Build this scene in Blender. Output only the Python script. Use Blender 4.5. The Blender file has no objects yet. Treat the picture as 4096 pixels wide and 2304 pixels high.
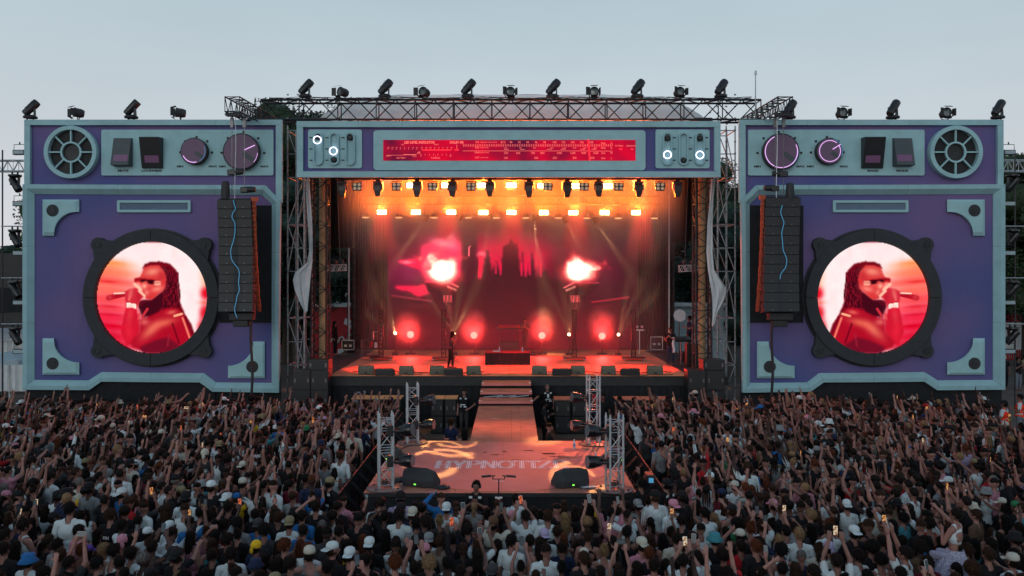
import bpy, bmesh, math, random
import numpy as np
from mathutils import Vector, Matrix, noise as mnoise

random.seed(11); rng = np.random.default_rng(11)
R = math.radians
SC = bpy.context.scene
COL = SC.collection

# ------------------------------------------------------------------ camera
F, HZ, CX, CH = 3400.0, 1095.0, 2048.0, 6.3      # focal length and horizon row in photo pixels, eye height in metres
cam_d = bpy.data.cameras.new('camera'); cam = bpy.data.objects.new('camera', cam_d); COL.objects.link(cam)
cam.location = (0, 0, CH); cam.rotation_euler = (R(90), 0, 0)
cam_d.sensor_width = 36; cam_d.lens = 36 * F / 4096
cam_d.shift_y = -(1152 - HZ) / 4096
cam_d.clip_start = 0.1; cam_d.clip_end = 3000
SC.camera = cam

# ------------------------------------------------------------------ world: dull dusk sky
W = bpy.data.worlds.new('World'); SC.world = W; W.use_nodes = True
wn, wl = W.node_tree.nodes, W.node_tree.links
wn.clear()
wout = wn.new('ShaderNodeOutputWorld'); bg = wn.new('ShaderNodeBackground')
sky = wn.new('ShaderNodeTexSky'); sky.sky_type = 'NISHITA'; sky.sun_disc = False
SUN_EL, SUN_AZ = 18.0, 200.0
sky.sun_elevation = R(SUN_EL); sky.sun_rotation = R(SUN_AZ); sky.dust_density = 3.0; sky.air_density = 1.2; sky.ozone_density = 2.0
# an even veil of cloud over the whole sky, a little paler towards the horizon all round
tc = wn.new('ShaderNodeTexCoord'); sep = wn.new('ShaderNodeSeparateXYZ'); wl.new(tc.outputs['Generated'], sep.inputs[0])
ramp = wn.new('ShaderNodeValToRGB'); wl.new(sep.outputs['Z'], ramp.inputs[0])
ramp.color_ramp.elements[0].position = 0.0; ramp.color_ramp.elements[0].color = (0.800, 0.790, 0.835, 1)
ramp.color_ramp.elements[1].position = 0.42; ramp.color_ramp.elements[1].color = (0.410, 0.580, 0.645, 1)
ze = ramp.color_ramp.elements.new(1.0); ze.color = (0.150, 0.230, 0.380, 1)
gain = wn.new('ShaderNodeVectorMath'); gain.operation = 'SCALE'; gain.inputs['Scale'].default_value = 9.0
cn = wn.new('ShaderNodeTexNoise'); cn.inputs['Scale'].default_value = 2.6; cn.inputs['Detail'].default_value = 5; cm = wn.new('ShaderNodeMapping'); cm.inputs['Scale'].default_value = (1, 1, 3.0); wl.new(tc.outputs['Generated'], cm.inputs[0]); wl.new(cm.outputs[0], cn.inputs['Vector'])
cr_ = wn.new('ShaderNodeMapRange'); cr_.inputs['From Min'].default_value = 0.3; cr_.inputs['From Max'].default_value = 0.7; cr_.inputs['To Min'].default_value = 8.55; cr_.inputs['To Max'].default_value = 9.35; wl.new(cn.outputs['Fac'], cr_.inputs['Value']); wl.new(cr_.outputs[0], gain.inputs['Scale'])
wl.new(ramp.outputs[0], gain.inputs[0])
mixw = wn.new('ShaderNodeMix'); mixw.data_type = 'RGBA'; mixw.inputs['Factor'].default_value = 0.90
wl.new(sky.outputs[0], mixw.inputs['A']); wl.new(gain.outputs[0], mixw.inputs['B'])
wl.new(mixw.outputs['Result'], bg.inputs[0]); bg.inputs[1].default_value = 0.105
wl.new(bg.outputs[0], wout.inputs[0])

# ------------------------------------------------------------------ sun: low, veiled, behind the camera
sd = bpy.data.lights.new('sun', 'SUN'); sd.energy = 0.34; sd.angle = R(35); sd.color = (0.88, 0.94, 1.0)
sun = bpy.data.objects.new('sun', sd); COL.objects.link(sun)
sun.rotation_euler = (R(72), 0, R(-20))

# ------------------------------------------------------------------ exposure and render settings
SC.view_settings.view_transform = 'Standard'; SC.view_settings.look = 'None'
SC.view_settings.exposure = 0.0; SC.view_settings.gamma = 1.0; SC.view_settings.use_curve_mapping = False
cy = SC.cycles
cy.use_denoising = True; cy.max_bounces = 5; cy.diffuse_bounces = 2; cy.glossy_bounces = 2; cy.transmission_bounces = 3
cy.transparent_max_bounces = 6; cy.volume_bounces = 0; cy.sample_clamp_indirect = 4.0; cy.caustics_reflective = False; cy.caustics_refractive = False
try: cy.use_light_tree = True
except Exception: pass

# ------------------------------------------------------------------ helpers
def P(px, py, d):
    "point at photo pixel (px, py) and depth d"
    return ((px - CX) / F * d, d, CH + (HZ - py) / F * d)

ORG = {}
def tag(o, label=None, cat=None, group=None, kind=None):
    if label: o['label'] = label
    if cat: o['category'] = cat
    if group: o['group'] = group
    if kind: o['kind'] = kind
    return o

def thing(name, label, cat, loc=(0, 0, 0), rz=0.0, group=None):
    o = bpy.data.objects.new(name, None); COL.objects.link(o)
    o.location = loc; o.rotation_euler = (0, 0, rz); o.empty_display_size = 0.2
    ORG[o.name] = Vector(loc)
    return tag(o, label, cat, group)

def kids(o):
    return [c for c in ALLC.get(o.name, [])]
ALLC = {}

def setparent(o, parent):
    if parent is not None:
        o.parent = parent
        ALLC.setdefault(parent.name, []).append(o)

def copy_tree(o, parent=None, loc=None, rz=None, label=None):
    c = o.copy(); COL.objects.link(c)
    if parent is None: c.parent = None
    else: setparent(c, parent)
    if loc is not None: c.location = loc
    if rz is not None: c.rotation_euler = (o.rotation_euler[0], o.rotation_euler[1], rz)
    if label: c['label'] = label
    for ch in list(kids(o)): copy_tree(ch, c)
    return c

class MB:
    def __init__(s): s.v = []; s.f = []; s.m = []
    def add(s, v, f, mi=0):
        b = len(s.v); s.v.extend(tuple(map(float, p)) for p in v)
        s.f.extend(tuple(i + b for i in q) for q in f); s.m.extend([mi] * len(f)); return s
    def bx(s, x0, x1, y0, y1, z0, z1, mi=0):
        v = [(x0,y0,z0),(x1,y0,z0),(x1,y1,z0),(x0,y1,z0),(x0,y0,z1),(x1,y0,z1),(x1,y1,z1),(x0,y1,z1)]
        return s.add(v, [(0,3,2,1),(4,5,6,7),(0,1,5,4),(1,2,6,5),(2,3,7,6),(3,0,4,7)], mi)
    def obox(s, c, size, rot, mi=0):
        m = Matrix.Rotation(0, 3, 'X') if rot is None else rot.to_3x3()
        h = [x / 2 for x in size]; c = Vector(c)
        v = [c + m @ Vector((sx*h[0], sy*h[1], sz*h[2])) for sz in (-1, 1) for sx, sy in ((-1,-1),(1,-1),(1,1),(-1,1))]
        return s.add(v, [(0,3,2,1),(4,5,6,7),(0,1,5,4),(1,2,6,5),(2,3,7,6),(3,0,4,7)], mi)
    def tube(s, p, q, r, n=6, r2=None, caps=True, mi=0):
        p, q = Vector(p), Vector(q); d = q - p
        if d.length < 1e-6: return s
        d.normalize(); a = d.cross(Vector((0, 0, 1)))
        if a.length < 1e-3: a = d.cross(Vector((1, 0, 0)))
        a.normalize(); b = d.cross(a); r2 = r if r2 is None else r2
        v = []
        for c, rr in ((p, r), (q, r2)):
            for k in range(n):
                t = 2 * math.pi * k / n
                v.append(c + a * (math.cos(t) * rr) + b * (math.sin(t) * rr))
        f = [(k, (k+1) % n, n + (k+1) % n, n + k) for k in range(n)]
        if caps: f += [tuple(range(n-1, -1, -1)), tuple(range(n, 2*n))]
        return s.add(v, f, mi)
    def path(s, pts, r, n=6, mi=0):
        pts = [Vector(p) for p in pts]; v = []
        for i, p in enumerate(pts):
            d = (pts[min(i+1, len(pts)-1)] - pts[max(i-1, 0)]).normalized()
            a = d.cross(Vector((0, 1, 0.01)));
            if a.length < 1e-3: a = d.cross(Vector((1, 0, 0)))
            a.normalize(); b = d.cross(a)
            for k in range(n):
                t = 2*math.pi*k/n; v.append(p + a*math.cos(t)*r + b*math.sin(t)*r)
        f = []
        for i in range(len(pts)-1):
            for k in range(n):
                f.append((i*n+k, i*n+(k+1) % n, (i+1)*n+(k+1) % n, (i+1)*n+k))
        f += [tuple(range(n-1, -1, -1)), tuple(range((len(pts)-1)*n, len(pts)*n))]
        return s.add(v, f, mi)
    def prism(s, pts, y0, y1, mi=0, mi_side=None):
        "outline in XZ, front at y0 (towards the camera), back at y1"
        n = len(pts)
        ar = sum(pts[i][0]*pts[(i+1) % n][1] - pts[(i+1) % n][0]*pts[i][1] for i in range(n))
        if ar < 0: pts = pts[::-1]
        v = [(x, y0, z) for x, z in pts] + [(x, y1, z) for x, z in pts]
        s.add(v, [tuple(range(n)), tuple(range(2*n-1, n-1, -1))], mi)
        b = len(s.v) - 2*n
        for i in range(n):
            j = (i+1) % n; s.f.append((b+i, b+n+i, b+n+j, b+j)); s.m.append(mi if mi_side is None else mi_side)
        return s
    def band(s, loops, closed=True, mi=0):
        "loops of equal length joined by quads"
        n = len(loops[0]); v = [p for l in loops for p in l]; f = []
        for a in range(len(loops)-1):
            for i in range(n if closed else n-1):
                j = (i+1) % n; f.append((a*n+i, a*n+j, (a+1)*n+j, (a+1)*n+i))
        return s.add(v, f, mi)
    def annulus(s, cx, cz, ro, ri, y0, y1, n=48, a0=0.0, a1=2*math.pi, mi=0):
        full = abs(a1 - a0 - 2*math.pi) < 1e-6
        k = n if full else n + 1
        A = [a0 + (a1-a0)*i/n for i in range(k)]
        L = [[(cx+r*math.cos(t), y, cz+r*math.sin(t)) for t in A] for r, y in ((ri, y1), (ri, y0), (ro, y0), (ro, y1), (ri, y1))]
        s.band(L, full, mi)
        if not full:
            b = len(s.v) - 5*k
            s.f += [(b, b+k, b+2*k, b+3*k), (b+3*k+k-1, b+2*k+k-1, b+k+k-1, b+k-1)]; s.m += [mi, mi]
        return s
    def disc(s, cx, cz, r, y0, y1, n=24, mi=0):
        return s.prism([(cx+r*math.cos(2*math.pi*i/n), cz+r*math.sin(2*math.pi*i/n)) for i in range(n)], y0, y1, mi)
    def lathe(s, prof, c=(0, 0, 0), n=20, rot=None, mi=0):
        "profile [(r, z)] turned about z"
        m = Matrix.Identity(3) if rot is None else rot.to_3x3(); c = Vector(c); k = len(prof); v = []
        for i in range(n):
            t = 2*math.pi*i/n
            for r, z in prof: v.append(c + m @ Vector((r*math.cos(t), r*math.sin(t), z)))
        f = []
        for i in range(n):
            j = (i+1) % n
            for a in range(k-1): f.append((i*k+a, j*k+a, j*k+a+1, i*k+a+1))
        if prof[0][0] > 1e-5: f.append(tuple(i*k for i in range(n-1, -1, -1)))
        if prof[-1][0] > 1e-5: f.append(tuple(i*k+k-1 for i in range(n)))
        return s.add(v, f, mi)
    def ell(s, c, rad, nu=12, nv=8, rot=None, mi=0):
        m = Matrix.Identity(3) if rot is None else rot.to_3x3(); c = Vector(c)
        v = [c + m @ Vector((0, 0, -rad[2]))]
        for j in range(1, nv):
            ph = -math.pi/2 + math.pi*j/nv
            for i in range(nu):
                t = 2*math.pi*i/nu
                v.append(c + m @ Vector((rad[0]*math.cos(ph)*math.cos(t), rad[1]*math.cos(ph)*math.sin(t), rad[2]*math.sin(ph))))
        v.append(c + m @ Vector((0, 0, rad[2]))); f = []
        for i in range(nu): f.append((0, 1+(i+1) % nu, 1+i))
        for j in range(nv-2):
            for i in range(nu):
                a = 1+j*nu; b = a+nu; f.append((a+i, a+(i+1) % nu, b+(i+1) % nu, b+i))
        a = 1+(nv-2)*nu
        for i in range(nu): f.append((a+i, a+(i+1) % nu, len(v)-1))
        return s.add(v, f, mi)
    def mesh(s, name, mats, smooth=False):
        me = bpy.data.meshes.new(name); me.from_pydata(s.v, [], s.f)
        for m in (mats if isinstance(mats, (list, tuple)) else [mats]): me.materials.append(m)
        if isinstance(mats, (list, tuple)): me.polygons.foreach_set('material_index', s.m)
        if smooth: me.polygons.foreach_set('use_smooth', [True]*len(me.polygons))
        me.update(); return me
    def build(s, name, mats, parent=None, smooth=False, bevel=0.0, local=False):
        "vertices are in world space unless local; a parent's base point is taken off"
        if parent is not None and not local:
            o0 = ORG[parent.name]; s.v = [(x-o0[0], y-o0[1], z-o0[2]) for x, y, z in s.v]
        me = s.mesh(name, mats, smooth)
        o = bpy.data.objects.new(name, me); COL.objects.link(o)
        if parent is not None:
            setparent(o, parent)
        ORG[o.name] = ORG[parent.name] if parent is not None else Vector((0, 0, 0))
        if bevel > 0:
            b = o.modifiers.new('bevel', 'BEVEL'); b.width = bevel; b.segments = 2; b.limit_method = 'ANGLE'; b.angle_limit = R(40)
        if smooth:
            try: me.set_sharp_from_angle(angle=R(42))
            except Exception: pass
        return o

def rounded(x0, x1, z0, z1, r, n=5):
    pts = []
    for cx, cz, a in ((x1-r, z1-r, 0), (x0+r, z1-r, 90), (x0+r, z0+r, 180), (x1-r, z0+r, 270)):
        for i in range(n+1):
            t = R(a + 90*i/n); pts.append((cx + r*math.cos(t), cz + r*math.sin(t)))
    return pts

# ------------------------------------------------------------------ materials
def nodes(m):
    m.use_nodes = True; return m.node_tree.nodes, m.node_tree.links
def mat(name, col, rough=0.7, metal=0.0, var=0.12, vscale=3.0, bump=0.0, bscale=60.0, spec=0.5, coord='Object', col2=None):
    m = bpy.data.materials.new(name); n, l = nodes(m); b = n['Principled BSDF']
    b.inputs['Roughness'].default_value = rough; b.inputs['Metallic'].default_value = metal
    b.inputs['Specular IOR Level'].default_value = spec
    t = n.new('ShaderNodeTexCoord')
    if var > 0 or col2:
        nz = n.new('ShaderNodeTexNoise'); nz.inputs['Scale'].default_value = vscale; nz.inputs['Detail'].default_value = 5; nz.inputs['Roughness'].default_value = 0.62
        l.new(t.outputs[coord], nz.inputs['Vector'])
        rp = n.new('ShaderNodeValToRGB'); l.new(nz.outputs['Fac'], rp.inputs[0])
        c2 = col2 or tuple(min(1, c*(1+var)) for c in col); c1 = col if col2 else tuple(c*(1-var) for c in col)
        rp.color_ramp.elements[0].position = 0.32; rp.color_ramp.elements[0].color = (*c1, 1)
        rp.color_ramp.elements[1].position = 0.68; rp.color_ramp.elements[1].color = (*c2, 1)
        l.new(rp.outputs[0], b.inputs['Base Color'])
    else: b.inputs['Base Color'].default_value = (*col, 1)
    if bump > 0:
        nb = n.new('ShaderNodeTexNoise'); nb.inputs['Scale'].default_value = bscale; nb.inputs['Detail'].default_value = 4
        l.new(t.outputs[coord], nb.inputs['Vector'])
        bp = n.new('ShaderNodeBump'); bp.inputs['Strength'].default_value = bump; bp.inputs['Distance'].default_value = 0.02
        l.new(nb.outputs['Fac'], bp.inputs['Height']); l.new(bp.outputs[0], b.inputs['Normal'])
    return m
def emat(name, col, strength, sample=True):
    m = bpy.data.materials.new(name); n, l = nodes(m); n.remove(n['Principled BSDF'])
    e = n.new('ShaderNodeEmission'); e.inputs[0].default_value = (*col, 1); e.inputs[1].default_value = strength
    l.new(e.outputs[0], n['Material Output'].inputs[0])
    if not sample: m.cycles.emission_sampling = 'NONE'
    return m
def ocmat(name, rough=0.8, var=0.25, vscale=12.0, bump=0.2, bscale=80.0, spec=0.3, sheen=0.0):
    "takes its colour from the object, with some wear"
    m = bpy.data.materials.new(name); n, l = nodes(m); b = n['Principled BSDF']
    b.inputs['Roughness'].default_value = rough; b.inputs['Specular IOR Level'].default_value = spec
    oi = n.new('ShaderNodeObjectInfo'); t = n.new('ShaderNodeTexCoord')
    nz = n.new('ShaderNodeTexNoise'); nz.inputs['Scale'].default_value = vscale; nz.inputs['Detail'].default_value = 4
    l.new(t.outputs['Object'], nz.inputs['Vector'])
    mr = n.new('ShaderNodeMapRange'); mr.inputs['To Min'].default_value = 1-var; mr.inputs['To Max'].default_value = 1+var; mr.inputs['From Min'].default_value = 0.3; mr.inputs['From Max'].default_value = 0.7
    l.new(nz.outputs['Fac'], mr.inputs['Value'])
    vm = n.new('ShaderNodeVectorMath'); vm.operation = 'SCALE'; l.new(oi.outputs['Color'], vm.inputs[0]); l.new(mr.outputs[0], vm.inputs['Scale'])
    l.new(vm.outputs[0], b.inputs['Base Color'])
    if bump > 0:
        nb = n.new('ShaderNodeTexNoise'); nb.inputs['Scale'].default_value = bscale; nb.inputs['Detail'].default_value = 3; l.new(t.outputs['Object'], nb.inputs['Vector'])
        bp = n.new('ShaderNodeBump'); bp.inputs['Strength'].default_value = bump; bp.inputs['Distance'].default_value = 0.02
        l.new(nb.outputs['Fac'], bp.inputs['Height']); l.new(bp.outputs[0], b.inputs['Normal'])
    return m
def colattr_emit(name, strength):
    m = bpy.data.materials.new(name); n, l = nodes(m); n.remove(n['Principled BSDF'])
    a = n.new('ShaderNodeAttribute'); a.attribute_name = 'Col'
    e = n.new('ShaderNodeEmission'); e.inputs[1].default_value = strength
    l.new(a.outputs['Color'], e.inputs[0]); l.new(e.outputs[0], n['Material Output'].inputs[0])
    return m

M = {}
M['teal']   = mat('teal_painted_board', (0.305, 0.500, 0.540), 0.75, var=0.12, vscale=1.3, bump=0.05, bscale=30)
M['teal2']  = mat('teal_painted_plate', (0.318, 0.525, 0.560), 0.75, var=0.09, vscale=1.7)
M['teal3']  = mat('teal_painted_moulding', (0.280, 0.465, 0.508), 0.78, var=0.08, vscale=2.1)
M['black']  = mat('black_painted', (0.018, 0.019, 0.022), 0.6, var=0.25)
M['blackfab'] = mat('black_drape', (0.012, 0.013, 0.016), 0.95, var=0.3, vscale=5, bump=0.3, bscale=12)
M['charcoal'] = mat('charcoal_foam', (0.034, 0.037, 0.042), 0.85, var=0.15)
M['plastic'] = mat('black_plastic', (0.014, 0.015, 0.018), 0.35, var=0.2, vscale=6)
M['grille'] = mat('black_grille', (0.016, 0.016, 0.018), 0.55, var=0.3, vscale=40)
M['slate']  = mat('slate_switch', (0.055, 0.070, 0.080), 0.6, var=0.1)
M['alu']    = mat('aluminium', (0.50, 0.54, 0.57), 0.42, 0.55, var=0.12, vscale=9)
M['galv']   = mat('galvanised_tube', (0.34, 0.37, 0.39), 0.5, 0.4, var=0.25, vscale=7)
M['dtruss'] = mat('dark_truss', (0.014, 0.015, 0.018), 0.5, 0.1, var=0.3, vscale=6)
M['plum']   = mat('plum_panel', (0.150, 0.085, 0.150), 0.6, var=0.06)
M['plumlamp'] = mat('plum_lamp', (0.185, 0.075, 0.170), 0.5, var=0.05)
M['white']  = mat('white_sheet', (0.62, 0.66, 0.68), 0.8, var=0.1)
M['orange'] = mat('orange_cable', (0.40, 0.060, 0.015), 0.6, var=0.25, vscale=14)
M['wood']   = mat('plywood', (0.40, 0.25, 0.125), 0.7, var=0.3, vscale=2.0, bump=0.05)
M['deck']   = mat('stage_deck', (0.46, 0.225, 0.135), 0.55, var=0.3, vscale=1.4)
M['bdeck']  = mat('brown_deck', (0.40, 0.150, 0.105), 0.55, var=0.25, vscale=1.8)
M['rug']    = mat('red_vinyl', (0.60, 0.150, 0.125), 0.6, var=0.12, vscale=1.1, col2=(0.70, 0.215, 0.190))
M['ink']    = mat('pale_ink', (0.86, 0.72, 0.76), 0.6, var=0.25, vscale=7)
M['spill']  = mat('dark_spill', (0.060, 0.012, 0.020), 0.25, var=0.2)
M['lens']   = mat('lens_glass', (0.10, 0.12, 0.13), 0.08, 0.0, var=0.1, spec=0.9)
M['chain']  = mat('steel_chain', (0.16, 0.16, 0.17), 0.4, 0.7, var=0.2)
M['ground'] = mat('trodden_ground', (0.075, 0.055, 0.045), 0.95, var=0.4, vscale=0.8, bump=0.4, bscale=6)
M['redfab'] = mat('red_booth', (0.42, 0.02, 0.03), 0.7, var=0.1)
M['canvas'] = mat('tarpaulin', (0.62, 0.74, 0.78), 0.6, var=0.08, vscale=1)
M['valance'] = mat('white_valance', (0.80, 0.90, 0.93), 0.6, var=0.06, vscale=1)
M['paper']  = mat('paper', (0.75, 0.72, 0.74), 0.8, var=0.05)
M['bottle'] = mat('clear_bottle', (0.45, 0.55, 0.62), 0.15, var=0.1, spec=0.8)
M['label']  = mat('bottle_label', (0.10, 0.25, 0.55), 0.5, var=0.05)
M['hot']    = emat('blinder_glow', (1.0, 0.62, 0.26), 40.0)
M['cell']   = emat('par_cell_glow', (1.0, 0.72, 0.45), 0.35, False)
M['saucer'] = emat('wash_glow', (1.0, 0.50, 0.22), 1.6, False)
M['redlamp'] = emat('red_lamp_glow', (1.0, 0.085, 0.065), 8.0)
M['beamlens'] = emat('beam_lens_glow', (1.0, 0.66, 0.34), 12.0)
M['neonw']  = emat('neon_white', (0.80, 0.80, 1.0), 3.2, False)
M['neonp']  = emat('neon_pink', (0.80, 0.45, 0.92), 1.3, False)
M['neonc']  = emat('neon_cyan', (0.09, 0.34, 0.58), 0.8, False)
M['lcd']    = emat('tuner_print', (1.0, 0.16, 0.14), 1.35, False)
M['needle'] = emat('tuner_needle', (1.0, 0.03, 0.05), 1.25, False)
M['green']  = emat('green_led', (0.25, 1.0, 0.1), 1.5, False)
def fabric():
    "printed cloth, blue running into purple"
    m = bpy.data.materials.new('printed_purple_cloth'); n, l = nodes(m); b = n['Principled BSDF']; b.inputs['Roughness'].default_value = 0.9; b.inputs['Specular IOR Level'].default_value = 0.15
    t = n.new('ShaderNodeTexCoord'); nz = n.new('ShaderNodeTexNoise'); nz.inputs['Scale'].default_value = 0.28; nz.inputs['Detail'].default_value = 1
    l.new(t.outputs['Object'], nz.inputs['Vector'])
    rp = n.new('ShaderNodeValToRGB'); rp.color_ramp.elements[0].position = 0.34; rp.color_ramp.elements[0].color = (0.094, 0.106, 0.278, 1); rp.color_ramp.elements[1].position = 0.66; rp.color_ramp.elements[1].color = (0.176, 0.122, 0.272, 1)
    l.new(nz.outputs['Fac'], rp.inputs[0]); l.new(rp.outputs[0], b.inputs['Base Color'])
    w = n.new('ShaderNodeTexNoise'); w.inputs['Scale'].default_value = 1.6; w.inputs['Detail'].default_value = 3
    mp = n.new('ShaderNodeMapping'); mp.inputs['Scale'].default_value = (1.6, 1, 0.35); mp.inputs['Rotation'].default_value = (0, 0.4, 0); l.new(t.outputs['Object'], mp.inputs[0]); l.new(mp.outputs[0], w.inputs['Vector'])
    bp = n.new('ShaderNodeBump'); bp.inputs['Strength'].default_value = 0.25; bp.inputs['Distance'].default_value = 0.15; l.new(w.outputs['Fac'], bp.inputs['Height']); l.new(bp.outputs[0], b.inputs['Normal'])
    return m
M['fabric'] = fabric()
def canvas_mat():
    m = M['canvas']; n, l = nodes(m); b = n['Principled BSDF']; tr = n.new('ShaderNodeBsdfTranslucent'); tr.inputs[0].default_value = (0.70, 0.84, 0.90, 1); mx = n.new('ShaderNodeMixShader'); mx.inputs[0].default_value = 0.5
    l.new(b.outputs[0], mx.inputs[1]); l.new(tr.outputs[0], mx.inputs[2]); l.new(mx.outputs[0], n['Material Output'].inputs[0])
canvas_mat()

TMP = bpy.data.scenes.new('workbench')      # letters and bodies are shaped here, away from the big scene
def tmp_graph():
    with bpy.context.temp_override(scene=TMP, view_layer=TMP.view_layers[0]): dg = bpy.context.evaluated_depsgraph_get()
    dg.update(); return dg
def text(body, size, m, parent, cx, y, cz, sx=1.0, ext=0.004, bold=0.0, flat=False, name='lettering'):
    c = bpy.data.curves.new('t', 'FONT'); c.body = body; c.size = size; c.align_x = 'CENTER'; c.align_y = 'CENTER'; c.extrude = ext; c.offset = bold; c.resolution_u = 2
    o = bpy.data.objects.new('t', c); TMP.collection.objects.link(o); dg = tmp_graph()
    me = bpy.data.meshes.new_from_object(o.evaluated_get(dg))
    bpy.data.objects.remove(o); bpy.data.curves.remove(c)
    b = MB()
    vs = [(cx + v.co.x*sx, y - v.co.z, cz + v.co.y) for v in me.vertices] if not flat else [(cx + v.co.x*sx, y + v.co.y, cz + v.co.z) for v in me.vertices]
    b.add(vs, [tuple(p.vertices) for p in me.polygons]); bpy.data.meshes.remove(me)
    return b.build(name, m, parent)

def lamp(name, parent, loc, energy, color, spot=None, aim=None, blend=0.3, radius=0.05, local=True):
    d = bpy.data.lights.new(name, 'SPOT' if spot else 'POINT'); d.energy = energy; d.color = color; d.shadow_soft_size = radius
    if spot: d.spot_size = R(spot); d.spot_blend = blend
    o = bpy.data.objects.new(name, d); COL.objects.link(o)
    if parent is not None:
        setparent(o, parent)
        o.location = Vector(loc) - ORG[parent.name]
    else: o.location = loc
    if aim is not None:
        o.rotation_euler = (Vector(aim) - Vector(loc)).to_track_quat('-Z', 'Y').to_euler()
    return o
# ================================================================== pictures shown by the video walls, drawn here shape by shape
def lin(c):
    c = np.asarray(c, float)/255.0
    return np.where(c <= 0.04045, c/12.92, ((c+0.055)/1.055)**2.4)
class Canvas:
    def __init__(s, w, h, W0, H0, col):
        s.w, s.h = w, h; s.kx, s.ky = W0/w, H0/h
        s.Y, s.X = np.mgrid[0:h, 0:w]; s.X = (s.X+0.5)*s.kx; s.Y = (s.Y+0.5)*s.ky
        s.a = np.ones((h, w, 3))*np.array(col, float)
    def blend(s, m, col): s.a = s.a*(1-m[..., None]) + np.array(col, float)*m[..., None]
    def blur(s, m, n):
        for _ in range(n):
            for ax in (0, 1): m = (np.roll(m, 1, ax)+2*m+np.roll(m, -1, ax))/4
        return m
    def poly(s, pts, col, soft=1, al=1.0):
        m = np.zeros(s.X.shape, bool); n = len(pts)
        for i in range(n):
            x0, y0 = pts[i]; x1, y1 = pts[(i+1) % n]
            if y0 == y1: continue
            c = ((y0 > s.Y) != (y1 > s.Y)) & (s.X < (x1-x0)*(s.Y-y0)/(y1-y0)+x0); m ^= c
        s.blend(s.blur(m.astype(float), soft)*al, col)
    def ell(s, cx, cy, rx, ry, col, rot=0, al=1.0, p=2.0):
        c, sn = math.cos(R(rot)), math.sin(R(rot)); dx, dy = s.X-cx, s.Y-cy
        d = np.sqrt(((dx*c+dy*sn)/rx)**2+((-dx*sn+dy*c)/ry)**2)
        s.blend(np.exp(-d**p)*al, col)
    def line(s, x0, y0, x1, y1, r, col, al=1.0):
        t = np.clip(((s.X-x0)*(x1-x0)+(s.Y-y0)*(y1-y0))/((x1-x0)**2+(y1-y0)**2), 0, 1)
        d = np.hypot(s.X-x0-t*(x1-x0), s.Y-y0-t*(y1-y0)); s.blend(np.clip((r-d)/s.kx+0.5, 0, 1)*al, col)
    def noise(s, amt, sc, seed):
        r = np.random.default_rng(seed); n = np.zeros((s.h, s.w))
        for k in (1, 2, 4):
            gh, gw = max(2, int(s.h/sc*k)+2), max(2, int(s.w/sc*k)+2); g_ = r.random((gh, gw))
            yy = np.linspace(0, gh-1.001, s.h); xx = np.linspace(0, gw-1.001, s.w); y0 = yy.astype(int); x0 = xx.astype(int)
            fy = (yy-y0)[:, None]; fx = (xx-x0)[None, :]
            n += ((g_[y0][:, x0]*(1-fx)+g_[y0][:, x0+1]*fx)*(1-fy)+(g_[y0+1][:, x0]*(1-fx)+g_[y0+1][:, x0+1]*fx)*fy)/k
        n = n/1.75-0.5; s.a = s.a*(1+amt*2*n[..., None]); return n

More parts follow.
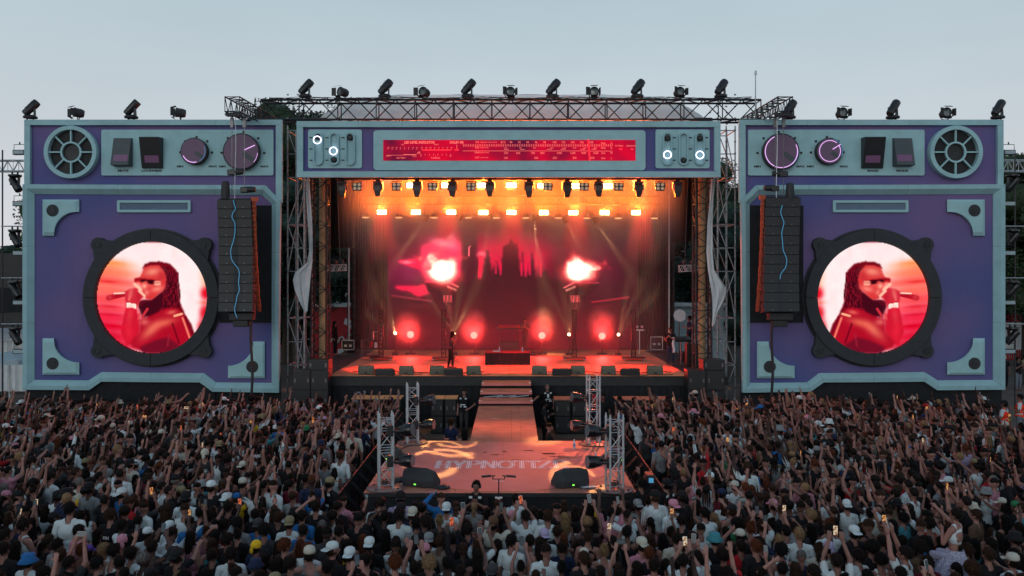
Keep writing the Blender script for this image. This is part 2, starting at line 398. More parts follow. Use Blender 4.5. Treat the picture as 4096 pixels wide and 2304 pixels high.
def singer_picture():
    c = Canvas(128, 128, 1360, 1360, (252, 228, 228)); ox, oy = 40, 60
    def T(p): return [(x-ox, y-oy) for x, y in p]
    # sunset cloud at one side
    for y, col in ((330, (250, 150, 95)), (430, (250, 120, 85)), (540, (248, 85, 75)), (650, (248, 100, 85)), (760, (246, 70, 75)), (870, (244, 62, 78)), (980, (236, 30, 62)), (1090, (222, 8, 44)), (1200, (224, 10, 44)), (1300, (216, 8, 40))):
        xr = 330 if y < 400 else (430 if y < 520 else 520)
        c.ell(110-ox+40, y-oy, xr, 75, col, 6, 0.95, 3.0)
    for x, y, rx, col in ((170, 545, 120, (225, 40, 45)), (190, 850, 130, (225, 30, 50)), (200, 950, 170, (215, 15, 45)), (240, 320, 110, (245, 140, 80)), (240, 1090, 120, (205, 0, 30))):
        c.ell(x-ox, y-oy, rx, 18, col, 4, 0.8)
    c.ell(1400-ox, 500-oy, 80, 160, (250, 150, 90), 0, 0.9); c.ell(1375-ox, 690-oy, 75, 85, (228, 12, 34), 0, 1.0, 3); c.ell(1360-ox, 800-oy, 70, 30, (248, 110, 90), 0, 0.8)
    c.ell(1365-ox, 930-oy, 75, 110, (225, 20, 38), 0, 1.0, 3); c.ell(1320-ox, 1130-oy, 60, 120, (226, 22, 40), 0, 1.0, 3)
    # hair and locks
    c.poly(T([(596, 385), (620, 335), (690, 305), (800, 298), (935, 328), (1000, 400), (1032, 450), (1030, 600), (1022, 740), (1080, 860), (1130, 980), (1190, 1060), (1235, 1190), (1150, 1300), (900, 1300), (600, 900), (545, 870), (560, 780), (700, 770), (850, 650), (880, 470)]), (112, 6, 22))
    c.poly(T([(545, 800), (690, 775), (850, 660), (890, 500), (830, 370), (910, 390), (1010, 560), (1012, 760), (900, 860), (700, 960), (600, 990), (560, 900)]), (66, 8, 24), 2)
    for i in range(60):
        x = random.uniform(860, 1020); y = random.uniform(380, 860); c.ell(x-ox, y-oy, 14, 11, (150, 20, 40) if i % 3 else (40, 4, 16), 0, 0.8)
    for i in range(16):
        x0 = 850+i*12; p0 = (x0, 400+abs(i-8)*6)
        for k in range(7):
            p1 = (p0[0]+(6 if k < 4 else -14)+random.uniform(-9, 9)-(i < 6)*8, p0[1]+74); c.line(p0[0]-ox, p0[1]-oy, p1[0]-ox, p1[1]-oy, 6, (134, 16, 34) if (i+k) % 2 else (52, 4, 18), 0.9); p0 = p1
    # face
    c.poly(T([(606, 375), (700, 345), (800, 352), (865, 430), (888, 520), (868, 630), (790, 700), (705, 772), (640, 760), (604, 700), (590, 640), (560, 565), (500, 556), (498, 505), (560, 492), (590, 440)]), (212, 52, 54))
    c.ell(715-ox, 425-oy, 100, 48, (242, 138, 118), -8, 0.9); c.ell(820-ox, 480-oy, 40, 60, (190, 40, 50), 0, 0.6); c.ell(775-ox, 635-oy, 75, 36, (244, 134, 120), -15, 0.9); c.ell(700-ox, 590-oy, 60, 30, (228, 90, 84), 0, 0.6)
    c.poly(T([(500, 510), (560, 500), (740, 524), (812, 530), (812, 540), (700, 535), (640, 532), (560, 540), (502, 545)]), (150, 10, 24), 1)
    c.ell(595-ox, 540-oy, 30, 15, (58, 3, 16), 0, 1.0, 4); c.ell(695-ox, 555-oy, 46, 24, (48, 2, 14), 12, 1.0, 4); c.line(590-ox, 527-oy, 740-ox, 536-oy, 7, (48, 2, 14))
    c.poly(T([(738, 535), (814, 535), (812, 594), (738, 594)]), (246, 178, 150), 1); c.line(745-ox, 560-oy, 805-ox, 562-oy, 7, (214, 96, 90))
    c.ell(616-ox, 600-oy, 34, 38, (248, 164, 142), 0, 0.95); c.ell(645-ox, 680-oy, 30, 34, (240, 130, 118), 0, 0.85)
    c.poly(T([(590, 770), (700, 775), (640, 800), (560, 860), (556, 800)]), (90, 10, 28), 1)
    # hand, rings, microphone, bracelet
    c.line(180-ox, 745-oy, 420-ox, 690-oy, 30, (176, 14, 34)); c.ell(195-ox, 740-oy, 40, 34, (205, 50, 60)); c.line(250-ox, 692-oy, 385-ox, 684-oy, 9, (255, 220, 200))
    c.poly(T([(380, 670), (430, 640), (515, 618), (570, 660), (612, 720), (560, 780), (520, 880), (400, 880), (385, 780)]), (206, 38, 56))
    c.ell(450-ox, 690-oy, 28, 70, (238, 110, 104), 10, 0.8); c.ell(545-ox, 740-oy, 26, 60, (186, 24, 44), 0, 0.8)
    c.line(496-ox, 575-oy, 575-ox, 645-oy, 15, (250, 190, 160)); c.line(555-ox, 660-oy, 620-ox, 720-oy, 15, (250, 186, 160)); c.line(430-ox, 770-oy, 440-ox, 720-oy, 12, (236, 96, 96))
    c.poly(T([(398, 806), (512, 812), (516, 876), (396, 862)]), (255, 236, 220), 0)
    # arm, shoulder, vest
    c.poly(T([(392, 864), (518, 876), (556, 1000), (560, 1150), (470, 1300), (400, 1330), (330, 1150), (368, 960)]), (206, 20, 46), 1)
    c.poly(T([(556, 1010), (700, 960), (880, 872), (1015, 868), (1104, 960), (1180, 1100), (1204, 1250), (1060, 1380), (700, 1430), (470, 1350), (440, 1290), (560, 1150)]), (172, 12, 36), 2)
    c.ell(440-ox, 960-oy, 40, 100, (226, 60, 70), 8, 0.7); c.ell(430-ox, 1150-oy, 50, 110, (235, 40, 60), 0, 0.6)
    c.ell(860-ox, 1050-oy, 150, 48, (240, 110, 84), -16, 0.75); c.ell(700-ox, 1140-oy, 150, 60, (244, 126, 98), -42, 0.75); c.ell(620-ox, 1040-oy, 60, 40, (240, 120, 110), 0, 0.7)
    c.line(560-ox, 940-oy, 545-ox, 1000-oy, 14, (226, 70, 76)); c.line(655-ox, 880-oy, 590-ox, 980-oy, 15, (206, 46, 60)); c.line(985-ox, 965-oy, 1075-ox, 940-oy, 14, (250, 176, 136)); c.ell(950-ox, 920-oy, 60, 26, (236, 110, 92), -10, 0.8)
    c.line(960-ox, 1060-oy, 1040-ox, 1290-oy, 10, (110, 6, 26)); c.line(1085-ox, 990-oy, 1170-ox, 1230-oy, 12, (238, 120, 100)); c.line(1120-ox, 980-oy, 1215-ox, 1200-oy, 18, (120, 8, 28))
    c.poly(T([(560, 1345), (745, 1265), (900, 1225), (1060, 1330), (900, 1430), (600, 1430)]), (112, 14, 36), 3)
    c.line(920-ox, 1190-oy, 900-ox, 1330-oy, 12, (160, 30, 50), 0.7)
    # the row and column texture of an LED wall
    c.noise(0.05, 10, 5); c.a *= 1 - 0.015*((np.arange(128) % 2)[None, :, None]) - 0.01*((np.arange(128) % 2)[:, None, None])
    return lin(np.clip(c.a, 0, 255))

def castle_picture():
    # photo-crop pixels 2571 x 1449; the wall spans x 120..2450, y 60..1400
    W0, H0 = 2330, 1340; c = Canvas(210, 122, W0, H0, (34, 6, 17)); ox, oy = 120, 60
    c.ell(600-ox, 420-oy, 420, 330, (150, 14, 44), 0, 0.9); c.ell(1300-ox, 420-oy, 460, 230, (196, 8, 52), 0, 0.95, 3); c.ell(2000-ox, 480-oy, 330, 260, (96, 10, 36), 0, 0.8)
    c.ell(330-ox, 600-oy, 200, 160, (96, 12, 52), 0, 0.8)
    n = c.noise(0.35, 22, 9)
    c.poly([(200-ox, 475-oy), (300-ox, 462-oy), (420-ox, 450-oy), (430-ox, 560-oy), (300-ox, 515-oy)], (238, 18, 62), 2); c.ell(300-ox, 488-oy, 55, 14, (255, 120, 130))
    c.poly([(430-ox, 330-oy), (640-ox, 270-oy), (810-ox, 300-oy), (805-ox, 600-oy), (700-ox, 690-oy), (500-ox, 690-oy), (430-ox, 560-oy)], (240, 40, 84), 5)
    c.ell(640-ox, 310-oy, 130, 40, (255, 130, 140), 15, 0.8); c.ell(730-ox, 280-oy, 40, 60, (255, 130, 140), 0, 0.6)
    c.poly([(190-ox, 712-oy), (480-ox, 700-oy), (510-ox, 780-oy), (400-ox, 815-oy), (330-ox, 760-oy), (200-ox, 740-oy)], (238, 20, 62), 2)
    # castle silhouettes
    dk = (40, 6, 18)
    c.poly([(1005-ox, 640-oy), (1030-ox, 470-oy), (1052-ox, 345-oy), (1075-ox, 470-oy), (1100-ox, 640-oy)], dk, 1)
    c.poly([(1090-ox, 700-oy), (1100-ox, 560-oy), (1135-ox, 480-oy), (1165-ox, 560-oy), (1185-ox, 570-oy), (1195-ox, 350-oy), (1225-ox, 320-oy), (1245-ox, 330-oy), (1272-ox, 260-oy), (1300-ox, 330-oy), (1330-ox, 310-oy), (1342-ox, 420-oy), (1365-ox, 640-oy), (1380-ox, 380-oy), (1395-ox, 640-oy), (1420-ox, 560-oy), (1440-ox, 620-oy), (1470-ox, 380-oy), (1500-ox, 640-oy), (1600-ox, 560-oy), (1640-ox, 700-oy)], dk, 1)
    c.poly([(820-ox, 130-oy), (960-ox, 130-oy), (950-ox, 420-oy), (990-ox, 560-oy), (930-ox, 700-oy), (800-ox, 700-oy), (815-ox, 440-oy)], (58, 8, 24), 3)
    c.poly([(870-ox, 430-oy), (882-ox, 330-oy), (892-ox, 330-oy), (886-ox, 430-oy)], (250, 90, 110), 0)
    c.ell(995-ox, 415-oy, 40, 30, (255, 110, 120), 0, 0.9); c.line(990-ox, 440-oy, 980-ox, 640-oy, 18, (226, 14, 56))
    for x, h in ((1130, 30), (1175, 40), (1372, 50), (1410, 60), (1450, 40), (1550, 60)): c.line(x-ox, 500-oy, x-ox, 560+h-oy, 9, (214, 8, 62), 0.8)
    c.poly([(100-ox, 800-oy), (530-ox, 850-oy), (700-ox, 700-oy), (1000-ox, 640-oy), (1650-ox, 640-oy), (2000-ox, 860-oy), (2460-ox, 800-oy), (2460-ox, 1410-oy), (100-ox, 1410-oy)], (30, 5, 15), 6)
    # braziers, piers and balustrades
    c.poly([(470-ox, 672-oy), (690-ox, 672-oy), (785-ox, 720-oy), (740-ox, 760-oy), (730-ox, 850-oy), (600-ox, 850-oy), (590-ox, 780-oy), (500-ox, 760-oy)], (22, 4, 12), 1)
    c.line(470-ox, 672-oy, 690-ox, 672-oy, 7, (205, 50, 64)); c.line(690-ox, 672-oy, 780-ox, 718-oy, 7, (236, 110, 104))
    for i in range(9): c.line(680-ox+i*10, 710-oy+i*4, 682-ox+i*10, 722-oy+i*4, 4, (240, 140, 120))
    for i in range(5): c.line(645-ox+i*17, 800-oy, 650-ox+i*17, 855-oy, 5, (214, 70, 74))
    for i in range(14): c.ell(660-ox+random.uniform(0, 50), 870-oy+i*11, 9, 5, (150, 30, 44), 0, 0.8)
    c.poly([(1770-ox, 730-oy), (1860-ox, 676-oy), (2100-ox, 678-oy), (2080-ox, 720-oy), (1930-ox, 860-oy), (1830-ox, 860-oy), (1790-ox, 760-oy)], (22, 4, 12), 1)
    c.line(1860-ox, 678-oy, 2090-ox, 680-oy, 6, (150, 30, 52)); c.line(1770-ox, 726-oy, 1860-ox, 678-oy, 7, (236, 100, 100))
    for i in range(9): c.line(1790-ox+i*10, 745-oy-i*4, 1790-ox+i*10, 755-oy-i*4, 4, (240, 140, 120))
    for i in range(5): c.line(1836-ox+i*17, 805-oy, 1840-ox+i*17, 858-oy, 5, (230, 80, 80))
    for i in range(10): c.ell(1860-ox+random.uniform(0, 40), 880-oy+i*11, 8, 5, (140, 26, 40), 0, 0.8)
    c.line(160-ox, 800-oy, 525-ox, 850-oy, 8, (120, 34, 44)); c.line(2030-ox, 862-oy, 2370-ox, 815-oy, 8, (140, 24, 40))
    for i in range(9):
        a = 320-ox+i*24; c.ell(a, 895-oy, 16, 14, (88, 18, 32), 0, 0.8); c.ell(a, 895-oy, 10, 9, (22, 4, 12), 0, 1)
    for i in range(8):
        a = 2050-ox+i*22; c.ell(a, 905-oy-i*2, 15, 13, (100, 16, 32), 0, 0.8); c.ell(a, 905-oy-i*2, 9, 8, (26, 4, 12), 0, 1)
    for i in range(26):
        y = 1040+i*13; x = random.uniform(200, 2000); c.line(x-ox, y-oy, x-ox+random.uniform(150, 500), y-oy+random.uniform(-18, 18), 4, (70, 12, 28), 0.6)
    c.ell(1300-ox, 1180-oy, 900, 150, (70, 6, 22), 0, 0.5)
    a = lin(np.clip(c.a, 0, 255))
    # the two fires are far brighter than the rest, ragged at the edge
    fn_ = Canvas(210, 122, W0, H0, (1, 1, 1)).noise(0.0, 9, 31)
    for cx, cyy, rx, ry, rot in ((620, 560, 112, 98, 0), (1900, 560, 104, 88, -20)):
        dx, dy = c.X-(cx-ox), c.Y-(cyy-oy); d = np.sqrt((dx/rx)**2+(dy/ry)**2)*(1+0.75*fn_*np.where(dy < 0, 1.5, .6))
        g1 = np.exp(-d**4)[..., None]; g2 = np.exp(-(d/1.5)**4)[..., None]
        a = a*(1-g2) + np.array([1.0, 0.035, 0.06])*g2; a = a*(1-g1) + np.array([3.2, 2.1, 1.5])*g1
    return a

M['led'] = colattr_emit('led_wall', 1.12)
# ================================================================== setting: ground, stage decks, wings
g = MB(); g.bx(-400, 400, -60, 900, -0.3, 0.0); tag(g.build('ground', M['ground']), kind='structure')
STZ, LIP, BACK = 2.1, 34.9, 47.6          # main stage height, front edge, back
SX0, SX1 = -7.55, 7.30

st = thing('main_stage', 'main stage with tan deck and black cloth skirt below the lit opening', 'stage', (-0.1, LIP, 0))
# deck boards, each a real plank sheet with a joint
bw = (SX1 - SX0) / 12
for r in range(6):
    for k in range(12):
        b = MB(); x0 = SX0 + k*bw; y0 = LIP + r*2.12
        b.bx(x0+0.006, x0+bw-0.006, y0+0.006, y0+2.114, STZ-0.04, STZ + random.uniform(-0.003, 0.0)); b.build('deck_board', M['deck'], st)
b = MB(); b.bx(SX0-1.6, SX1+1.6, LIP+0.02, BACK+2, STZ-0.4, STZ-0.045); b.build('deck_frame', M['black'], st)
b = MB(); pts = []
n = 150
for i in range(n+1):
    x = SX0 + (SX1-SX0)*i/n; pts.append((x, LIP + 0.06 + 0.018*math.sin(i*2.1) + 0.012*math.sin(i*0.77)))
b.band([[(x, y, STZ-0.05) for x, y in pts], [(x, y+0.01*math.sin(x*9), 0.02) for x, y in pts]], closed=False); b.build('skirt_cloth', M['blackfab'], st)
b = MB(); b.bx(SX0, SX1, LIP-0.012, LIP+0.02, STZ-0.05, STZ-0.004); b.build('edge_trim', M['black'], st)

# stairs from runway to stage: three loose decks one metre deep
RX0, RX1 = -1.25, 0.78
BZ = 1.35
sts = thing('stage_stairs', 'three wide red-topped steps leading from the runway up to the stage', 'stairs', (-0.24, 33.4, 0))
for k, (yf, z) in enumerate(((31.92, 1.52), (32.92, 1.73), (33.92, 1.93))):
    b = MB(); b.bx(RX0+0.02*k, RX1-0.01*k, yf, yf+0.97, z-0.035, z); o = b.build('tread', M['bdeck'], sts)
    b = MB(); b.bx(RX0+0.02*k, RX1-0.01*k, yf-0.012, yf-0.002, z-0.10, z-0.004); b.build('nosing', M['rug'], sts)
    b = MB(); b.bx(RX0+0.03*k, RX1-0.03*k, yf+0.10, yf+0.9, 0.0, z-0.04); b.build('riser_cloth', M['blackfab'], sts)
    for s in (0, 1):
        b = MB(); x = RX0+0.02*k if s == 0 else RX1-0.01*k-0.09
        b.bx(x, x+0.09, yf+0.02, yf+0.22, z+0.001, z+0.006); b.build('tape_mark', M['paper'], sts)
b = MB()
for a in (-1.1, -0.6, -0.1): b.tube((a, 32.83, 1.53), (a+0.75, 32.83, 1.60), 0.018, 5)
b.build('scissor_brace', M['alu'], sts)

# runway
rw = thing('runway', 'narrow reddish runway deck between the stairs and the square platform', 'runway', (-0.24, 28.5, 0))
ys = [25.22, 27.4, 29.6, 31.9]
for i in range(3):
    for x0, x1 in ((RX0, -0.02), (-0.015, 0.27), (0.275, RX1)):
        b = MB(); b.bx(x0, x1, ys[i]+0.003, ys[i+1]-0.003, BZ-0.04, BZ+random.uniform(-0.004, 0)); b.build('deck_board', M['bdeck'], rw)
b = MB(); b.bx(RX0+0.02, RX1-0.02, 25.25, 31.88, 0.0, BZ-0.045); b.build('skirt_cloth', M['blackfab'], rw)

# square platform with round printed vinyl
PX0, PX1, PY0, PY1 = -3.36, 2.82, 19.2, 25.2
pl = thing('square_platform', 'square platform in the crowd with round red vinyl reading HYPNOTIZE', 'platform', (-0.27, 22.2, 0))
for i in range(3):
    for k in range(3):
        b = MB(); w = (PX1-PX0)/3; h = (PY1-PY0)/3
        b.bx(PX0+k*w+0.003, PX0+(k+1)*w-0.003, PY0+i*h+0.003, PY0+(i+1)*h-0.003, BZ-0.04, BZ-random.uniform(0, 0.003)); b.build('deck_board', M['bdeck'], pl)
b = MB(); b.bx(PX0+0.03, PX1-0.03, PY0+0.03, PY1-0.03, 0.0, BZ-0.045); b.build('skirt_cloth', M['blackfab'], pl)
b = MB(); b.bx(PX0, PX1, PY0-0.012, PY0-0.001, BZ-0.09, BZ-0.004); b.build('edge_trim', M['black'], pl)
VX, VY, VR = -0.24, 22.15, 2.82
for s in (-1, 1):       # the vinyl is laid in two halves
    b = MB(); pts = [(VX + s*0.004, VY-VR)] + [(VX + s*(0.004+VR*math.sin(t)), VY - VR*math.cos(t)) for t in np.linspace(0.02, math.pi-0.02, 40)] + [(VX + s*0.004, VY+VR)]
    if s < 0: pts = pts[::-1]
    b.add([(x, y, BZ+0.004) for x, y in pts], [tuple(range(len(pts)))]); b.build('vinyl_sheet', M['rug'], pl)
# lettering HYPNOTIZE, inlined serif capitals lying on the vinyl
def serif_letters():
    T = 0.10
    S = {}
    def st(x, y0=0, y1=1): return [((x, y0), (x, y1)), ((x-0.13, y0), (x+0.13, y0)), ((x-0.13, y1), (x+0.13, y1))]
    S['H'] = st(0.15) + st(0.75) + [((0.15, 0.52), (0.75, 0.52))]
    S['Y'] = [((0.45, 0), (0.45, 0.45)), ((0.45, 0.45), (0.12, 1)), ((0.45, 0.45), (0.80, 1)), ((0.3, 0), (0.6, 0)), ((0.0, 1), (0.26, 1)), ((0.68, 1), (0.92, 1))]
    S['P'] = st(0.15) + [((0.15+0.0, 1), (0.5, 1)), ((0.5, 1), (0.68, 0.92)), ((0.68, 0.92), (0.74, 0.76)), ((0.74, 0.76), (0.68, 0.58)), ((0.68, 0.58), (0.5, 0.5)), ((0.5, 0.5), (0.15, 0.5))]
    S['N'] = st(0.13) + [((0.13, 1), (0.77, 0))] + st(0.77)[:1] + [((0.66, 1), (0.9, 1))]
    S['O'] = [((0.48+0.44*math.cos(a), 0.5+0.5*math.sin(a)), (0.48+0.44*math.cos(a+0.4488), 0.5+0.5*math.sin(a+0.4488))) for a in np.arange(14)*0.4488]
    S['T'] = [((0.42, 0), (0.42, 1)), ((0.02, 1), (0.82, 1)), ((0.28, 0), (0.56, 0)), ((0.02, 1), (0.02, 0.82)), ((0.82, 1), (0.82, 0.82))]
    S['I'] = st(0.2)
    S['Z'] = [((0.06, 1), (0.78, 1)), ((0.78, 1), (0.06, 0)), ((0.06, 0), (0.8, 0)), ((0.06, 1), (0.06, 0.84)), ((0.8, 0), (0.8, 0.16))]
    S['E'] = st(0.15)[:1] + [((0.02, 0), (0.72, 0)), ((0.02, 1), (0.70, 1)), ((0.15, 0.52), (0.52, 0.52)), ((0.72, 0), (0.72, 0.18)), ((0.70, 1), (0.70, 0.84))]
    wd = dict(H=0.95, Y=0.88, P=0.86, N=0.96, O=1.02, T=0.90, I=0.46, Z=0.92, E=0.80)
    return S, wd
S_, wd_ = serif_letters()
tot = sum(wd_[c] for c in 'HYPNOTIZE'); LX0, LX1, LY, LH = -1.98, 1.42, 21.60, 0.84
u = (LX1-LX0)/tot; x = LX0
for ch in 'HYPNOTIZE':
    b = MB()
    for (p, q) in S_[ch]:
        p = Vector((x+p[0]*u, LY+p[1]*LH)); q = Vector((x+q[0]*u, LY+q[1]*LH)); d = (q-p).normalized(); nn = Vector((-d.y, d.x))
        thick = 0.052 if abs(d.y) > 0.35 else 0.020
        offs = (-1, 0.05, 1) if thick > 0.03 else (0,)
        for s in offs:
            w = 0.011 if thick > 0.03 else 0.016
            if s == 0.05: w = 0.020
            a0 = p + nn*s*thick - d*0.008; a1 = q + nn*s*thick + d*0.008
            b.add([(*(a0-nn*w), BZ+0.0085), (*(a1-nn*w), BZ+0.0085), (*(a1+nn*w), BZ+0.0085), (*(a0+nn*w), BZ+0.0085)], [(0, 1, 2, 3)])
    for i in range(0, len(b.v), 4):      # lift each stroke a hair so that crossing strokes never share a plane
        for j in range(4): v = b.v[i+j]; b.v[i+j] = (v[0], v[1], v[2] + 0.0006*(i//4 % 9))
    b.build('letter', M['ink'], pl); x += wd_[ch]*u
# dried spill marks
for cx, cyy, a, bb, sd in ((1.45, 22.95, 0.42, 0.10, 1), (1.05, 23.35, 0.28, 0.07, 2), (-0.45, 23.2, 0.12, 0.03, 3), (-0.2, 23.6, 0.10, 0.04, 4), (0.45, 23.75, 0.16, 0.03, 5), (0.1, 22.6, 0.13, 0.02, 6), (-0.75, 23.5, 0.08, 0.03, 7), (0.85, 22.7, 0.1, 0.02, 8)):
    rr = random.Random(sd); pts = []
    for i in range(22):
        t = 2*math.pi*i/22; k = 1 + rr.uniform(-0.5, 0.35); pts.append((cx+a*k*math.cos(t), cyy-0.12*math.cos(t)*a + bb*k*math.sin(t), BZ+0.014))
    b = MB(); b.add(pts, [tuple(range(22))]); b.build('spill_mark', M['spill'], pl)

# ================================================================== boombox towers
TD = 35.0
def tower(label, mirror, words_sw, img):
    D = TD if not mirror else 34.65
    s = F / D
    def X(px, dy=0.0):                      # horizontal photo pixel (of the unmirrored tower) to world x
        if mirror: px = 2953 + 1053*(1 - (px-105)/1027)
        return (px - CX)/F*(D-dy)
    def Z(py, dy=0.0): return CH + (HZ-py)/F*(D-dy)
    sg = -1 if mirror else 1
    kx = 1.0253*D/TD if mirror else 1.0
    q = 1/s                                  # metres per pixel
    base = (X(613), D, 0)
    t = thing('boombox_tower', label, 'stage tower', base)
    def pr(px0, px1, py0, py1, y0, y1, name, m, par=None, bev=0.0):
        b = MB(); xa, xb = sorted((X(px0), X(px1))); b.bx(xa, xb, D-y1, D-y0, Z(py1), Z(py0)); return b.build(name, m, par or t, bevel=bev)
    # cloth skins
    b = MB(); xa, xb = sorted((X(110), X(1126))); b.bx(xa, xb, D, D+0.05, Z(760), Z(486)); b.build('upper_cloth', M['fabric'], t)
    xa, xb = sorted((X(106), X(1119)))
    b = MB(); nx, nz = 50, 40; vs = []; za, zb = Z(1560), Z(745)
    for j in range(nz+1):
        for i in range(nx+1):
            x = xa+(xb-xa)*i/nx; z = za+(zb-za)*j/nz
            w = 0.014*mnoise.noise((x*0.9+z*0.5, z*0.33, 3.1)) + 0.008*mnoise.noise((x*2.6-z*1.4, z*0.5, 7))
            vs.append((x, D-0.02-w, z))
    b.add(vs, [(j*(nx+1)+i, j*(nx+1)+i+1, (j+1)*(nx+1)+i+1, (j+1)*(nx+1)+i) for j in range(nz) for i in range(nx)]); b.build('lower_cloth', M['fabric'], t, smooth=True)
    b = MB(); b.bx(xa, xb, D+0.06, D+0.10, 0.0, Z(486)); b.build('backing_board', M['black'], t)
    pr(104, 1124, 1500, 1800, -0.02, 0.0, 'skirt_cloth', M['blackfab'])
    b = MB(); b.prism([(X(a, .05), Z(c, .05)) for a, c in ((364, 1560), (413, 1526), (808, 1529), (859, 1566), (859, 1600), (364, 1600))], D-0.06, D-0.045); b.build('skirt_notch', M['blackfab'], t)
    # upper frame in four butted boards
    for a_, b_ in ((105, 470), (470.6, 866), (866.6, 1132)): pr(a_, b_, 481, 503, 0.0, 0.16, 'frame_board', M['teal'], bev=0.008)
    pr(105, 128, 503.3, 742, 0.0, 0.158, 'frame_board', M['teal'], bev=0.008)
    pr(1107, 1132, 503.3, 812, 0.0, 0.158, 'frame_board', M['teal'], bev=0.008)
    # moulding round the lower panel: flat outer band, sloping inner bevel, in separate mitred lengths
    O = [(102, 739), (480, 741), (864, 742), (1067, 743), (1127, 804), (1124, 1010), (1122, 1290), (1121, 1568), (857, 1564), (806, 1527), (610, 1526), (415, 1524), (366, 1558), (102, 1556), (102, 1290), (102, 985)]
    I = [(141, 777), (480, 779), (864, 780), (1050, 781), (1089, 818), (1089, 1010), (1088, 1290), (1088, 1531), (866, 1529), (818, 1492), (610, 1490), (408, 1488), (356, 1521), (141, 1519), (141, 1290), (141, 985)]
    Rg = [(a[0]*0.55+c[0]*0.45, a[1]*0.55+c[1]*0.45) for a, c in zip(O, I)]
    for i in range(len(O)):
        j = (i+1) % len(O)
        L = []
        for pt, y in ((O, 0.01), (O, 0.22), (Rg, 0.235), (I, 0.06), (I, 0.0)):
            e = []
            for k in (i, j):
                e.append((X(pt[k][0]), D-y, Z(pt[k][1])))
            d = Vector(e[1])-Vector(e[0]); d.normalize(); g_ = 0.004
            L.append([tuple(Vector(e[0])+d*g_), tuple(Vector(e[1])-d*g_)])
        b = MB(); b.band(L, closed=False)
        if mirror: b.f = [f[::-1] for f in b.f]
        b.build('moulding', M['teal3'], t)
    # loudspeaker cone grille at the outer corner
    fx, fz = X(282, 0.25), Z(608, 0.25); r = q*105
    fan = MB(); fan.annulus(fx, fz, r, r*0.84, D-0.30, D-0.001, 56); fo = fan.build('tweeter_grille', M['teal'], t, bevel=0.012)
    b = MB(); b.annulus(fx, fz, r*0.40, r*0.335, D-0.24, D-0.14, 32); b.build('hub_ring', M['teal2'], fo)
    for k in range(8):
        a = R(45*k); b = MB(); c, sn = math.cos(a), math.sin(a); m3 = Matrix.Rotation(-a, 3, 'Y')
        b.obox((fx+c*r*0.62, D-0.19, fz+sn*r*0.62), (r*0.44, 0.10, 0.055), m3); b.build('spoke', M['teal2'], fo)
    b = MB(); b.lathe([(0.0, -0.02), (r*0.33, 0.0), (r*0.36, -0.10), (r*0.83, -0.02)], (fx, D-0.10, fz), 40, Matrix.Rotation(R(90), 3, 'X')); b.build('cone', M['grille'], fo, smooth=True)
    b = MB()
    for k in range(1, 8):
        rr = r*(0.40+0.42*k/7.5); b.annulus(fx, fz, rr+0.008, rr-0.008, D-0.125, D-0.115, 48)
    b.build('wire_mesh', M['charcoal'], fo)
    # control plate
    xa, xb = sorted((X(409), X(1096)))
    b = MB(); b.prism(rounded(xa, xb, Z(703), Z(520), 0.07), D-0.09, D-0.001); cp = b.build('control_plate', M['teal2'], t, bevel=0.006)
    # rocker switches
    for k, (a0, a1, b0, b1, lm, up) in enumerate(((447, 522, 549, 664, (454, 511, 618, 645), False), (561, 645, 548, 672, (574, 631, 621, 649), True))):
        if mirror: up = not up if k == 0 else not up
        xa, xb = sorted((X(a0, 0.3), X(a1, 0.3))); z0, z1 = Z(b1, 0.3), Z(b0, 0.3)
        top, bot = (0.50, 0.22) if (k == 1) != mirror else (0.20, 0.48)
        if mirror: top, bot = ((0.20, 0.48) if k == 0 else (0.50, 0.22))
        b = MB()
        v = [(xa, D-0.08, z0), (xb, D-0.08, z0), (xb, D-0.08, z1), (xa, D-0.08, z1), (xa+0.02, D-bot, z0+0.02), (xb-0.02, D-bot, z0+0.02), (xb-0.02, D-top, z1-0.02), (xa+0.02, D-top, z1-0.02)]
        b.add(v, [(4, 5, 6, 7), (0, 1, 5, 4), (1, 2, 6, 5), (2, 3, 7, 6), (3, 0, 4, 7)])
        sw = b.build('rocker_switch', M['slate'] if bot > top else M['plastic'], t, bevel=0.015)
        l0, l1 = sorted((X(lm[0], 0.4), X(lm[1], 0.4))); lz0, lz1 = Z(lm[3], 0.4), Z(lm[2], 0.4)
        f0 = lambda z: D - (bot + (top-bot)*(z-z0)/(z1-z0)) - 0.006
        b = MB(); b.add([(l0, f0(lz0), lz0), (l1, f0(lz0), lz0), (l1, f0(lz1), lz1), (l0, f0(lz1), lz1), (l0, f0(lz0)+0.012, lz0), (l1, f0(lz0)+0.012, lz0), (l1, f0(lz1)+0.012, lz1), (l0, f0(lz1)+0.012, lz1)], [(0,1,2,3), (0,4,5,1), (1,5,6,2), (2,6,7,3), (3,7,4,0)])
        b.build('lamp_window', M['plumlamp'], sw)
        cxp, czp = (492, 681) if k == 0 else (606, 681)
        text(words_sw[k], 0.115, M['black'], t, X(cxp, 0.1), D-0.093, Z(czp+2, 0.1), 1.45, 0.003, 0.006)
    # knobs
    for kx_, kz_, kr, dots, wpos in ((777, 605, 52, ((721, 609), (741, 565), (786, 548), (829, 565), (848, 610)), (720, 851)), (966, 607, 71, ((886, 611), (911, 552), (974, 528), (1033, 553), (1057, 612)), (889, 1057))):
        cx_, cz_ = X(kx_, 0.3), Z(kz_, 0.3); r = q*kr
        b = MB(); b.lathe([(r*1.0, -0.30), (r*1.03, -0.02), (r*1.0, 0.0), (r*0.96, 0.006), (0.0, 0.006)], (cx_, D-0.36, cz_), 44, Matrix.Rotation(R(90), 3, 'X')); kn = b.build('dial_knob', M['black'], t, smooth=True)
        b = MB(); b.disc(cx_, cz_, r*0.955, D-0.374, D-0.367, 44); b.build('knob_face', M['plum'], kn)
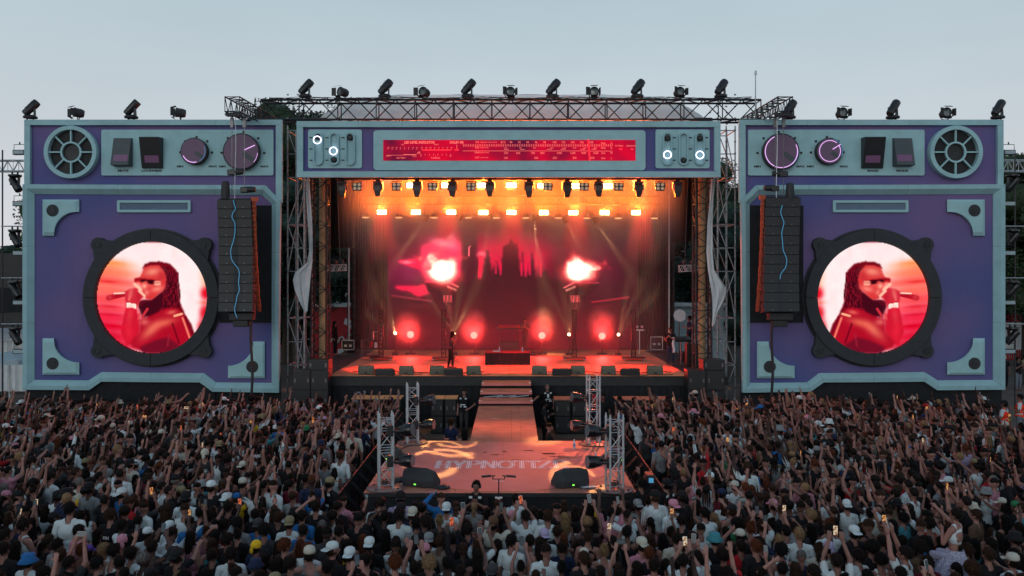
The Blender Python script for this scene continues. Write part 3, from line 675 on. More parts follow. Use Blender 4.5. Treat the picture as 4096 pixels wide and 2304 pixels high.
        an = R(-35); c, sn = math.cos(an), math.sin(an)
        b = MB(); b.obox((cx_+c*r*0.52, D-0.378, cz_+sn*r*0.52), (r*0.72, 0.012, r*0.27), Matrix.Rotation(-an, 3, 'Y')); b.build('pointer', M['slate'], kn)
        def arc(a0, a1, rr, m, w=0.020, n=26):
            b = MB(); b.annulus(cx_, cz_, r*rr+w, r*rr-w, D-0.386, D-0.379, n, R(a0), R(a1)); return b.build('neon_arc', m, kn)
        def bar(r0, r1, ang, m):
            c, sn = math.cos(R(ang)), math.sin(R(ang)); b = MB(); b.tube((cx_+c*r*r0, D-0.388, cz_+sn*r*r0), (cx_+c*r*r1, D-0.388, cz_+sn*r*r1), 0.017, 6); b.build('neon_bar', m, kn)
        if not mirror:
            if kr < 60: arc(205, 285, 0.86, M['neonp'], 0.014); arc(-60, 25, 0.88, M['neonc'], 0.007)
            else: bar(0.2, 0.86, 24, M['neonp']); arc(-40, -5, 0.93, M['neonp'], 0.007)
        else:
            if kr < 60: arc(50, 395, 0.80, M['neonp'], 0.012, 60); bar(0.25, 0.95, 32, M['neonp']); arc(-25, 75, 0.96, M['neonc'], 0.009)
            else: arc(115, 385, 0.90, M['neonp'], 0.014, 60); arc(-55, 5, 0.93, M['neonc'], 0.006)
        for dx, dz in dots:
            b = MB(); b.disc(X(dx, 0.1), Z(dz, 0.1), q*5.0, D-0.104, D-0.091, 16); b.build('scale_dot', M['black'], t)
        mn, mx = (wpos[0], wpos[1]) if not mirror else (wpos[1], wpos[0])
        for wd, xx in (('MIN', mn), ('MAX', mx)):
            text(wd, 0.105, M['black'], t, X(xx, 0.1), D-0.093, Z(666, 0.1), 1.45, 0.003, 0.006)
    # lattice vent
    xa, xb = sorted((X(468, 0.1), X(762, 0.1))); z0, z1 = Z(849, 0.1), Z(801, 0.1)
    b = MB(); ou = rounded(xa, xb, z0, z1, 0.05); inn = rounded(xa+0.11, xb-0.11, z0+0.10, z1-0.10, 0.012)
    b.band([[(x, D-0.03, z) for x, z in ou], [(x, D-0.11, z) for x, z in ou], [(x, D-0.11, z) for x, z in inn], [(x, D-0.03, z) for x, z in inn]]); vt = b.build('lattice_vent', M['teal2'], t)
    b = MB(); zz0, zz1 = z0+0.10, z1-0.10; h = zz1-zz0; st_ = 0.105; i = 0
    x = xa+0.11-h
    while x < xb-0.11:
        for sgn in (1, -1):
            p0 = [x, zz0] if sgn > 0 else [x, zz1]; p1 = [x+h, zz1] if sgn > 0 else [x+h, zz0]
            if p0[0] < xa+0.11: f_ = (xa+0.11-p0[0])/h; p0 = [xa+0.11, p0[1]+(p1[1]-p0[1])*f_]
            if p1[0] > xb-0.11: f_ = (p1[0]-(xb-0.11))/h; p1 = [xb-0.11, p1[1]-(p1[1]-(zz0 if sgn > 0 else zz1))*f_]
            if p1[0]-p0[0] > 0.01: b.tube((p0[0], D-0.07-0.005*sgn, p0[1]), (p1[0], D-0.07-0.005*sgn, p1[1]), 0.0085, 4, caps=False)
        x += st_
    b.build('lattice', M['teal3'], vt)
    # corner plates with a round recess
    def corner(px0, py0, px1, py1, corner_in, disc):
        # corner_in: which corner is scooped: signs in pixel space
        n = 10; w, h = px1-px0, py1-py0; lx, ly = 0.34, 0.34
        def local(u, v): # u to the inner side, v to the inner side, 0..1
            x = px0+u*w if corner_in[0] > 0 else px1-u*w; y = py0+v*h if corner_in[1] > 0 else py1-v*h
            return x, y
        outl = [(0, 0), (1, 0), (1, 0.34)] + [(1-0.66*math.sin(R(90)*i/n) if False else 0.31+0.69*(1-math.sin(R(90)*i/n)), 0.34+0.66*(1-math.cos(R(90)*i/n))) for i in range(1, n)] + [(0.31, 1), (0, 1)]
        ins = []
        cxm, cym = 0.36, 0.36
        P1 = [local(u, v) for u, v in outl]; P2 = [local(u+(cxm-u)*0.16+ (0.0), v+(cym-v)*0.16) for u, v in outl]
        L = [[(X(a, y), D-y, Z(c, y)) for a, c in pp] for pp, y in ((P1, 0.02), (P1, 0.12), (P2, 0.19))]
        b = MB(); b.band(L); k0 = len(b.v)-len(outl); b.f.append(tuple(range(k0, k0+len(outl)))); b.m.append(0)
        co = b.build('corner_plate', M['teal2'], t)
        b = MB(); b.disc(X(disc[0], 0.2), Z(disc[1], 0.2), q*24, D-0.205, D-0.188, 28); b.build('bolt_recess', M['charcoal'], co)
        b = MB(); b.disc(X(disc[0], 0.2), Z(disc[1], 0.2), q*12, D-0.225, D-0.204, 6); b.build('bolt_head', M['black'], co)
    corner(170, 798, 317, 943, (1, 1), (210, 842))
    corner(170, 1353, 317, 1499, (1, -1), (210, 1454))
    corner(912, 1366, 1059, 1513, (-1, -1), (1009, 1467))
    # dark opening behind the line array
    pr(880, 1089, 822, 1290, 0.04, 0.06, 'black_scrim', M['blackfab'])
    # round woofer ring with four lugs, screen inside
    cx_, cz_ = X(607, 0.2), Z(1191, 0.2); r = q*277
    b = MB(); ring = []
    b.annulus(cx_, cz_, r, r*0.975, D-0.10, D-0.03, 96); b.build('woofer_gasket', M['black'], t)
    for k in range(4):
        b = MB(); b.annulus(cx_, cz_, r*0.972, r*0.805, D-0.34, D-0.03, 24, R(90*k)+0.002, R(90*k+90)-0.002); o = b.build('woofer_ring', M['charcoal'], t, bevel=0.02)
    for k in range(4):
        a = R(45+90*k); dx, dz = math.cos(a), math.sin(a); lx, lz = cx_+dx*r*1.075, cz_+dz*r*1.075
        b = MB(); pts = []; tx, tz = -dz, dx
        for i in range(13):
            th = -math.pi/2 + math.pi*i/12; pts.append((lx + (dx*math.cos(th)+tx*math.sin(th))*0.30, lz + (dz*math.cos(th)+tz*math.sin(th))*0.30))
        pts += [(cx_+dx*r*0.93+tx*0.62, cz_+dz*r*0.93+tz*0.62), (cx_+dx*r*0.93-tx*0.62, cz_+dz*r*0.93-tz*0.62)]
        b.prism(pts, D-0.28, D-0.03); lg = b.build('lug', M['charcoal'], t, bevel=0.02)
        b = MB(); b.annulus(lx, lz, 0.15, 0.12, D-0.295, D-0.279, 20); b.disc(lx, lz, 0.085, D-0.31, D-0.279, 6); b.build('bolt_head', M['black'], lg)
    # the round video screen, one coloured LED tile per picture cell
    rs = q*222; N = img.shape[0]
    me = bpy.data.meshes.new('video_screen'); vs = []; fs = []
    cxs, czs = X(611, 0.12), Z(1190, 0.12)
    ids = -np.ones((N+1, N+1), int)
    ys_, xs_ = np.mgrid[0:N, 0:N]; uu = (xs_+0.5)/N*2-1; vv = 1-(ys_+0.5)/N*2
    keep = uu**2+vv**2 < 1.0
    cols = []
    for j in range(N):
        for i in range(N):
            if not keep[j, i]: continue
            qd = []
            for (a, c) in ((i, j+1), (i+1, j+1), (i+1, j), (i, j)):
                if ids[c, a] < 0:
                    ids[c, a] = len(vs); uq, vq = a/N*2-1, 1-c/N*2; vs.append((cxs+uq*rs*kx-base[0], -0.12, czs+vq*rs))
                qd.append(int(ids[c, a]))
            fs.append(tuple(qd)); cols.append(img[j, i])
    me.from_pydata(vs, [], fs); at = me.color_attributes.new('Col', 'FLOAT_COLOR', 'CORNER')
    ca = np.ones((len(fs)*4, 4), np.float32); ca[:, :3] = np.repeat(np.array(cols, np.float32), 4, axis=0); at.data.foreach_set('color', ca.ravel())
    me.materials.append(M['led']); o = bpy.data.objects.new('video_screen', me); COL.objects.link(o); setparent(o, t)
    o['label'] = 'round red and white video screen of a performer holding a microphone'
    return t, X, Z, D
img = singer_picture()
TL = tower('blue-purple boombox tower with MUTE and LOUDNESS switches', False, ('MUTE', 'LOUDNESS'), img)
TR = tower('blue-purple boombox tower with BAND and MODE switches', True, ('MODE', 'BAND'), img[:, ::-1])

# ================================================================== header panel with tuner
HD = 35.0
hx = lambda px: (px-CX)/F*HD
hz = lambda py: CH+(HZ-py)/F*HD
hq = HD/F
hd = thing('header_panel', 'long teal and purple tuner panel spanning above the stage opening', 'stage header', (hx(2035), HD, 0))
def hb(x0, x1, y0, y1, d0, d1, name, m, bev=0.0, par=None):
    b = MB(); b.bx(hx(x0), hx(x1), HD-d1, HD-d0, hz(y1), hz(y0)); return b.build(name, m, par or hd, bevel=bev)
hb(1192, 2877, 489, 709, -0.12, 0.0, 'cloth_panel', M['fabric'])
for a_, b_ in ((1190, 1611), (1611.6, 2050), (2050.6, 2470), (2470.6, 2879)): hb(a_, b_, 487, 511, 0.001, 0.16, 'frame_board', M['teal'], 0.008); hb(a_, b_, 687, 711, 0.001, 0.16, 'frame_board', M['teal'], 0.008)
hb(1190, 1215, 511.3, 686.7, 0.001, 0.158, 'frame_board', M['teal'], 0.008); hb(2854, 2879, 511.3, 686.7, 0.001, 0.158, 'frame_board', M['teal'], 0.008)
for px0, px1, xs, left in ((1234, 1449, (1275, 1339, 1403), True), (2621, 2837, (2667, 2731, 2796), False)):
    b = MB(); b.prism(rounded(hx(px0), hx(px1), hz(674), hz(519), 0.09), HD-0.08, HD-0.001); sp = b.build('slider_plate', M['teal2'], hd, bevel=0.006)
    for k, px in enumerate(xs):
        ou = rounded(hx(px-20), hx(px+20), hz(663), hz(531), hq*19.5, 8); inn = rounded(hx(px-13), hx(px+13), hz(656), hz(538), hq*12.6, 8)
        b = MB(); b.band([[(x, HD-0.08, z) for x, z in ou], [(x, HD-0.20, z) for x, z in ou], [(x, HD-0.20, z) for x, z in inn], [(x, HD-0.075, z) for x, z in inn]]); b.build('slider_slot', M['teal3'], sp)
        ky = (551, 640, 552) if left else (555, 643, 555)
        b = MB(); b.lathe([(hq*11.5, -0.1), (hq*11.5, 0.05), (hq*7, 0.10), (0, 0.10)], (hx(px), HD-0.12, hz(ky[k])), 20, Matrix.Rotation(R(90), 3, 'X')); b.build('slider_knob', M['black'], sp, smooth=True)
        gy = {True: (563, 607, None), False: (622, None, 623)}[left][k]
        if gy:
            b = MB(); b.annulus(hx(px-1), hz(gy), hq*16.5, hq*13.2, HD-0.232, HD-0.222, 32); b.build('neon_ring', M['neonw'], sp)
        for ty in (552, 597, 642):
            tx = px-29 if left else px+29
            b = MB(); b.bx(hx(tx-6.5), hx(tx+6.5), HD-0.092, HD-0.081, hz(ty+2.2), hz(ty-2.2)); b.build('tick', M['black'], sp)
b = MB(); b.prism(rounded(hx(1495), hx(2581), hz(682), hz(522), 0.14), HD-0.09, HD-0.001); dp = b.build('display_plate', M['teal2'], hd, bevel=0.006)
def tuner_mat():
    m = bpy.data.materials.new('tuner_led'); n, l = nodes(m); n.remove(n['Principled BSDF'])
    t = n.new('ShaderNodeTexCoord'); nz = n.new('ShaderNodeTexNoise'); nz.inputs['Scale'].default_value = 0.55; nz.inputs['Detail'].default_value = 2; l.new(t.outputs['Object'], nz.inputs['Vector'])
    rp = n.new('ShaderNodeValToRGB'); rp.color_ramp.elements[0].position = 0.36; rp.color_ramp.elements[0].color = (0.13, 0.008, 0.04, 1); rp.color_ramp.elements[1].position = 0.60; rp.color_ramp.elements[1].color = (0.74, 0.004, 0.035, 1)
    e = n.new('ShaderNodeEmission'); e.inputs[1].default_value = 0.95; l.new(nz.outputs['Fac'], rp.inputs[0]); l.new(rp.outputs[0], e.inputs[0]); l.new(e.outputs[0], n['Material Output'].inputs[0]); return m
M['tuner'] = tuner_mat()
b = MB(); b.bx(hx(1534), hx(2541), HD-0.10, HD-0.091, hz(644), hz(561)); sc_ = b.build('tuner_display', M['tuner'], hd)
ax = lambda cx: 1500+cx/4.4414      # from the two close-up crops
bx2 = lambda cx: 2000+cx/4.4414
ay = lambda cyy: 540+cyy/4.4414
TY = HD-0.1035
def tt(s, px, cyy, h, sx=1.0, bold=0.0): text(s, h*hq/4.4414*1.45, M['lcd'], sc_, hx(px), TY, hz(ay(cyy)), sx, 0.001, bold, name='print')
def tl(x0, x1, y0, y1, m='lcd', name='print_line'): 
    b = MB(); b.bx(hx(x0), hx(x1), TY-0.001, TY+0.002, hz(ay(y1)), hz(ay(y0))); b.build(name, M[m], sc_)
tt('LED LEVEL INDICATOR', ax(795), 140, 42, 0.86, 0.004); tt('DOLBY NR', ax(1455), 140, 40, 0.86, 0.004)
tt('LEFT', ax(500), 178, 20); tt('RIGHT', ax(1095), 178, 20); tt('dB', ax(782), 322, 38); tt('EMPTY', ax(250), 382, 22); tt('FULL', ax(708), 384, 24); tt('BATTERY', ax(470), 415, 27); tt('TUNING', ax(1077), 416, 29)
for i, s in enumerate(('-20', '-15', '-10', '-5', '-3', '0', '+3', '+6')):
    tt(s, ax(238+i*73), 232, 22); tt(s, ax(836+i*75), 232, 22)
    tl(ax(234+i*73), ax(240+i*73), 248, 266); tl(ax(832+i*75), ax(838+i*75), 248, 266)
    tl(ax(818+i*75), ax(824+i*75), 344, 368)
tt('0', ax(820), 382, 24); tt('5', ax(1077), 382, 22); tt('10', ax(1343), 382, 24)
tl(ax(215), ax(510), 362, 367); tl(ax(510), ax(742), 350, 362); tl(ax(1453), ax(1460), 178, 255); tl(ax(1418), ax(1490), 258, 284, 'needle'); tl(ax(840), ax(1355), 264, 286, 'needle')
for s, y, ln in (('FM', 137, 'FREQUENCY MODULATION'), ('SW', 233, 'SHORT WAVE'), ('MW', 320, 'MEDIUM WAVE'), ('LW', 408, 'LONG WAVE')):
    tt(s, ax(1817), y, 34); tt(ln, ax(1945 if s != 'FM' else 2020), y, 19, 0.85)
b = MB()
for i in range(86):
    px = ax(1572) + (bx2(1985)-ax(1572))*i/85
    if abs(px-bx2(1578)) < 3.0: continue
    b.bx(hx(px-0.85), hx(px+0.85), TY-0.001, TY+0.002, hz(ay(213)), hz(ay(170)))
b.build('tuning_scale', M['lcd'], sc_)
tl(ax(1560), bx2(1562), 286, 292); tl(bx2(1602), bx2(1995), 289, 295)
for s, x in (('87.5', 57), ('90', 195), ('92', 342), ('94', 490), ('96', 640), ('98', 790), ('100', 965), ('102', 1123), ('104', 1285), ('106', 1448), ('108', 1614)): tt(s, bx2(x), 138, 37, 0.9)
for s, x in (('6.0', 98), ('7.0', 360), ('8.0', 612), ('10.0', 917), ('12.0', 1135), ('14.0', 1318), ('16.0', 1500), ('18.0', 1683)): tt(s, bx2(x), 238, 27, 0.9)
for x in (120, 402, 882, 1125, 1470, 1670): tl(bx2(x-48), bx2(x+36), 256, 263)
for s, x in (('530', 108), ('600', 322), ('700', 584), ('800', 752), ('1000', 1050), ('1200', 1288), ('1400', 1478), ('1600', 1694)): tt(s, bx2(x), 328, 37, 0.9)
for s, x in (('150', 103), ('200', 642), ('250', 970), ('300', 1320), ('350', 1640)): tt(s, bx2(x), 415, 37, 0.9)
for s, y, u_ in (('MHz', 155, 'U'), ('MHz', 241, 'K'), ('kHz', 328, 'M'), ('kHz', 420, 'L')): tt(s, bx2(1830), y, 33, 0.9); tt(u_, bx2(1975), y, 33)
tt('FM STEREO', bx2(2110), 200, 25, 0.8); tt('OPERATION', bx2(2322), 202, 27, 0.8)
tl(bx2(2110), bx2(2165), 246, 272, 'needle'); tl(bx2(2315), bx2(2365), 246, 272, 'needle')
b = MB(); b.add([(hx(bx2(1548)), TY-0.003, hz(ay(86))), (hx(bx2(1580)), TY-0.003, hz(ay(86))), (hx(bx2(1608)), TY-0.003, hz(ay(460))), (hx(bx2(1576)), TY-0.003, hz(ay(460)))], [(3, 2, 1, 0)]); b.build('tuning_needle', M['needle'], sc_)
# ================================================================== trusses, roof, wings
ORD = ['first', 'second', 'third', 'fourth', 'fifth', 'sixth', 'seventh', 'eighth', 'ninth', 'tenth', 'eleventh', 'twelfth']
def truss_parts(p0, p1, w, h, cr, lr, bay, m, par, up=Vector((0, 0, 1)), rungs=True):
    p0, p1 = Vector(p0), Vector(p1); d = (p1-p0); L = d.length; d.normalize(); s = d.cross(up).normalized(); u = s.cross(d).normalized()
    cs = [s*(a*w/2)+u*(c*h/2) for a, c in ((-1, -1), (1, -1), (1, 1), (-1, 1))]
    for c in cs: b = MB(); b.tube(p0+c, p1+c, cr, 8); b.build('chord', m, par, smooth=True)
    b = MB(); n = max(1, round(L/bay))
    for i in range(n):
        a0, a1, am = p0+d*(L*i/n), p0+d*(L*(i+1)/n), p0+d*(L*(i+0.5)/n)
        for k in range(4):
            c0, c1 = cs[k], cs[(k+1) % 4]
            if k % 2 == 1 or True:
                b.tube(a0+c0, am+c1, lr, 5, caps=False); b.tube(am+c1, a1+c0, lr, 5, caps=False)
            if rungs: b.tube(a0+c0, a0+c1, lr, 5, caps=False)
    for k in range(4): b.tube(p1+cs[k], p1+cs[(k+1) % 4], lr, 5, caps=False)
    b.build('lacing', m, par)
RT = 36.0
rz0, rz1 = CH+(HZ-482)/F*RT, CH+(HZ-398)/F*RT
rt = thing('roof_truss', 'long black lattice truss running above the tuner panel', 'truss', (0, RT, rz0))
truss_parts((P(1045, 0, RT)[0], RT+0.3, (rz0+rz1)/2), (P(3042, 0, RT)[0], RT+0.3, (rz0+rz1)/2), 0.75, rz1-rz0-0.06, 0.045, 0.026, 1.62, M['dtruss'], rt)
b = MB()
for k in range(5):
    xs = np.linspace(-10.2, 10.1, 60); b.path([(x, RT+0.0-0.05*k, rz1+0.03+0.03*math.sin(x*1.7+k)+0.02*math.sin(x*5+k*2)) for x in xs], 0.012, 5)
b.build('power_cable', M['black'], rt)
for nm, x0, lab in (('array_arm', -10.8, 'short black truss arm jutting forward over the LOUDNESS tower array'), ('array_arm', 10.55, 'short black truss arm jutting forward over the BAND tower array')):
    a = thing(nm, lab, 'truss', (x0, 34, 12.5)); truss_parts((x0, 32.8, 12.85), (x0*0.985, 37.2, 12.85), 0.56, 0.56, 0.028, 0.017, 0.6, M['dtruss'], a)
    b = MB(); b.bx(x0-0.3, x0+0.3, 32.9, 33.15, 12.42, 12.54); b.build('end_plate', M['black'], a)
ant = thing('antenna_mast', 'thin pale antenna mast standing above the roof truss', 'antenna', P(3022, 430, 35.5))
b = MB(); b.tube(P(3022, 470, 35.5), P(3022, 300, 35.5), 0.030, 6, 0.018); b.build('pole', M['galv'], ant)
b = MB(); b.tube(P(3022, 300, 35.5), P(3023, 283, 35.5), 0.05, 6); b.tube(P(3016, 296, 35.5), P(3030, 296, 35.5), 0.012, 5); b.build('antenna_head', M['white'], ant)

# barrel roof of pale tarpaulin
rf = thing('stage_roof', 'pale blue tarpaulin barrel roof over the stage, seen behind the truss', 'roof', (0, 42, 12))
b = MB(); A = np.linspace(-1, 1, 33); outl = [(8.9*a, 12.80+1.42*(1-abs(a)**7)) for a in A]
L = [[(x, y, z + 0.03*math.sin(x*2.2+y)) for x, z in outl] for y in np.linspace(37.6, 48.6, 12)]
b.band(L, closed=False); b.build('tarpaulin', M['canvas'], rf, smooth=True)
b = MB(); pts = [(x, z-0.02) for x, z in outl]; b.prism(pts[::-1], 37.50, 37.58); b.build('gable_end', M['valance'], rf)
b = MB(); b.bx(-8.9, 8.9, 36.7, 48.6, 12.35, 12.40); b.build('black_ceiling', M['blackfab'], rf)
for k in range(5):
    b = MB(); x = -7.6+3.8*k; b.tube((x, 37.7, 12.6), (x, 48.4, 12.6), 0.05, 6); b.build('rafter', M['dtruss'], rf)
# drapes closing the stage
def drape(label, x0, x1, y, z0, z1, n=60, amp=0.06, side=False, m='blackfab'):
    t = thing('black_drape', label, 'drape', ((x0+x1)/2, y, z0)); b = MB(); pts = []
    for i in range(n+1):
        f_ = i/n; pts.append((x0+(x1-x0)*f_, y+amp*math.sin(f_*n*1.7)+0.4*amp*math.sin(f_*n*0.63)))
    b.band([[(x, yy, z1) for x, yy in pts], [(x, yy+0.02*math.sin(x*7), z0) for x, yy in pts]], closed=False); b.build('cloth', M[m], t, smooth=True)
    b = MB(); b.tube((x0, y, z1), (x1, y, z1), 0.03, 6); b.build('rail', M['dtruss'], t); return t
drape('tall black drape at the back of the stage beside the castle screen, drums side', -8.9, -6.75, 47.0, STZ, 12.3)
drape('tall black drape at the back of the stage beside the castle screen, monitor-desk side', 7.0, 9.0, 47.0, STZ, 12.3)
drape('black drape behind and above the castle screen', -6.9, 7.1, 47.25, STZ, 12.3)
drape('short black scrim hung beside the stage leg near the white tarpaulin sheet', -9.3, -8.0, 43.0, 7.6, 12.3)
drape('short black scrim hung beside the stage leg near the monitor desk', 8.0, 9.3, 43.0, 7.9, 12.3)
# the castle video wall
cw = thing('video_wall', 'dark red video wall showing a castle and two fires', 'video wall', (0, 46.6, STZ))
cimg = castle_picture(); ch_, cw_ = cimg.shape[:2]; VD = 46.6
X0, X1 = P(1551, 0, VD)[0], P(2548, 0, VD)[0]; Z1, Z0 = P(0, 866, VD)[2], P(0, 1439, VD)[2]
jmax = int(ch_*(Z1-2.16)/(Z1-Z0)); vs = [(X0+(X1-X0)*i/cw_, VD-0.05-46.6, Z1-(Z1-Z0)*j/ch_-STZ) for j in range(jmax+1) for i in range(cw_+1)]
fs = [(j*(cw_+1)+i, (j+1)*(cw_+1)+i, (j+1)*(cw_+1)+i+1, j*(cw_+1)+i+1) for j in range(jmax) for i in range(cw_)]
me = bpy.data.meshes.new('led_face'); me.from_pydata(vs, [], fs); at = me.color_attributes.new('Col', 'FLOAT_COLOR', 'CORNER')
ca = np.ones((len(fs)*4, 4), np.float32); ca[:, :3] = np.repeat(cimg[:jmax].reshape(-1, 3).astype(np.float32), 4, axis=0); at.data.foreach_set('color', ca.ravel())
M['wall'] = colattr_emit('castle_wall', 1.7); me.materials.append(M['wall']); o = bpy.data.objects.new('led_face', me); COL.objects.link(o); setparent(o, cw)
b = MB(); b.bx(X0-0.06, X1+0.06, VD-0.04, VD+0.12, STZ+0.02, Z1+0.05); b.build('cabinet', M['black'], cw)

# stage legs: square dark lattice towers
for x0, lab in ((-8.32, 'dark lattice stage leg beside the white tarpaulin sheet, drums side'), (8.25, 'dark lattice stage leg beside the white tarpaulin sheet, monitor-desk side')):
    a = thing('stage_mast', lab, 'truss tower', (x0, 36.9, 0)); truss_parts((x0, 36.9, 0.1), (x0, 36.9, 13.0), 0.66, 0.66, 0.045, 0.022, 0.9, M['dtruss'], a, up=Vector((0, 1, 0)))
    b = MB(); b.tube((x0+0.05, 37.15, 2.0), (x0+0.05, 37.15, 12.6), 0.16, 12); b.build('rain_sleeve', M['wood'], a, smooth=True)  # pole put in; its tan colour stands for orange light inside the leg
for x0, lab in ((-8.72, 'rear dark lattice post behind the stage, drums side'), (8.6, 'rear dark lattice post behind the stage, monitor-desk side')):
    a = thing('rear_post', lab, 'truss tower', (x0, 46.2, 0)); truss_parts((x0, 46.2, 0.1), (x0, 46.2, 12.4), 0.34, 0.34, 0.03, 0.014, 0.5, M['dtruss'], a, up=Vector((0, 1, 0)))
    b = MB(); b.tube((x0-0.1, 46.0, 2.2), (x0-0.1, 46.0, 12.3), 0.035, 6); b.build('rain_pipe', M['white'], a)  # added white tube, daylight at the post's chord put into its colour
# white weather sheets hanging outside the legs
for sx, lab in ((-1, 'loose white weather sheet hanging outside the stage leg, LOUDNESS tower side'), (1, 'loose white weather sheet hanging outside the stage leg, BAND tower side')):
    a = thing('weather_sheet', lab, 'tarpaulin', (sx*8.8, 36.0, 3)); D_ = 36.0; b = MB()
    if sx < 0: rows = [(712, 1222, 1237), (800, 1226, 1242), (900, 1232, 1249), (1000, 1236, 1251), (1050, 1228, 1249), (1090, 1180, 1243), (1120, 1172, 1240), (1160, 1180, 1236), (1200, 1196, 1233), (1250, 1219, 1230)]
    else: rows = [(712, 2846, 2862), (800, 2838, 2855), (900, 2828, 2850), (1000, 2826, 2850), (1080, 2832, 2858), (1150, 2842, 2905), (1175, 2846, 2904), (1210, 2848, 2890), (1250, 2850, 2868), (1300, 2848, 2856)]
    L = []
    for py, a0, a1 in rows:
        L.append([(P(a0+(a1-a0)*i/8, py, D_)[0], D_+0.05*math.sin(i*1.3+py*0.02)+0.03*math.sin(i*2.7), P(0, py+6*math.sin(i*0.8), D_)[2]) for i in range(9)])
    b.band(L, closed=False); b.build('sheet', M['white'], a, smooth=True)
# scaffolds between towers and header
def scaffold(label, xs, y0, y1, ztop, seed):
    rr = random.Random(seed); a = thing('scaffold_tower', label, 'scaffold', ((xs[0]+xs[-1])/2, (y0+y1)/2, 0))
    for x in xs:
        for y in (y0, y1):
            b = MB(); b.tube((x, y, 0), (x, y, ztop), 0.03, 7); b.build('standard', M['galv'], a, smooth=True)
    zs = np.arange(0.4, ztop, 2.0); dd = MB()
    for i, z in enumerate(zs):
        for y in (y0, y1):
            b = MB(); b.tube((xs[0], y, z), (xs[-1], y, z), 0.024, 6); b.build('ledger', M['galv'], a)
            if i % 2: b = MB(); b.tube((xs[0], y, z+1.0), (xs[-1], y, z+1.0), 0.024, 6); b.build('ledger', M['galv'], a)
        for x in xs: b = MB(); b.tube((x, y0, z), (x, y1, z), 0.024, 6); b.build('transom', M['galv'], a)
        if i+1 < len(zs):
            for y in (y0, y1):
                p, q_ = (xs[0], y, z), (xs[-1], y, zs[i+1])
                if i % 2: p, q_ = (xs[-1], y, z), (xs[0], y, zs[i+1])
                c = MB(); c.tube(p, q_, 0.022, 6); c.build('diagonal_brace', M['galv'], a)
            c = MB(); c.tube((xs[i % len(xs)], y0, z), (xs[i % len(xs)], y1, zs[i+1]), 0.022, 6); c.build('diagonal_brace', M['galv'], a)
        for x in xs:
            for y in (y0, y1):
                for k in range(4): dd.tube((x, y, z+0.5*k), (x, y, z+0.5*k+0.05), 0.045, 7)
    tag(dd.build('coupler', M['chain'], a), kind='stuff')
    return a
scaffold('galvanised scaffold tower in the gap beside the LOUDNESS tower', (-9.55, -9.12, -8.85), 36.2, 37.6, 12.6, 1)
scaffold('galvanised scaffold tower in the gap beside the BAND tower', (8.75, 9.12, 9.5), 36.2, 37.6, 12.6, 2)
scaffold('galvanised scaffold behind the MUTE tower', (-18.5, -15.0, -11.5), 35.7, 37.3, 11.8, 3)
scaffold('galvanised scaffold behind the MODE tower', (11.5, 15.0, 18.8), 35.7, 37.3, 11.8, 4)

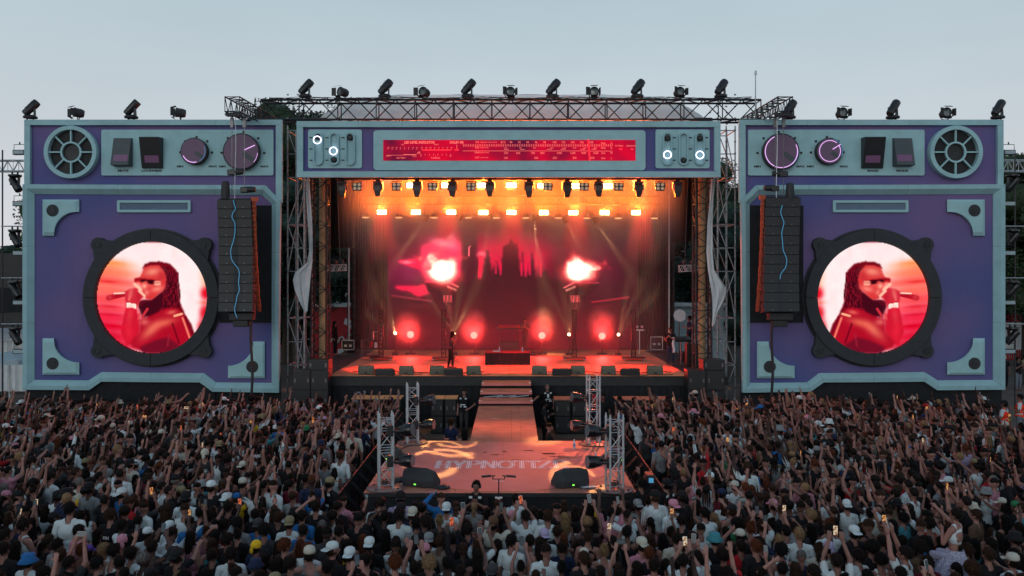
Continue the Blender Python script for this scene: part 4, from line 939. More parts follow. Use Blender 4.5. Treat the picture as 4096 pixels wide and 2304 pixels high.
# ================================================================== loudspeaker line arrays
def line_array(label, sx, px0, px1, pytop, tail_px, tail_y):
    D_ = 33.2; s = F/D_; x0, x1 = P(px0, 0, D_)[0], P(px1, 0, D_)[0]; zt = P(0, pytop, D_)[2]; w = x1-x0
    t = thing('line_array', label, 'line array', ((x0+x1)/2, D_, zt-4.6))
    n = 12; h = (P(0, pytop, D_)[2]-P(0, 1250, D_)[2])/n; x = (x0+x1)/2; y = D_+0.3; z = zt
    for k in range(n):
        tilt = R(0.4*k+ (0 if k < 8 else (k-7)*1.2)); rot = Matrix.Rotation(-tilt, 3, 'X') @ Matrix.Rotation(R(-1.1*-sx)*(-1 if sx < 0 else -1)*0, 3, 'Y')
        cx = x + (-sx)*0.018*k; c = Vector((cx, y-0.006*k*k*0.6, z-h*(k+0.5)))
        b = MB(); b.obox(c, (w, 0.55, h*0.965), rot); cab = b.build('speaker_cabinet', M['grille'], t, bevel=0.012)
        b = MB(); b.obox(c+rot@Vector((0, -0.282, 0)), (w*0.10, 0.012, h*0.93), rot)
        b.build('front_strip', M['charcoal'], cab)
        for e in (-1, 1): b = MB(); b.obox(c+rot@Vector((e*w*0.26, -0.28, -h*0.32)), (0.035, 0.012, 0.035), rot); b.build('latch_pin', M['chain'], cab)
        for e in (-1, 1): b = MB(); b.obox(c+rot@Vector((e*(w/2+0.012), -0.05, 0)), (0.022, 0.28, h*0.6), rot); b.build('rigging_plate', M['black'], cab)
    b = MB(); b.bx(x-w*0.46, x+w*0.46, y-0.2, y+0.25, zt+0.005, zt+0.06); b.build('fly_frame', M['black'], t, bevel=0.01)
    xb = x+(-sx)*0.018*n; zb = z-h*n
    b = MB(); b.bx(xb-0.36, xb+0.55*1, y-0.45, y+0.0, zb-0.30, zb-0.005); b.bx(xb-0.22, xb+0.36, y-0.40, y-0.1, zb-0.56, zb-0.305); b.build('lower_frame', M['black'], t, bevel=0.03)
    # cable loom down the back edge
    ex = x1+0.10 if sx < 0 else x0-0.10; e0 = MB()
    for j in range(4):
        e0.path([(ex+(-sx)*(0.00035*k*k)+(j-1.5)*0.035+0.01*math.sin(k*1.9+j), y-0.15, zt+0.02-h*k*0.5) for k in range(2*n+1)], 0.015, 5)
    for k in range(2*n): e0.bx(ex-0.07+(-sx)*0.00035*k*k, ex+0.07+(-sx)*0.00035*k*k, y-0.20, y-0.17, zt-0.1-h*k*0.5, zt-0.06-h*k*0.5)
    e0.bx(ex-0.11, ex+0.11, y-0.22, y-0.05, zt-0.06, zt+0.10)
    e0.build('cable_loom', M['orange'], t)  # black cable with the orange of the blinders put into its colour
    # glow line wandering down the front
    if sx < 0: zig = [(933, 800), (938, 822), (942, 835), (931, 852), (928, 870), (936, 884), (940, 900), (939, 935), (933, 965), (923, 1000), (926, 1035), (938, 1056), (953, 1075), (957, 1098), (954, 1130), (957, 1160), (948, 1185), (944, 1210), (938, 1235), (942, 1255), (950, 1275)]
    else: zig = [(3129, 821), (3123, 848), (3128, 868), (3136, 890), (3131, 912), (3127, 935), (3130, 965), (3133, 1000), (3141, 1020), (3147, 1040), (3143, 1068), (3131, 1085), (3122, 1100), (3120, 1120)]
    pts = []
    for i in range(len(zig)-1):
        for f_ in (0, 0.25, 0.5, 0.75):
            a0, a1 = zig[max(i-1, 0)], zig[i]; a2, a3 = zig[i+1], zig[min(i+2, len(zig)-1)]
            cr = [0.5*((2*a1[m_])+(-a0[m_]+a2[m_])*f_+(2*a0[m_]-5*a1[m_]+4*a2[m_]-a3[m_])*f_**2+(-a0[m_]+3*a1[m_]-3*a2[m_]+a3[m_])*f_**3) for m_ in (0, 1)]
            k = (zt-P(0, cr[1], D_)[2])/h; yy = y-0.335-0.006*k*k*0.6 - (0.02 if k > 8 else 0)-(0.03*max(0, k-9))
            if k > 12: yy = y-0.52
            p = P(cr[0], cr[1], yy); pts.append(p)
    b = MB(); b.path(pts, 0.012, 6); b.build('neon_line', M['neonc'], t)
    # tail cable to the ground
    xt, zt_ = P(tail_px, 0, 33.4)[0], zb-0.3
    b = MB(); b.path([(xt-0.03*math.sin(k), 33.25+0.01*k, zt_-(zt_-0.2)*k/10) for k in range(11)], 0.055, 6); b.build('tail_cable', M['black'], t)
    return t, x, y, zt
a1 = line_array('black hanging loudspeaker array in front of the MUTE and LOUDNESS tower', -1, 867, 1003, 798, 1010, 1309)
a2 = line_array('black hanging loudspeaker array in front of the BAND and MODE tower', 1, 3064, 3204, 790, 3085, 1307)
# hoists above the arrays
def hoist(label, px, py, size=1.0, bag=True, sgn=1, plate=None):
    D_ = 33.4; p = Vector(P(px, py, D_)); t = thing('chain_hoist', label, 'chain hoist', tuple(p))
    b = MB(); b.bx(p.x-0.16*size, p.x+0.16*size, p.y-0.12, p.y+0.12, p.z-0.11, p.z+0.11); b.build('gear_case', M['plastic'], t, bevel=0.03)
    b = MB(); b.lathe([(0.0, -0.26), (0.10, -0.25), (0.12, -0.1), (0.12, 0.1), (0.10, 0.25), (0, 0.26)], p+Vector((0.18*sgn, 0, 0.02)), 14, Matrix.Rotation(R(90), 3, 'Y')); b.build('motor', M['black'], t, smooth=True)
    b = MB(); zt = 12.55
    b.tube((p.x, p.y, p.z+0.1), (p.x, p.y, zt), 0.010, 5)
    k = p.z+0.15
    while k < zt: b.bx(p.x-0.017, p.x+0.017, p.y-0.017, p.y+0.017, k, k+0.035); k += 0.08
    b.build('chain', M['chain'], t)
    b = MB(); b.tube((p.x, p.y, zt-0.1), (p.x-0.35, p.y+0.1, 12.6), 0.013, 5); b.tube((p.x, p.y, zt-0.1), (p.x+0.35, p.y+0.1, 12.6), 0.013, 5); b.bx(p.x-0.06, p.x+0.06, p.y-0.05, p.y+0.05, zt-0.5, zt-0.12); b.build('bridle', M['chain'], t)
    if bag:
        b = MB(); b.lathe([(0.06, 0.0), (0.15, 0.0), (0.17, 0.25), (0.15, 0.62), (0.11, 0.70), (0.02, 0.72)], p+Vector((-0.24*sgn, -0.05, -1.05)), 14); b.build('chain_bag', M['black'], t, smooth=True)
        b = MB(); b.tube(p+Vector((0, 0, -0.1)), (p.x, p.y, 9.35), 0.016, 5); b.build('lower_chain', M['chain'], t)
    return t
hoist('upper black chain hoist with chain bag above the LOUDNESS tower array', 928, 690)
hoist('lower black chain hoist sitting on the LOUDNESS tower array', 978, 760, 0.9, False)
hoist('upper black chain hoist above the BAND tower array', 3134, 697, 1.0, True, -1)
hoist('lower black chain hoist sitting on the BAND tower array', 3100, 754, 0.9, False, -1)
for nm, x0, lab in (('steel_rope', 941, 'thin pale steel safety rope in front of the LOUDNESS tower dial'), ('steel_rope', 3107, 'thin pale steel safety rope in front of the BAND tower dial')):
    b = MB(); b.path([P(x0+2*math.sin(k*0.5), 455+k*34, 33.3) for k in range(11)], 0.014, 5); tag(b.build(nm, M['alu']), lab, 'rope')
# ================================================================== light fixtures (one of each kind, then copies)
def proto_moving_head():
    t = thing('moving_head', 'x', 'stage light', (0, 0, 0), group='moving-head spotlights on top')
    b = MB(); b.lathe([(0.16, 0.0), (0.27, 0.02), (0.28, 0.08), (0.22, 0.13), (0.12, 0.15)], (0, 0, 0.08), 18); b.build('base', M['plastic'], t, smooth=True)
    b = MB()
    for x in (-0.12, 0.12): b.bx(x-0.02, x+0.02, -0.04, 0.04, -0.03, 0.09)
    b.tube((-0.25, 0, 0.16), (0.25, 0, 0.16), 0.022, 6); b.build('clamp', M['black'], t)
    b = MB()
    for x in (-0.17, 0.17): b.add([(x-0.03, -0.09, 0.2), (x+0.03, -0.09, 0.2), (x+0.03, 0.09, 0.2), (x-0.03, 0.09, 0.2), (x-0.03, -0.05, 0.56), (x+0.03, -0.05, 0.56), (x+0.03, 0.05, 0.56), (x-0.03, 0.05, 0.56)], [(0,3,2,1),(4,5,6,7),(0,1,5,4),(1,2,6,5),(2,3,7,6),(3,0,4,7)])
    b.bx(-0.15, 0.15, -0.08, 0.08, 0.195, 0.235)
    b.build('yoke', M['plastic'], t, bevel=0.015)
    rot = Matrix.Rotation(R(38), 3, 'Y') @ Matrix.Rotation(R(-14), 3, 'X')
    b = MB(); b.lathe([(0.0, -0.33), (0.13, -0.32), (0.155, -0.25), (0.15, -0.05), (0.165, 0.1), (0.165, 0.38), (0.15, 0.40), (0.14, 0.36), (0.0, 0.35)], (0, 0, 0.5), 18, rot); hd_ = b.build('lamp_head', M['plastic'], t, smooth=True)
    b = MB(); b.lathe([(0.0, 0.365), (0.138, 0.365)], (0, 0, 0.5), 18, rot); b.build('lens', M['lens'], hd_)
    b = MB()
    for k in range(6):
        a = 2*math.pi*k/6; p = rot @ Vector((0.158*math.cos(a), 0.158*math.sin(a), -0.1)); q_ = rot @ Vector((0.172*math.cos(a), 0.172*math.sin(a), 0.3)); b.tube(Vector((0, 0, 0.5))+p, Vector((0, 0, 0.5))+q_, 0.014, 4)
    b.build('cooling_rib', M['black'], hd_)
    return t
def proto_fresnel():
    t = thing('fresnel_lamp', 'x', 'stage light', (0, 0, 0), group='barn-door lamps on top')
    b = MB(); b.path([(0.24*math.cos(a), 0.02, 0.30+0.26*math.sin(a)) for a in np.linspace(math.pi, 2*math.pi, 13)], 0.02, 6); b.tube((0, 0.02, -0.02), (0, 0.02, 0.06), 0.035, 6); b.build('yoke', M['black'], t)
    b = MB(); b.lathe([(0.0, -0.24), (0.15, -0.22), (0.185, -0.10), (0.185, 0.10), (0.20, 0.12), (0.20, 0.16), (0.17, 0.16), (0.165, 0.13)], (0, 0, 0.32), 18, Matrix.Rotation(R(84), 3, 'X')); bd = b.build('housing', M['charcoal'], t, smooth=True)
    b = MB(); b.lathe([(0.0, 0.16), (0.09, 0.15), (0.165, 0.132)], (0, 0, 0.32), 18, Matrix.Rotation(R(84), 3, 'X')); b.build('lens', M['lens'], bd, smooth=True)
    for k, (w, h, off, ang) in enumerate(((0.30, 0.22, (0, -0.26, 0.55), -70), (0.20, 0.34, (-0.26, -0.27, 0.33), 0), (0.20, 0.30, (0.235, -0.25, 0.31), 0), (0.28, 0.16, (0, -0.27, 0.10), 60))):
        rot = Matrix.Rotation(R(ang), 3, 'X') if k in (0, 3) else Matrix.Rotation(R(30 if k == 1 else -68), 3, 'Z')
        b = MB(); b.obox(off, (w, 0.008, h), rot); b.build('barn_door', M['black'], bd)
    return t
mh, fr = proto_moving_head(), proto_fresnel()
top = [(1221, 390, 36.2), (1539, 393, 36.2), (1871, 395, 36.2), (2210, 394, 36.2), (2549, 391, 36.2), (2883, 388, 36.2)]
first = True
def put(proto, used, p, rz, label, sc=1.0):
    o = proto if not used[0] else copy_tree(proto)
    used[0] = True; o.location = p; o.rotation_euler = (0, 0, rz); o.scale = (sc, sc, sc); o['label'] = label; ORG[o.name] = Vector(p); return o
mu, fu = [False], [False]
for k, (px, py, d) in enumerate(top):
    p = P(px, py, d); put(mh, mu, (p[0], p[1], rz1+0.04), R(random.uniform(-10, 10)), f'black moving-head spotlight on the roof truss, {ORD[k]} counting from the MUTE tower')
for k, px in enumerate((1371, 1698, 2040, 2377, 2716)):
    p = P(px, 395, 36.2); put(fr, fu, (p[0], p[1], rz1+0.03), R((-40, -30, 8, -6, 14)[k]), f'black barn-door lamp on the roof truss, {ORD[k]} counting from the MUTE tower')
tz = CH+(HZ-481)/F*35
for k, px in enumerate((121, 525)):
    p = P(px, 478, 35.2); put(mh, mu, (p[0], p[1], tz+0.02), R(random.uniform(-12, 12)), ('black moving-head spotlight at the outer corner on top of the MUTE tower', 'black moving-head spotlight between two barn-door lamps on the MUTE tower')[k])
for k, px in enumerate((312, 720)):
    p = P(px, 478, 35.2); put(fr, fu, (p[0], p[1], tz+0.02), R((-50, -75)[k]), ('black barn-door lamp above the fan grille of the MUTE tower', 'black barn-door lamp above the dials of the MUTE tower')[k])
tz2 = CH+(HZ-481)/F*34.65
for k, px in enumerate((3156, 3571, 3991)):
    p = P(px, 474, 34.9); put(mh, mu, (p[0], p[1], tz2+0.02), R(random.uniform(-12, 12)), ('black moving-head spotlight half behind the truss arm on the BAND tower', 'black moving-head spotlight midway along the top of the BAND tower', 'black moving-head spotlight at the outer corner on top of the MODE tower')[k])
for k, px in enumerate((3366, 3781)):
    p = P(px, 474, 34.9); put(fr, fu, (p[0], p[1], tz2+0.02), R((5, 0)[k]), ('black barn-door lamp above the small dial of the BAND tower', 'black barn-door lamp above the fan grille of the MODE tower')[k])

# --- lamps hanging under the header
def proto_hanging():
    t = thing('hanging_head', 'x', 'stage light', (0, 0, 0), group='moving heads hanging under the tuner panel')
    b = MB(); b.bx(-0.2, 0.2, -0.14, 0.14, -0.18, -0.06); b.build('base', M['plastic'], t, bevel=0.02)
    b = MB(); b.bx(-0.1, 0.1, -0.03, 0.03, -0.06, 0.06); b.build('clamp', M['black'], t)
    b = MB()
    for x in (-0.19, 0.19): b.bx(x-0.025, x+0.025, -0.07, 0.07, -0.44, -0.18)
    b.bx(-0.17, 0.17, -0.06, 0.06, -0.215, -0.175)
    b.build('yoke', M['plastic'], t, bevel=0.012)
    b = MB(); b.add([(-0.16,-0.13,-0.22),(0.16,-0.13,-0.22),(0.16,0.13,-0.22),(-0.16,0.13,-0.22),(-0.155,-0.15,-0.46),(0.155,-0.15,-0.46),(0.155,0.12,-0.46),(-0.155,0.12,-0.46),(-0.095,-0.12,-0.74),(0.095,-0.12,-0.74),(0.095,0.08,-0.74),(-0.095,0.08,-0.74)],
        [(0,1,2,3),(0,4,5,1),(1,5,6,2),(2,6,7,3),(3,7,4,0),(4,8,9,5),(5,9,10,6),(6,10,11,7),(7,11,8,4),(11,10,9,8)]); b.build('lamp_head', M['plastic'], t, bevel=0.02)
    return t
def proto_quad():
    t = thing('four_cell_lamp', 'x', 'stage light', (0, 0, 0), group='four-cell lamps under the tuner panel')
    b = MB(); b.bx(-0.2, 0.2, -0.1, 0.06, -0.42, -0.06); b.build('case', M['plastic'], t, bevel=0.015)
    b = MB()
    for x in (-0.215, 0.215): b.bx(x-0.012, x+0.012, -0.04, 0.04, -0.26, 0.0)
    b.bx(-0.22, 0.22, -0.03, 0.03, -0.012, 0.02); b.bx(-0.25, 0.25, -0.02, 0.02, -0.26, -0.235); b.build('bracket', M['dtruss'], t)
    for x in (-0.095, 0.095):
        for z in (-0.155, -0.325):
            b = MB(); b.annulus(x, z, 0.08, 0.066, -0.125, -0.1, 16); b.build('cell_ring', M['chain'], t)
            b = MB(); b.disc(x, z, 0.064, -0.112, -0.101, 16); b.build('cell', M['cell'], t)
    return t
hh, qd = proto_hanging(), proto_quad(); hu, qu = [False], [False]
zt_ = CH+(HZ-716)/F*35.9
for k, px in enumerate((1370, 1513, 1670, 1810, 1960, 2117, 2268, 2395, 2554, 2709)):
    p = P(px, 716, 35.9); put(hh, hu, (p[0], p[1], zt_-0.05), R(random.uniform(-6, 6)), f'black moving head hanging under the tuner panel, {ORD[k]} from the LOUDNESS tower', 0.95 + 0.05*random.random())
for k, px in enumerate((1430, 1587, 1731, 1885, 2192, 2336, 2474, 2640)):
    p = P(px, 722, 35.9); put(qd, qu, (p[0], p[1], zt_-0.10), R(random.uniform(-5, 5)), f'black four-cell lamp hanging under the tuner panel, {ORD[k]} from the LOUDNESS tower', 0.95)
ft = thing('front_lighting_truss', 'black truss hidden just under the tuner panel, carrying moving heads', 'truss', (0, 35.9, zt_))
truss_parts((-7.4, 35.95, zt_+0.16), (7.4, 35.95, zt_+0.16), 0.32, 0.3, 0.025, 0.013, 0.5, M['dtruss'], ft)
# --- blinders: two glowing bars each
def proto_blinder():
    t = thing('blinder_lamp', 'x', 'stage light', (0, 0, 0), group='glowing orange blinders in the stage roof')
    b = MB(); b.bx(-0.28, 0.28, -0.05, 0.12, -0.15, 0.15); b.build('case', M['plastic'], t, bevel=0.01)
    for z in (-0.06, 0.06):
        b = MB(); b.bx(-0.22, 0.22, -0.066, -0.052, z-0.040, z+0.040); b.build('glowing_bar', M['hot'], t)
    b = MB(); b.tube((0, 0, 0.15), (0, 0.0, 0.42), 0.02, 6); b.build('hook', M['black'], t)
    lamp('blinder_light', t, (0, -0.12, 0), 2100, (1.0, 0.145, 0.010), spot=104, aim=(0, -3, 1.7), blend=0.8, radius=0.16)
    return t
bl = proto_blinder(); bu = [False]
R1 = [(1647, 742), (1787, 742), (1929, 742), (2045, 742), (2170, 743), (2300, 744), (2430, 744), (2553, 746)]
R2 = [(1528, 849), (1664, 849), (1805, 849), (1934, 850), (2046, 850), (2175, 851), (2293, 851), (2418, 851), (2543, 851)]
for k, (px, py) in enumerate(R1): put(bl, bu, P(px, py, 38.2), 0, f'glowing blinder lamp in the upper row, {ORD[k]} from the LOUDNESS tower')
for k, (px, py) in enumerate(R2): put(bl, bu, P(px, py, 42.0), 0, f'glowing blinder lamp in the lower row, {ORD[k]} from the LOUDNESS tower')
for D_, py, lab in ((38.3, 742, 'upper'), (42.1, 849, 'lower')):
    z = P(0, py, D_)[2]+0.6; a = thing('lighting_truss', f'black truss carrying the {lab} row of orange blinders', 'truss', (0, D_, z))
    truss_parts((-7.3, D_, z), (7.3, D_, z), 0.4, 0.4, 0.027, 0.014, 0.55, M['dtruss'], a)
# --- wash lamps: flat glowing saucers
def proto_saucer():
    t = thing('wash_lamp', 'x', 'stage light', (0, 0, 0), group='flat round wash lamps')
    b = MB(); b.lathe([(0.0, 0.0), (0.15, 0.0), (0.165, 0.02), (0.165, 0.06)], (0, 0, 0), 20); b.build('lens', M['saucer'], t, smooth=True)
    b = MB(); b.lathe([(0.175, 0.05), (0.17, 0.12), (0.10, 0.24), (0.0, 0.26)], (0, 0, 0), 18); b.build('lamp_head', M['plastic'], t, smooth=True)
    b = MB(); b.tube((0, 0, 0.24), (0, 0, 0.95), 0.02, 6); b.build('stem', M['black'], t)
    return t
sa = proto_saucer(); su = [False]
for k, px in enumerate((1463, 1596, 1736, 1873, 1986, 2103, 2233, 2347, 2473, 2617)):
    put(sa, su, P(px, 872+0.003*(px-1463), 42.3), 0, f'flat round wash lamp glowing below the lower blinder row, {ORD[k]} from LOUDNESS tower')
# --- beam spots and their shafts of light
for k, (px, py, tx, ty, e) in enumerate(((1699, 881, 1555, 1085, 3600), (1844, 879, 1760, 1010, 2800), (1960, 879, 1935, 1010, 2800), (2135, 882, 2180, 1210, 5600), (2265, 888, 2345, 1030, 2200), (2387, 890, 2500, 1060, 4200))):
    p = Vector(P(px, py, 42.6)); q_ = Vector(P(tx, ty, 43.6)); t = thing('beam_lamp', f'small beam lamp throwing a pale shaft down, {ORD[k]} from the LOUDNESS tower', 'stage light', tuple(p), group='beam lamps')
    d = (q_-p).normalized(); rot = d.to_track_quat('Z', 'Y').to_matrix()
    b = MB(); b.lathe([(0.0, -0.34), (0.09, -0.32), (0.12, -0.2), (0.125, 0.0), (0.10, 0.0)], p, 14, rot); b.build('lamp_head', M['plastic'], t, smooth=True)
    b = MB(); b.lathe([(0.0, 0.004), (0.10, 0.0)], p, 14, rot); b.build('lens', M['beamlens'], t)
    b = MB(); b.tube(p+Vector((0, 0, 0.15)), p+Vector((0, 0, 0.8)), 0.02, 6); b.build('stem', M['black'], t)
    lamp('beam_light', t, p+d*0.03, e, (1.0, 0.50, 0.21), spot=11, aim=q_, blend=0.25, radius=0.06)
# --- red floor lamps and small fan-beam lamps along the back
for k, (px, py) in enumerate(((1642, 1338), (1896, 1341), (2168, 1342), (2408, 1344))):
    p = Vector(P(px, py, 44.3)); t = thing('red_floor_lamp', f'glaring red lamp on a floor stand before the castle screen, {ORD[k]} from the singer side' if k else 'glaring red lamp on a floor stand before the castle screen, beside flight cases', 'stage light', (p.x, p.y, STZ), group='red lamps along the back of the stage')
    b = MB(); b.lathe([(0.0, 0.0), (0.14, 0.0), (0.17, 0.03)], p, 20, Matrix.Rotation(R(90), 3, 'X')); b.build('lens', M['redlamp'], t)
    b = MB(); b.lathe([(0.0, -0.012), (0.172, -0.012), (0.175, 0.05), (0.19, 0.05), (0.19, -0.02), (0.15, -0.25), (0, -0.28)], p, 18, Matrix.Rotation(R(90), 3, 'X')); b.build('housing', M['plastic'], t, smooth=True)
    b = MB(); b.tube((p.x, p.y+0.12, STZ), (p.x, p.y+0.12, p.z-0.1), 0.03, 6); b.bx(p.x-0.25, p.x+0.25, p.y-0.1, p.y+0.35, STZ, STZ+0.05); b.build('stand', M['black'], t)
    lamp('red_light', t, p+Vector((0, -0.10, 0)), 850, (1.0, 0.03, 0.025), spot=165, aim=p+Vector((0, -3, 0.9)), blend=0.7, radius=0.13)
for k, (px, py, dirs) in enumerate(((1581, 1333, ((-65, -45), (-30, -70), (-10, -60))), (1817, 1336, ((-48, -70), (-18, -95), (12, -95), (35, -75))), (2276, 1338, ((-45, -100), (-18, -125), (8, -125), (28, -100))), (2474, 1338, ((20, -120), (42, -100), (62, -70))))):
    p = Vector(P(px, py, 43.8)); t = thing('fan_beam_lamp', f'small lamp throwing a fan of yellow beams upward, {ORD[k]} from the LOUDNESS tower', 'stage light', (p.x, p.y, STZ), group='fan-beam lamps')
    b = MB(); b.ell(p, (0.07, 0.07, 0.07), 12, 8); b.build('lens', M['beamlens'], t, smooth=True)
    b = MB(); b.tube((p.x, p.y+0.05, STZ), (p.x, p.y+0.05, p.z-0.06), 0.03, 6); b.bx(p.x-0.15, p.x+0.15, p.y-0.1, p.y+0.2, STZ, STZ+0.12); b.build('stand', M['black'], t)
    for dx, dy in dirs:
        lamp('fan_light', t, p+Vector((0, -0.08, 0.02)), 2600, (1.0, 0.62, 0.25), spot=12, aim=p+Vector((dx, -12, -dy)), blend=0.5, radius=0.03)
# --- red and amber wash from the front truss onto the deck (the unlit-looking heads face the deck)
for k, x in enumerate((-5.6, -2.8, 0.0, 2.8, 5.6)):
    t = thing('deck_wash_lamp', f'small black wash lamp tucked behind the tuner panel, {ORD[k]} from the LOUDNESS tower', 'stage light', (x, 36.4, 10.9), group='deck wash lamps')
    b = MB(); b.lathe([(0.0, -0.2), (0.12, -0.18), (0.14, 0.0), (0.12, 0.02), (0, 0.0)], (x, 36.4, 10.8), 14, Matrix.Rotation(R(170), 3, 'X')); b.build('housing', M['plastic'], t, smooth=True)
    b = MB(); b.tube((x, 36.4, 10.9), (x, 36.2, 11.0), 0.02, 6); b.build('clamp', M['black'], t)
    lamp('deck_light', t, (x, 36.4, 10.7), 19000, (1.0, 0.03, 0.02), spot=27, aim=(x, 37.6, STZ), blend=0.8, radius=0.08)
    lamp('lip_light', t, (x+0.6, 36.4, 10.7), 700, (1.0, 0.42, 0.12), spot=26, aim=(x+0.6, 34.9, STZ), blend=0.8, radius=0.08)
# gobo projectors throwing looped patterns on the square platform
def gobo(label, p, aim, size, rings, e):
    p = Vector(p); t = thing('pattern_projector', label, 'stage light', tuple(p)); d = (Vector(aim)-p).normalized(); rot = d.to_track_quat('Z', 'Y').to_matrix()
    b = MB(); b.lathe([(0.0, -0.4), (0.11, -0.38), (0.14, -0.2), (0.14, 0.0), (0.11, 0.0)], p-d*0.05, 14, rot); b.build('lamp_head', M['plastic'], t, smooth=True)
    b = MB(); b.tube(p, p+Vector((0, 0.2, 0.5)), 0.02, 6); b.build('clamp', M['black'], t)
    o = lamp('pattern_light', t, p+d*0.05, e, (1.0, 0.50, 0.16), spot=size, aim=aim, blend=0.15, radius=0.05)
    ld = o.data; ld.use_nodes = True; n, l = ld.node_tree.nodes, ld.node_tree.links; em = n['Emission']
    g_ = n.new('ShaderNodeNewGeometry')
    vt = n.new('ShaderNodeVectorTransform'); vt.vector_type = 'NORMAL'; vt.convert_from = 'WORLD'; vt.convert_to = 'OBJECT'
    tcn = n.new('ShaderNodeTexCoord'); sp = n.new('ShaderNodeSeparateXYZ'); l.new(tcn.outputs['Normal'], sp.inputs[0])
    def mth(op, a, c=None, v=None):
        m_ = n.new('ShaderNodeMath'); m_.operation = op; l.new(a, m_.inputs[0])
        if c is not None: l.new(c, m_.inputs[1])
        if v is not None: m_.inputs[1].default_value = v
        return m_.outputs[0]
    az = mth('ABSOLUTE', sp.outputs[2]); u = mth('DIVIDE', sp.outputs[0], az); v = mth('DIVIDE', sp.outputs[1], az); tot = None; k = 1/math.tan(R(size/2))
    for (cx, cyy, r, w, a0, a1) in rings:
        du = mth('SUBTRACT', mth('MULTIPLY', u, v=k), v=cx); dv = mth('SUBTRACT', mth('MULTIPLY', v, v=k), v=cyy)
        rr = mth('SQRT', mth('ADD', mth('MULTIPLY', du, du), mth('MULTIPLY', dv, dv)))
        e_ = mth('ABSOLUTE', mth('SUBTRACT', rr, v=r)); mr = n.new('ShaderNodeMapRange'); mr.inputs['From Min'].default_value = w; mr.inputs['From Max'].default_value = w*0.35; l.new(e_, mr.inputs['Value'])
        an = mth('ARCTAN2', dv, du); gate = mth('MULTIPLY', mth('GREATER_THAN', an, v=a0), mth('LESS_THAN', an, v=a1)); m_ = mth('MULTIPLY', mr.outputs[0], gate)
        tot = m_ if tot is None else mth('MAXIMUM', tot, m_)
    l.new(tot, em.inputs['Strength']); return o
RA, RB = [(0, 0, 0.62, 0.12, -1.2, 2.2), (0.25, 0.1, 0.45, 0.06, -3.2, -0.6), (-0.2, -0.35, 0.5, 0.08, 0.3, 2.9)], [(0, 0, 0.66, 0.10, -2.9, 0.3), (0.1, 0.2, 0.36, 0.12, 0.4, 3.0)]
gobo('dark pattern projector on the upper truss aimed at the platform corner by the singer', (-4.6, 37.6, 10.9), (-1.75, 24.5, BZ), 8.6, RA, 15000)
gobo('dark pattern projector on the upper truss aimed at the platform side by the wedge', (-3.0, 37.6, 10.9), (-1.9, 22.3, BZ), 8.6, RB, 15000)
gobo('dark pattern projector on the upper truss aimed at the runway end', (4.4, 37.6, 10.9), (0.95, 25.3, BZ), 5.8, [(0, 0, 0.30, 0.5, -4, 4)], 12000)
gobo('dark pattern projector on the upper truss aimed at the platform near the far wedge', (2.75, 37.6, 10.9), (1.75, 21.0, BZ), 7.2, RA[:2], 14000)

for k, x in enumerate((-5.2, 5.2)):
    p = Vector((x, 37.3, 11.0)); t = thing('platform_wash_lamp', f'small black wash lamp behind the tuner panel aimed at the crowd and platform, {("LOUDNESS", "BAND")[k]} side', 'stage light', tuple(p))
    b = MB(); b.lathe([(0.0, -0.2), (0.12, -0.18), (0.14, 0.0), (0.12, 0.02), (0, 0.0)], p, 14, Matrix.Rotation(R(150), 3, 'X')); b.build('housing', M['plastic'], t, smooth=True); b = MB(); b.tube(p, p+Vector((0, 0.1, 0.4)), 0.02, 6); b.build('clamp', M['black'], t)
    lamp('platform_light', t, p+Vector((0, -0.25, -0.2)), 8000, (1.0, 0.20, 0.095), spot=30, aim=(-0.25, 24.0, BZ), blend=0.9, radius=0.08)
    lamp('crowd_light', t, p+Vector((0, -0.3, -0.25)), 4000, (1.0, 0.10, 0.06), spot=80, aim=((-11, 11)[k], 24.0, 1.6), blend=0.9, radius=0.08)  # wide red fill added to tint the crowd, no visible source
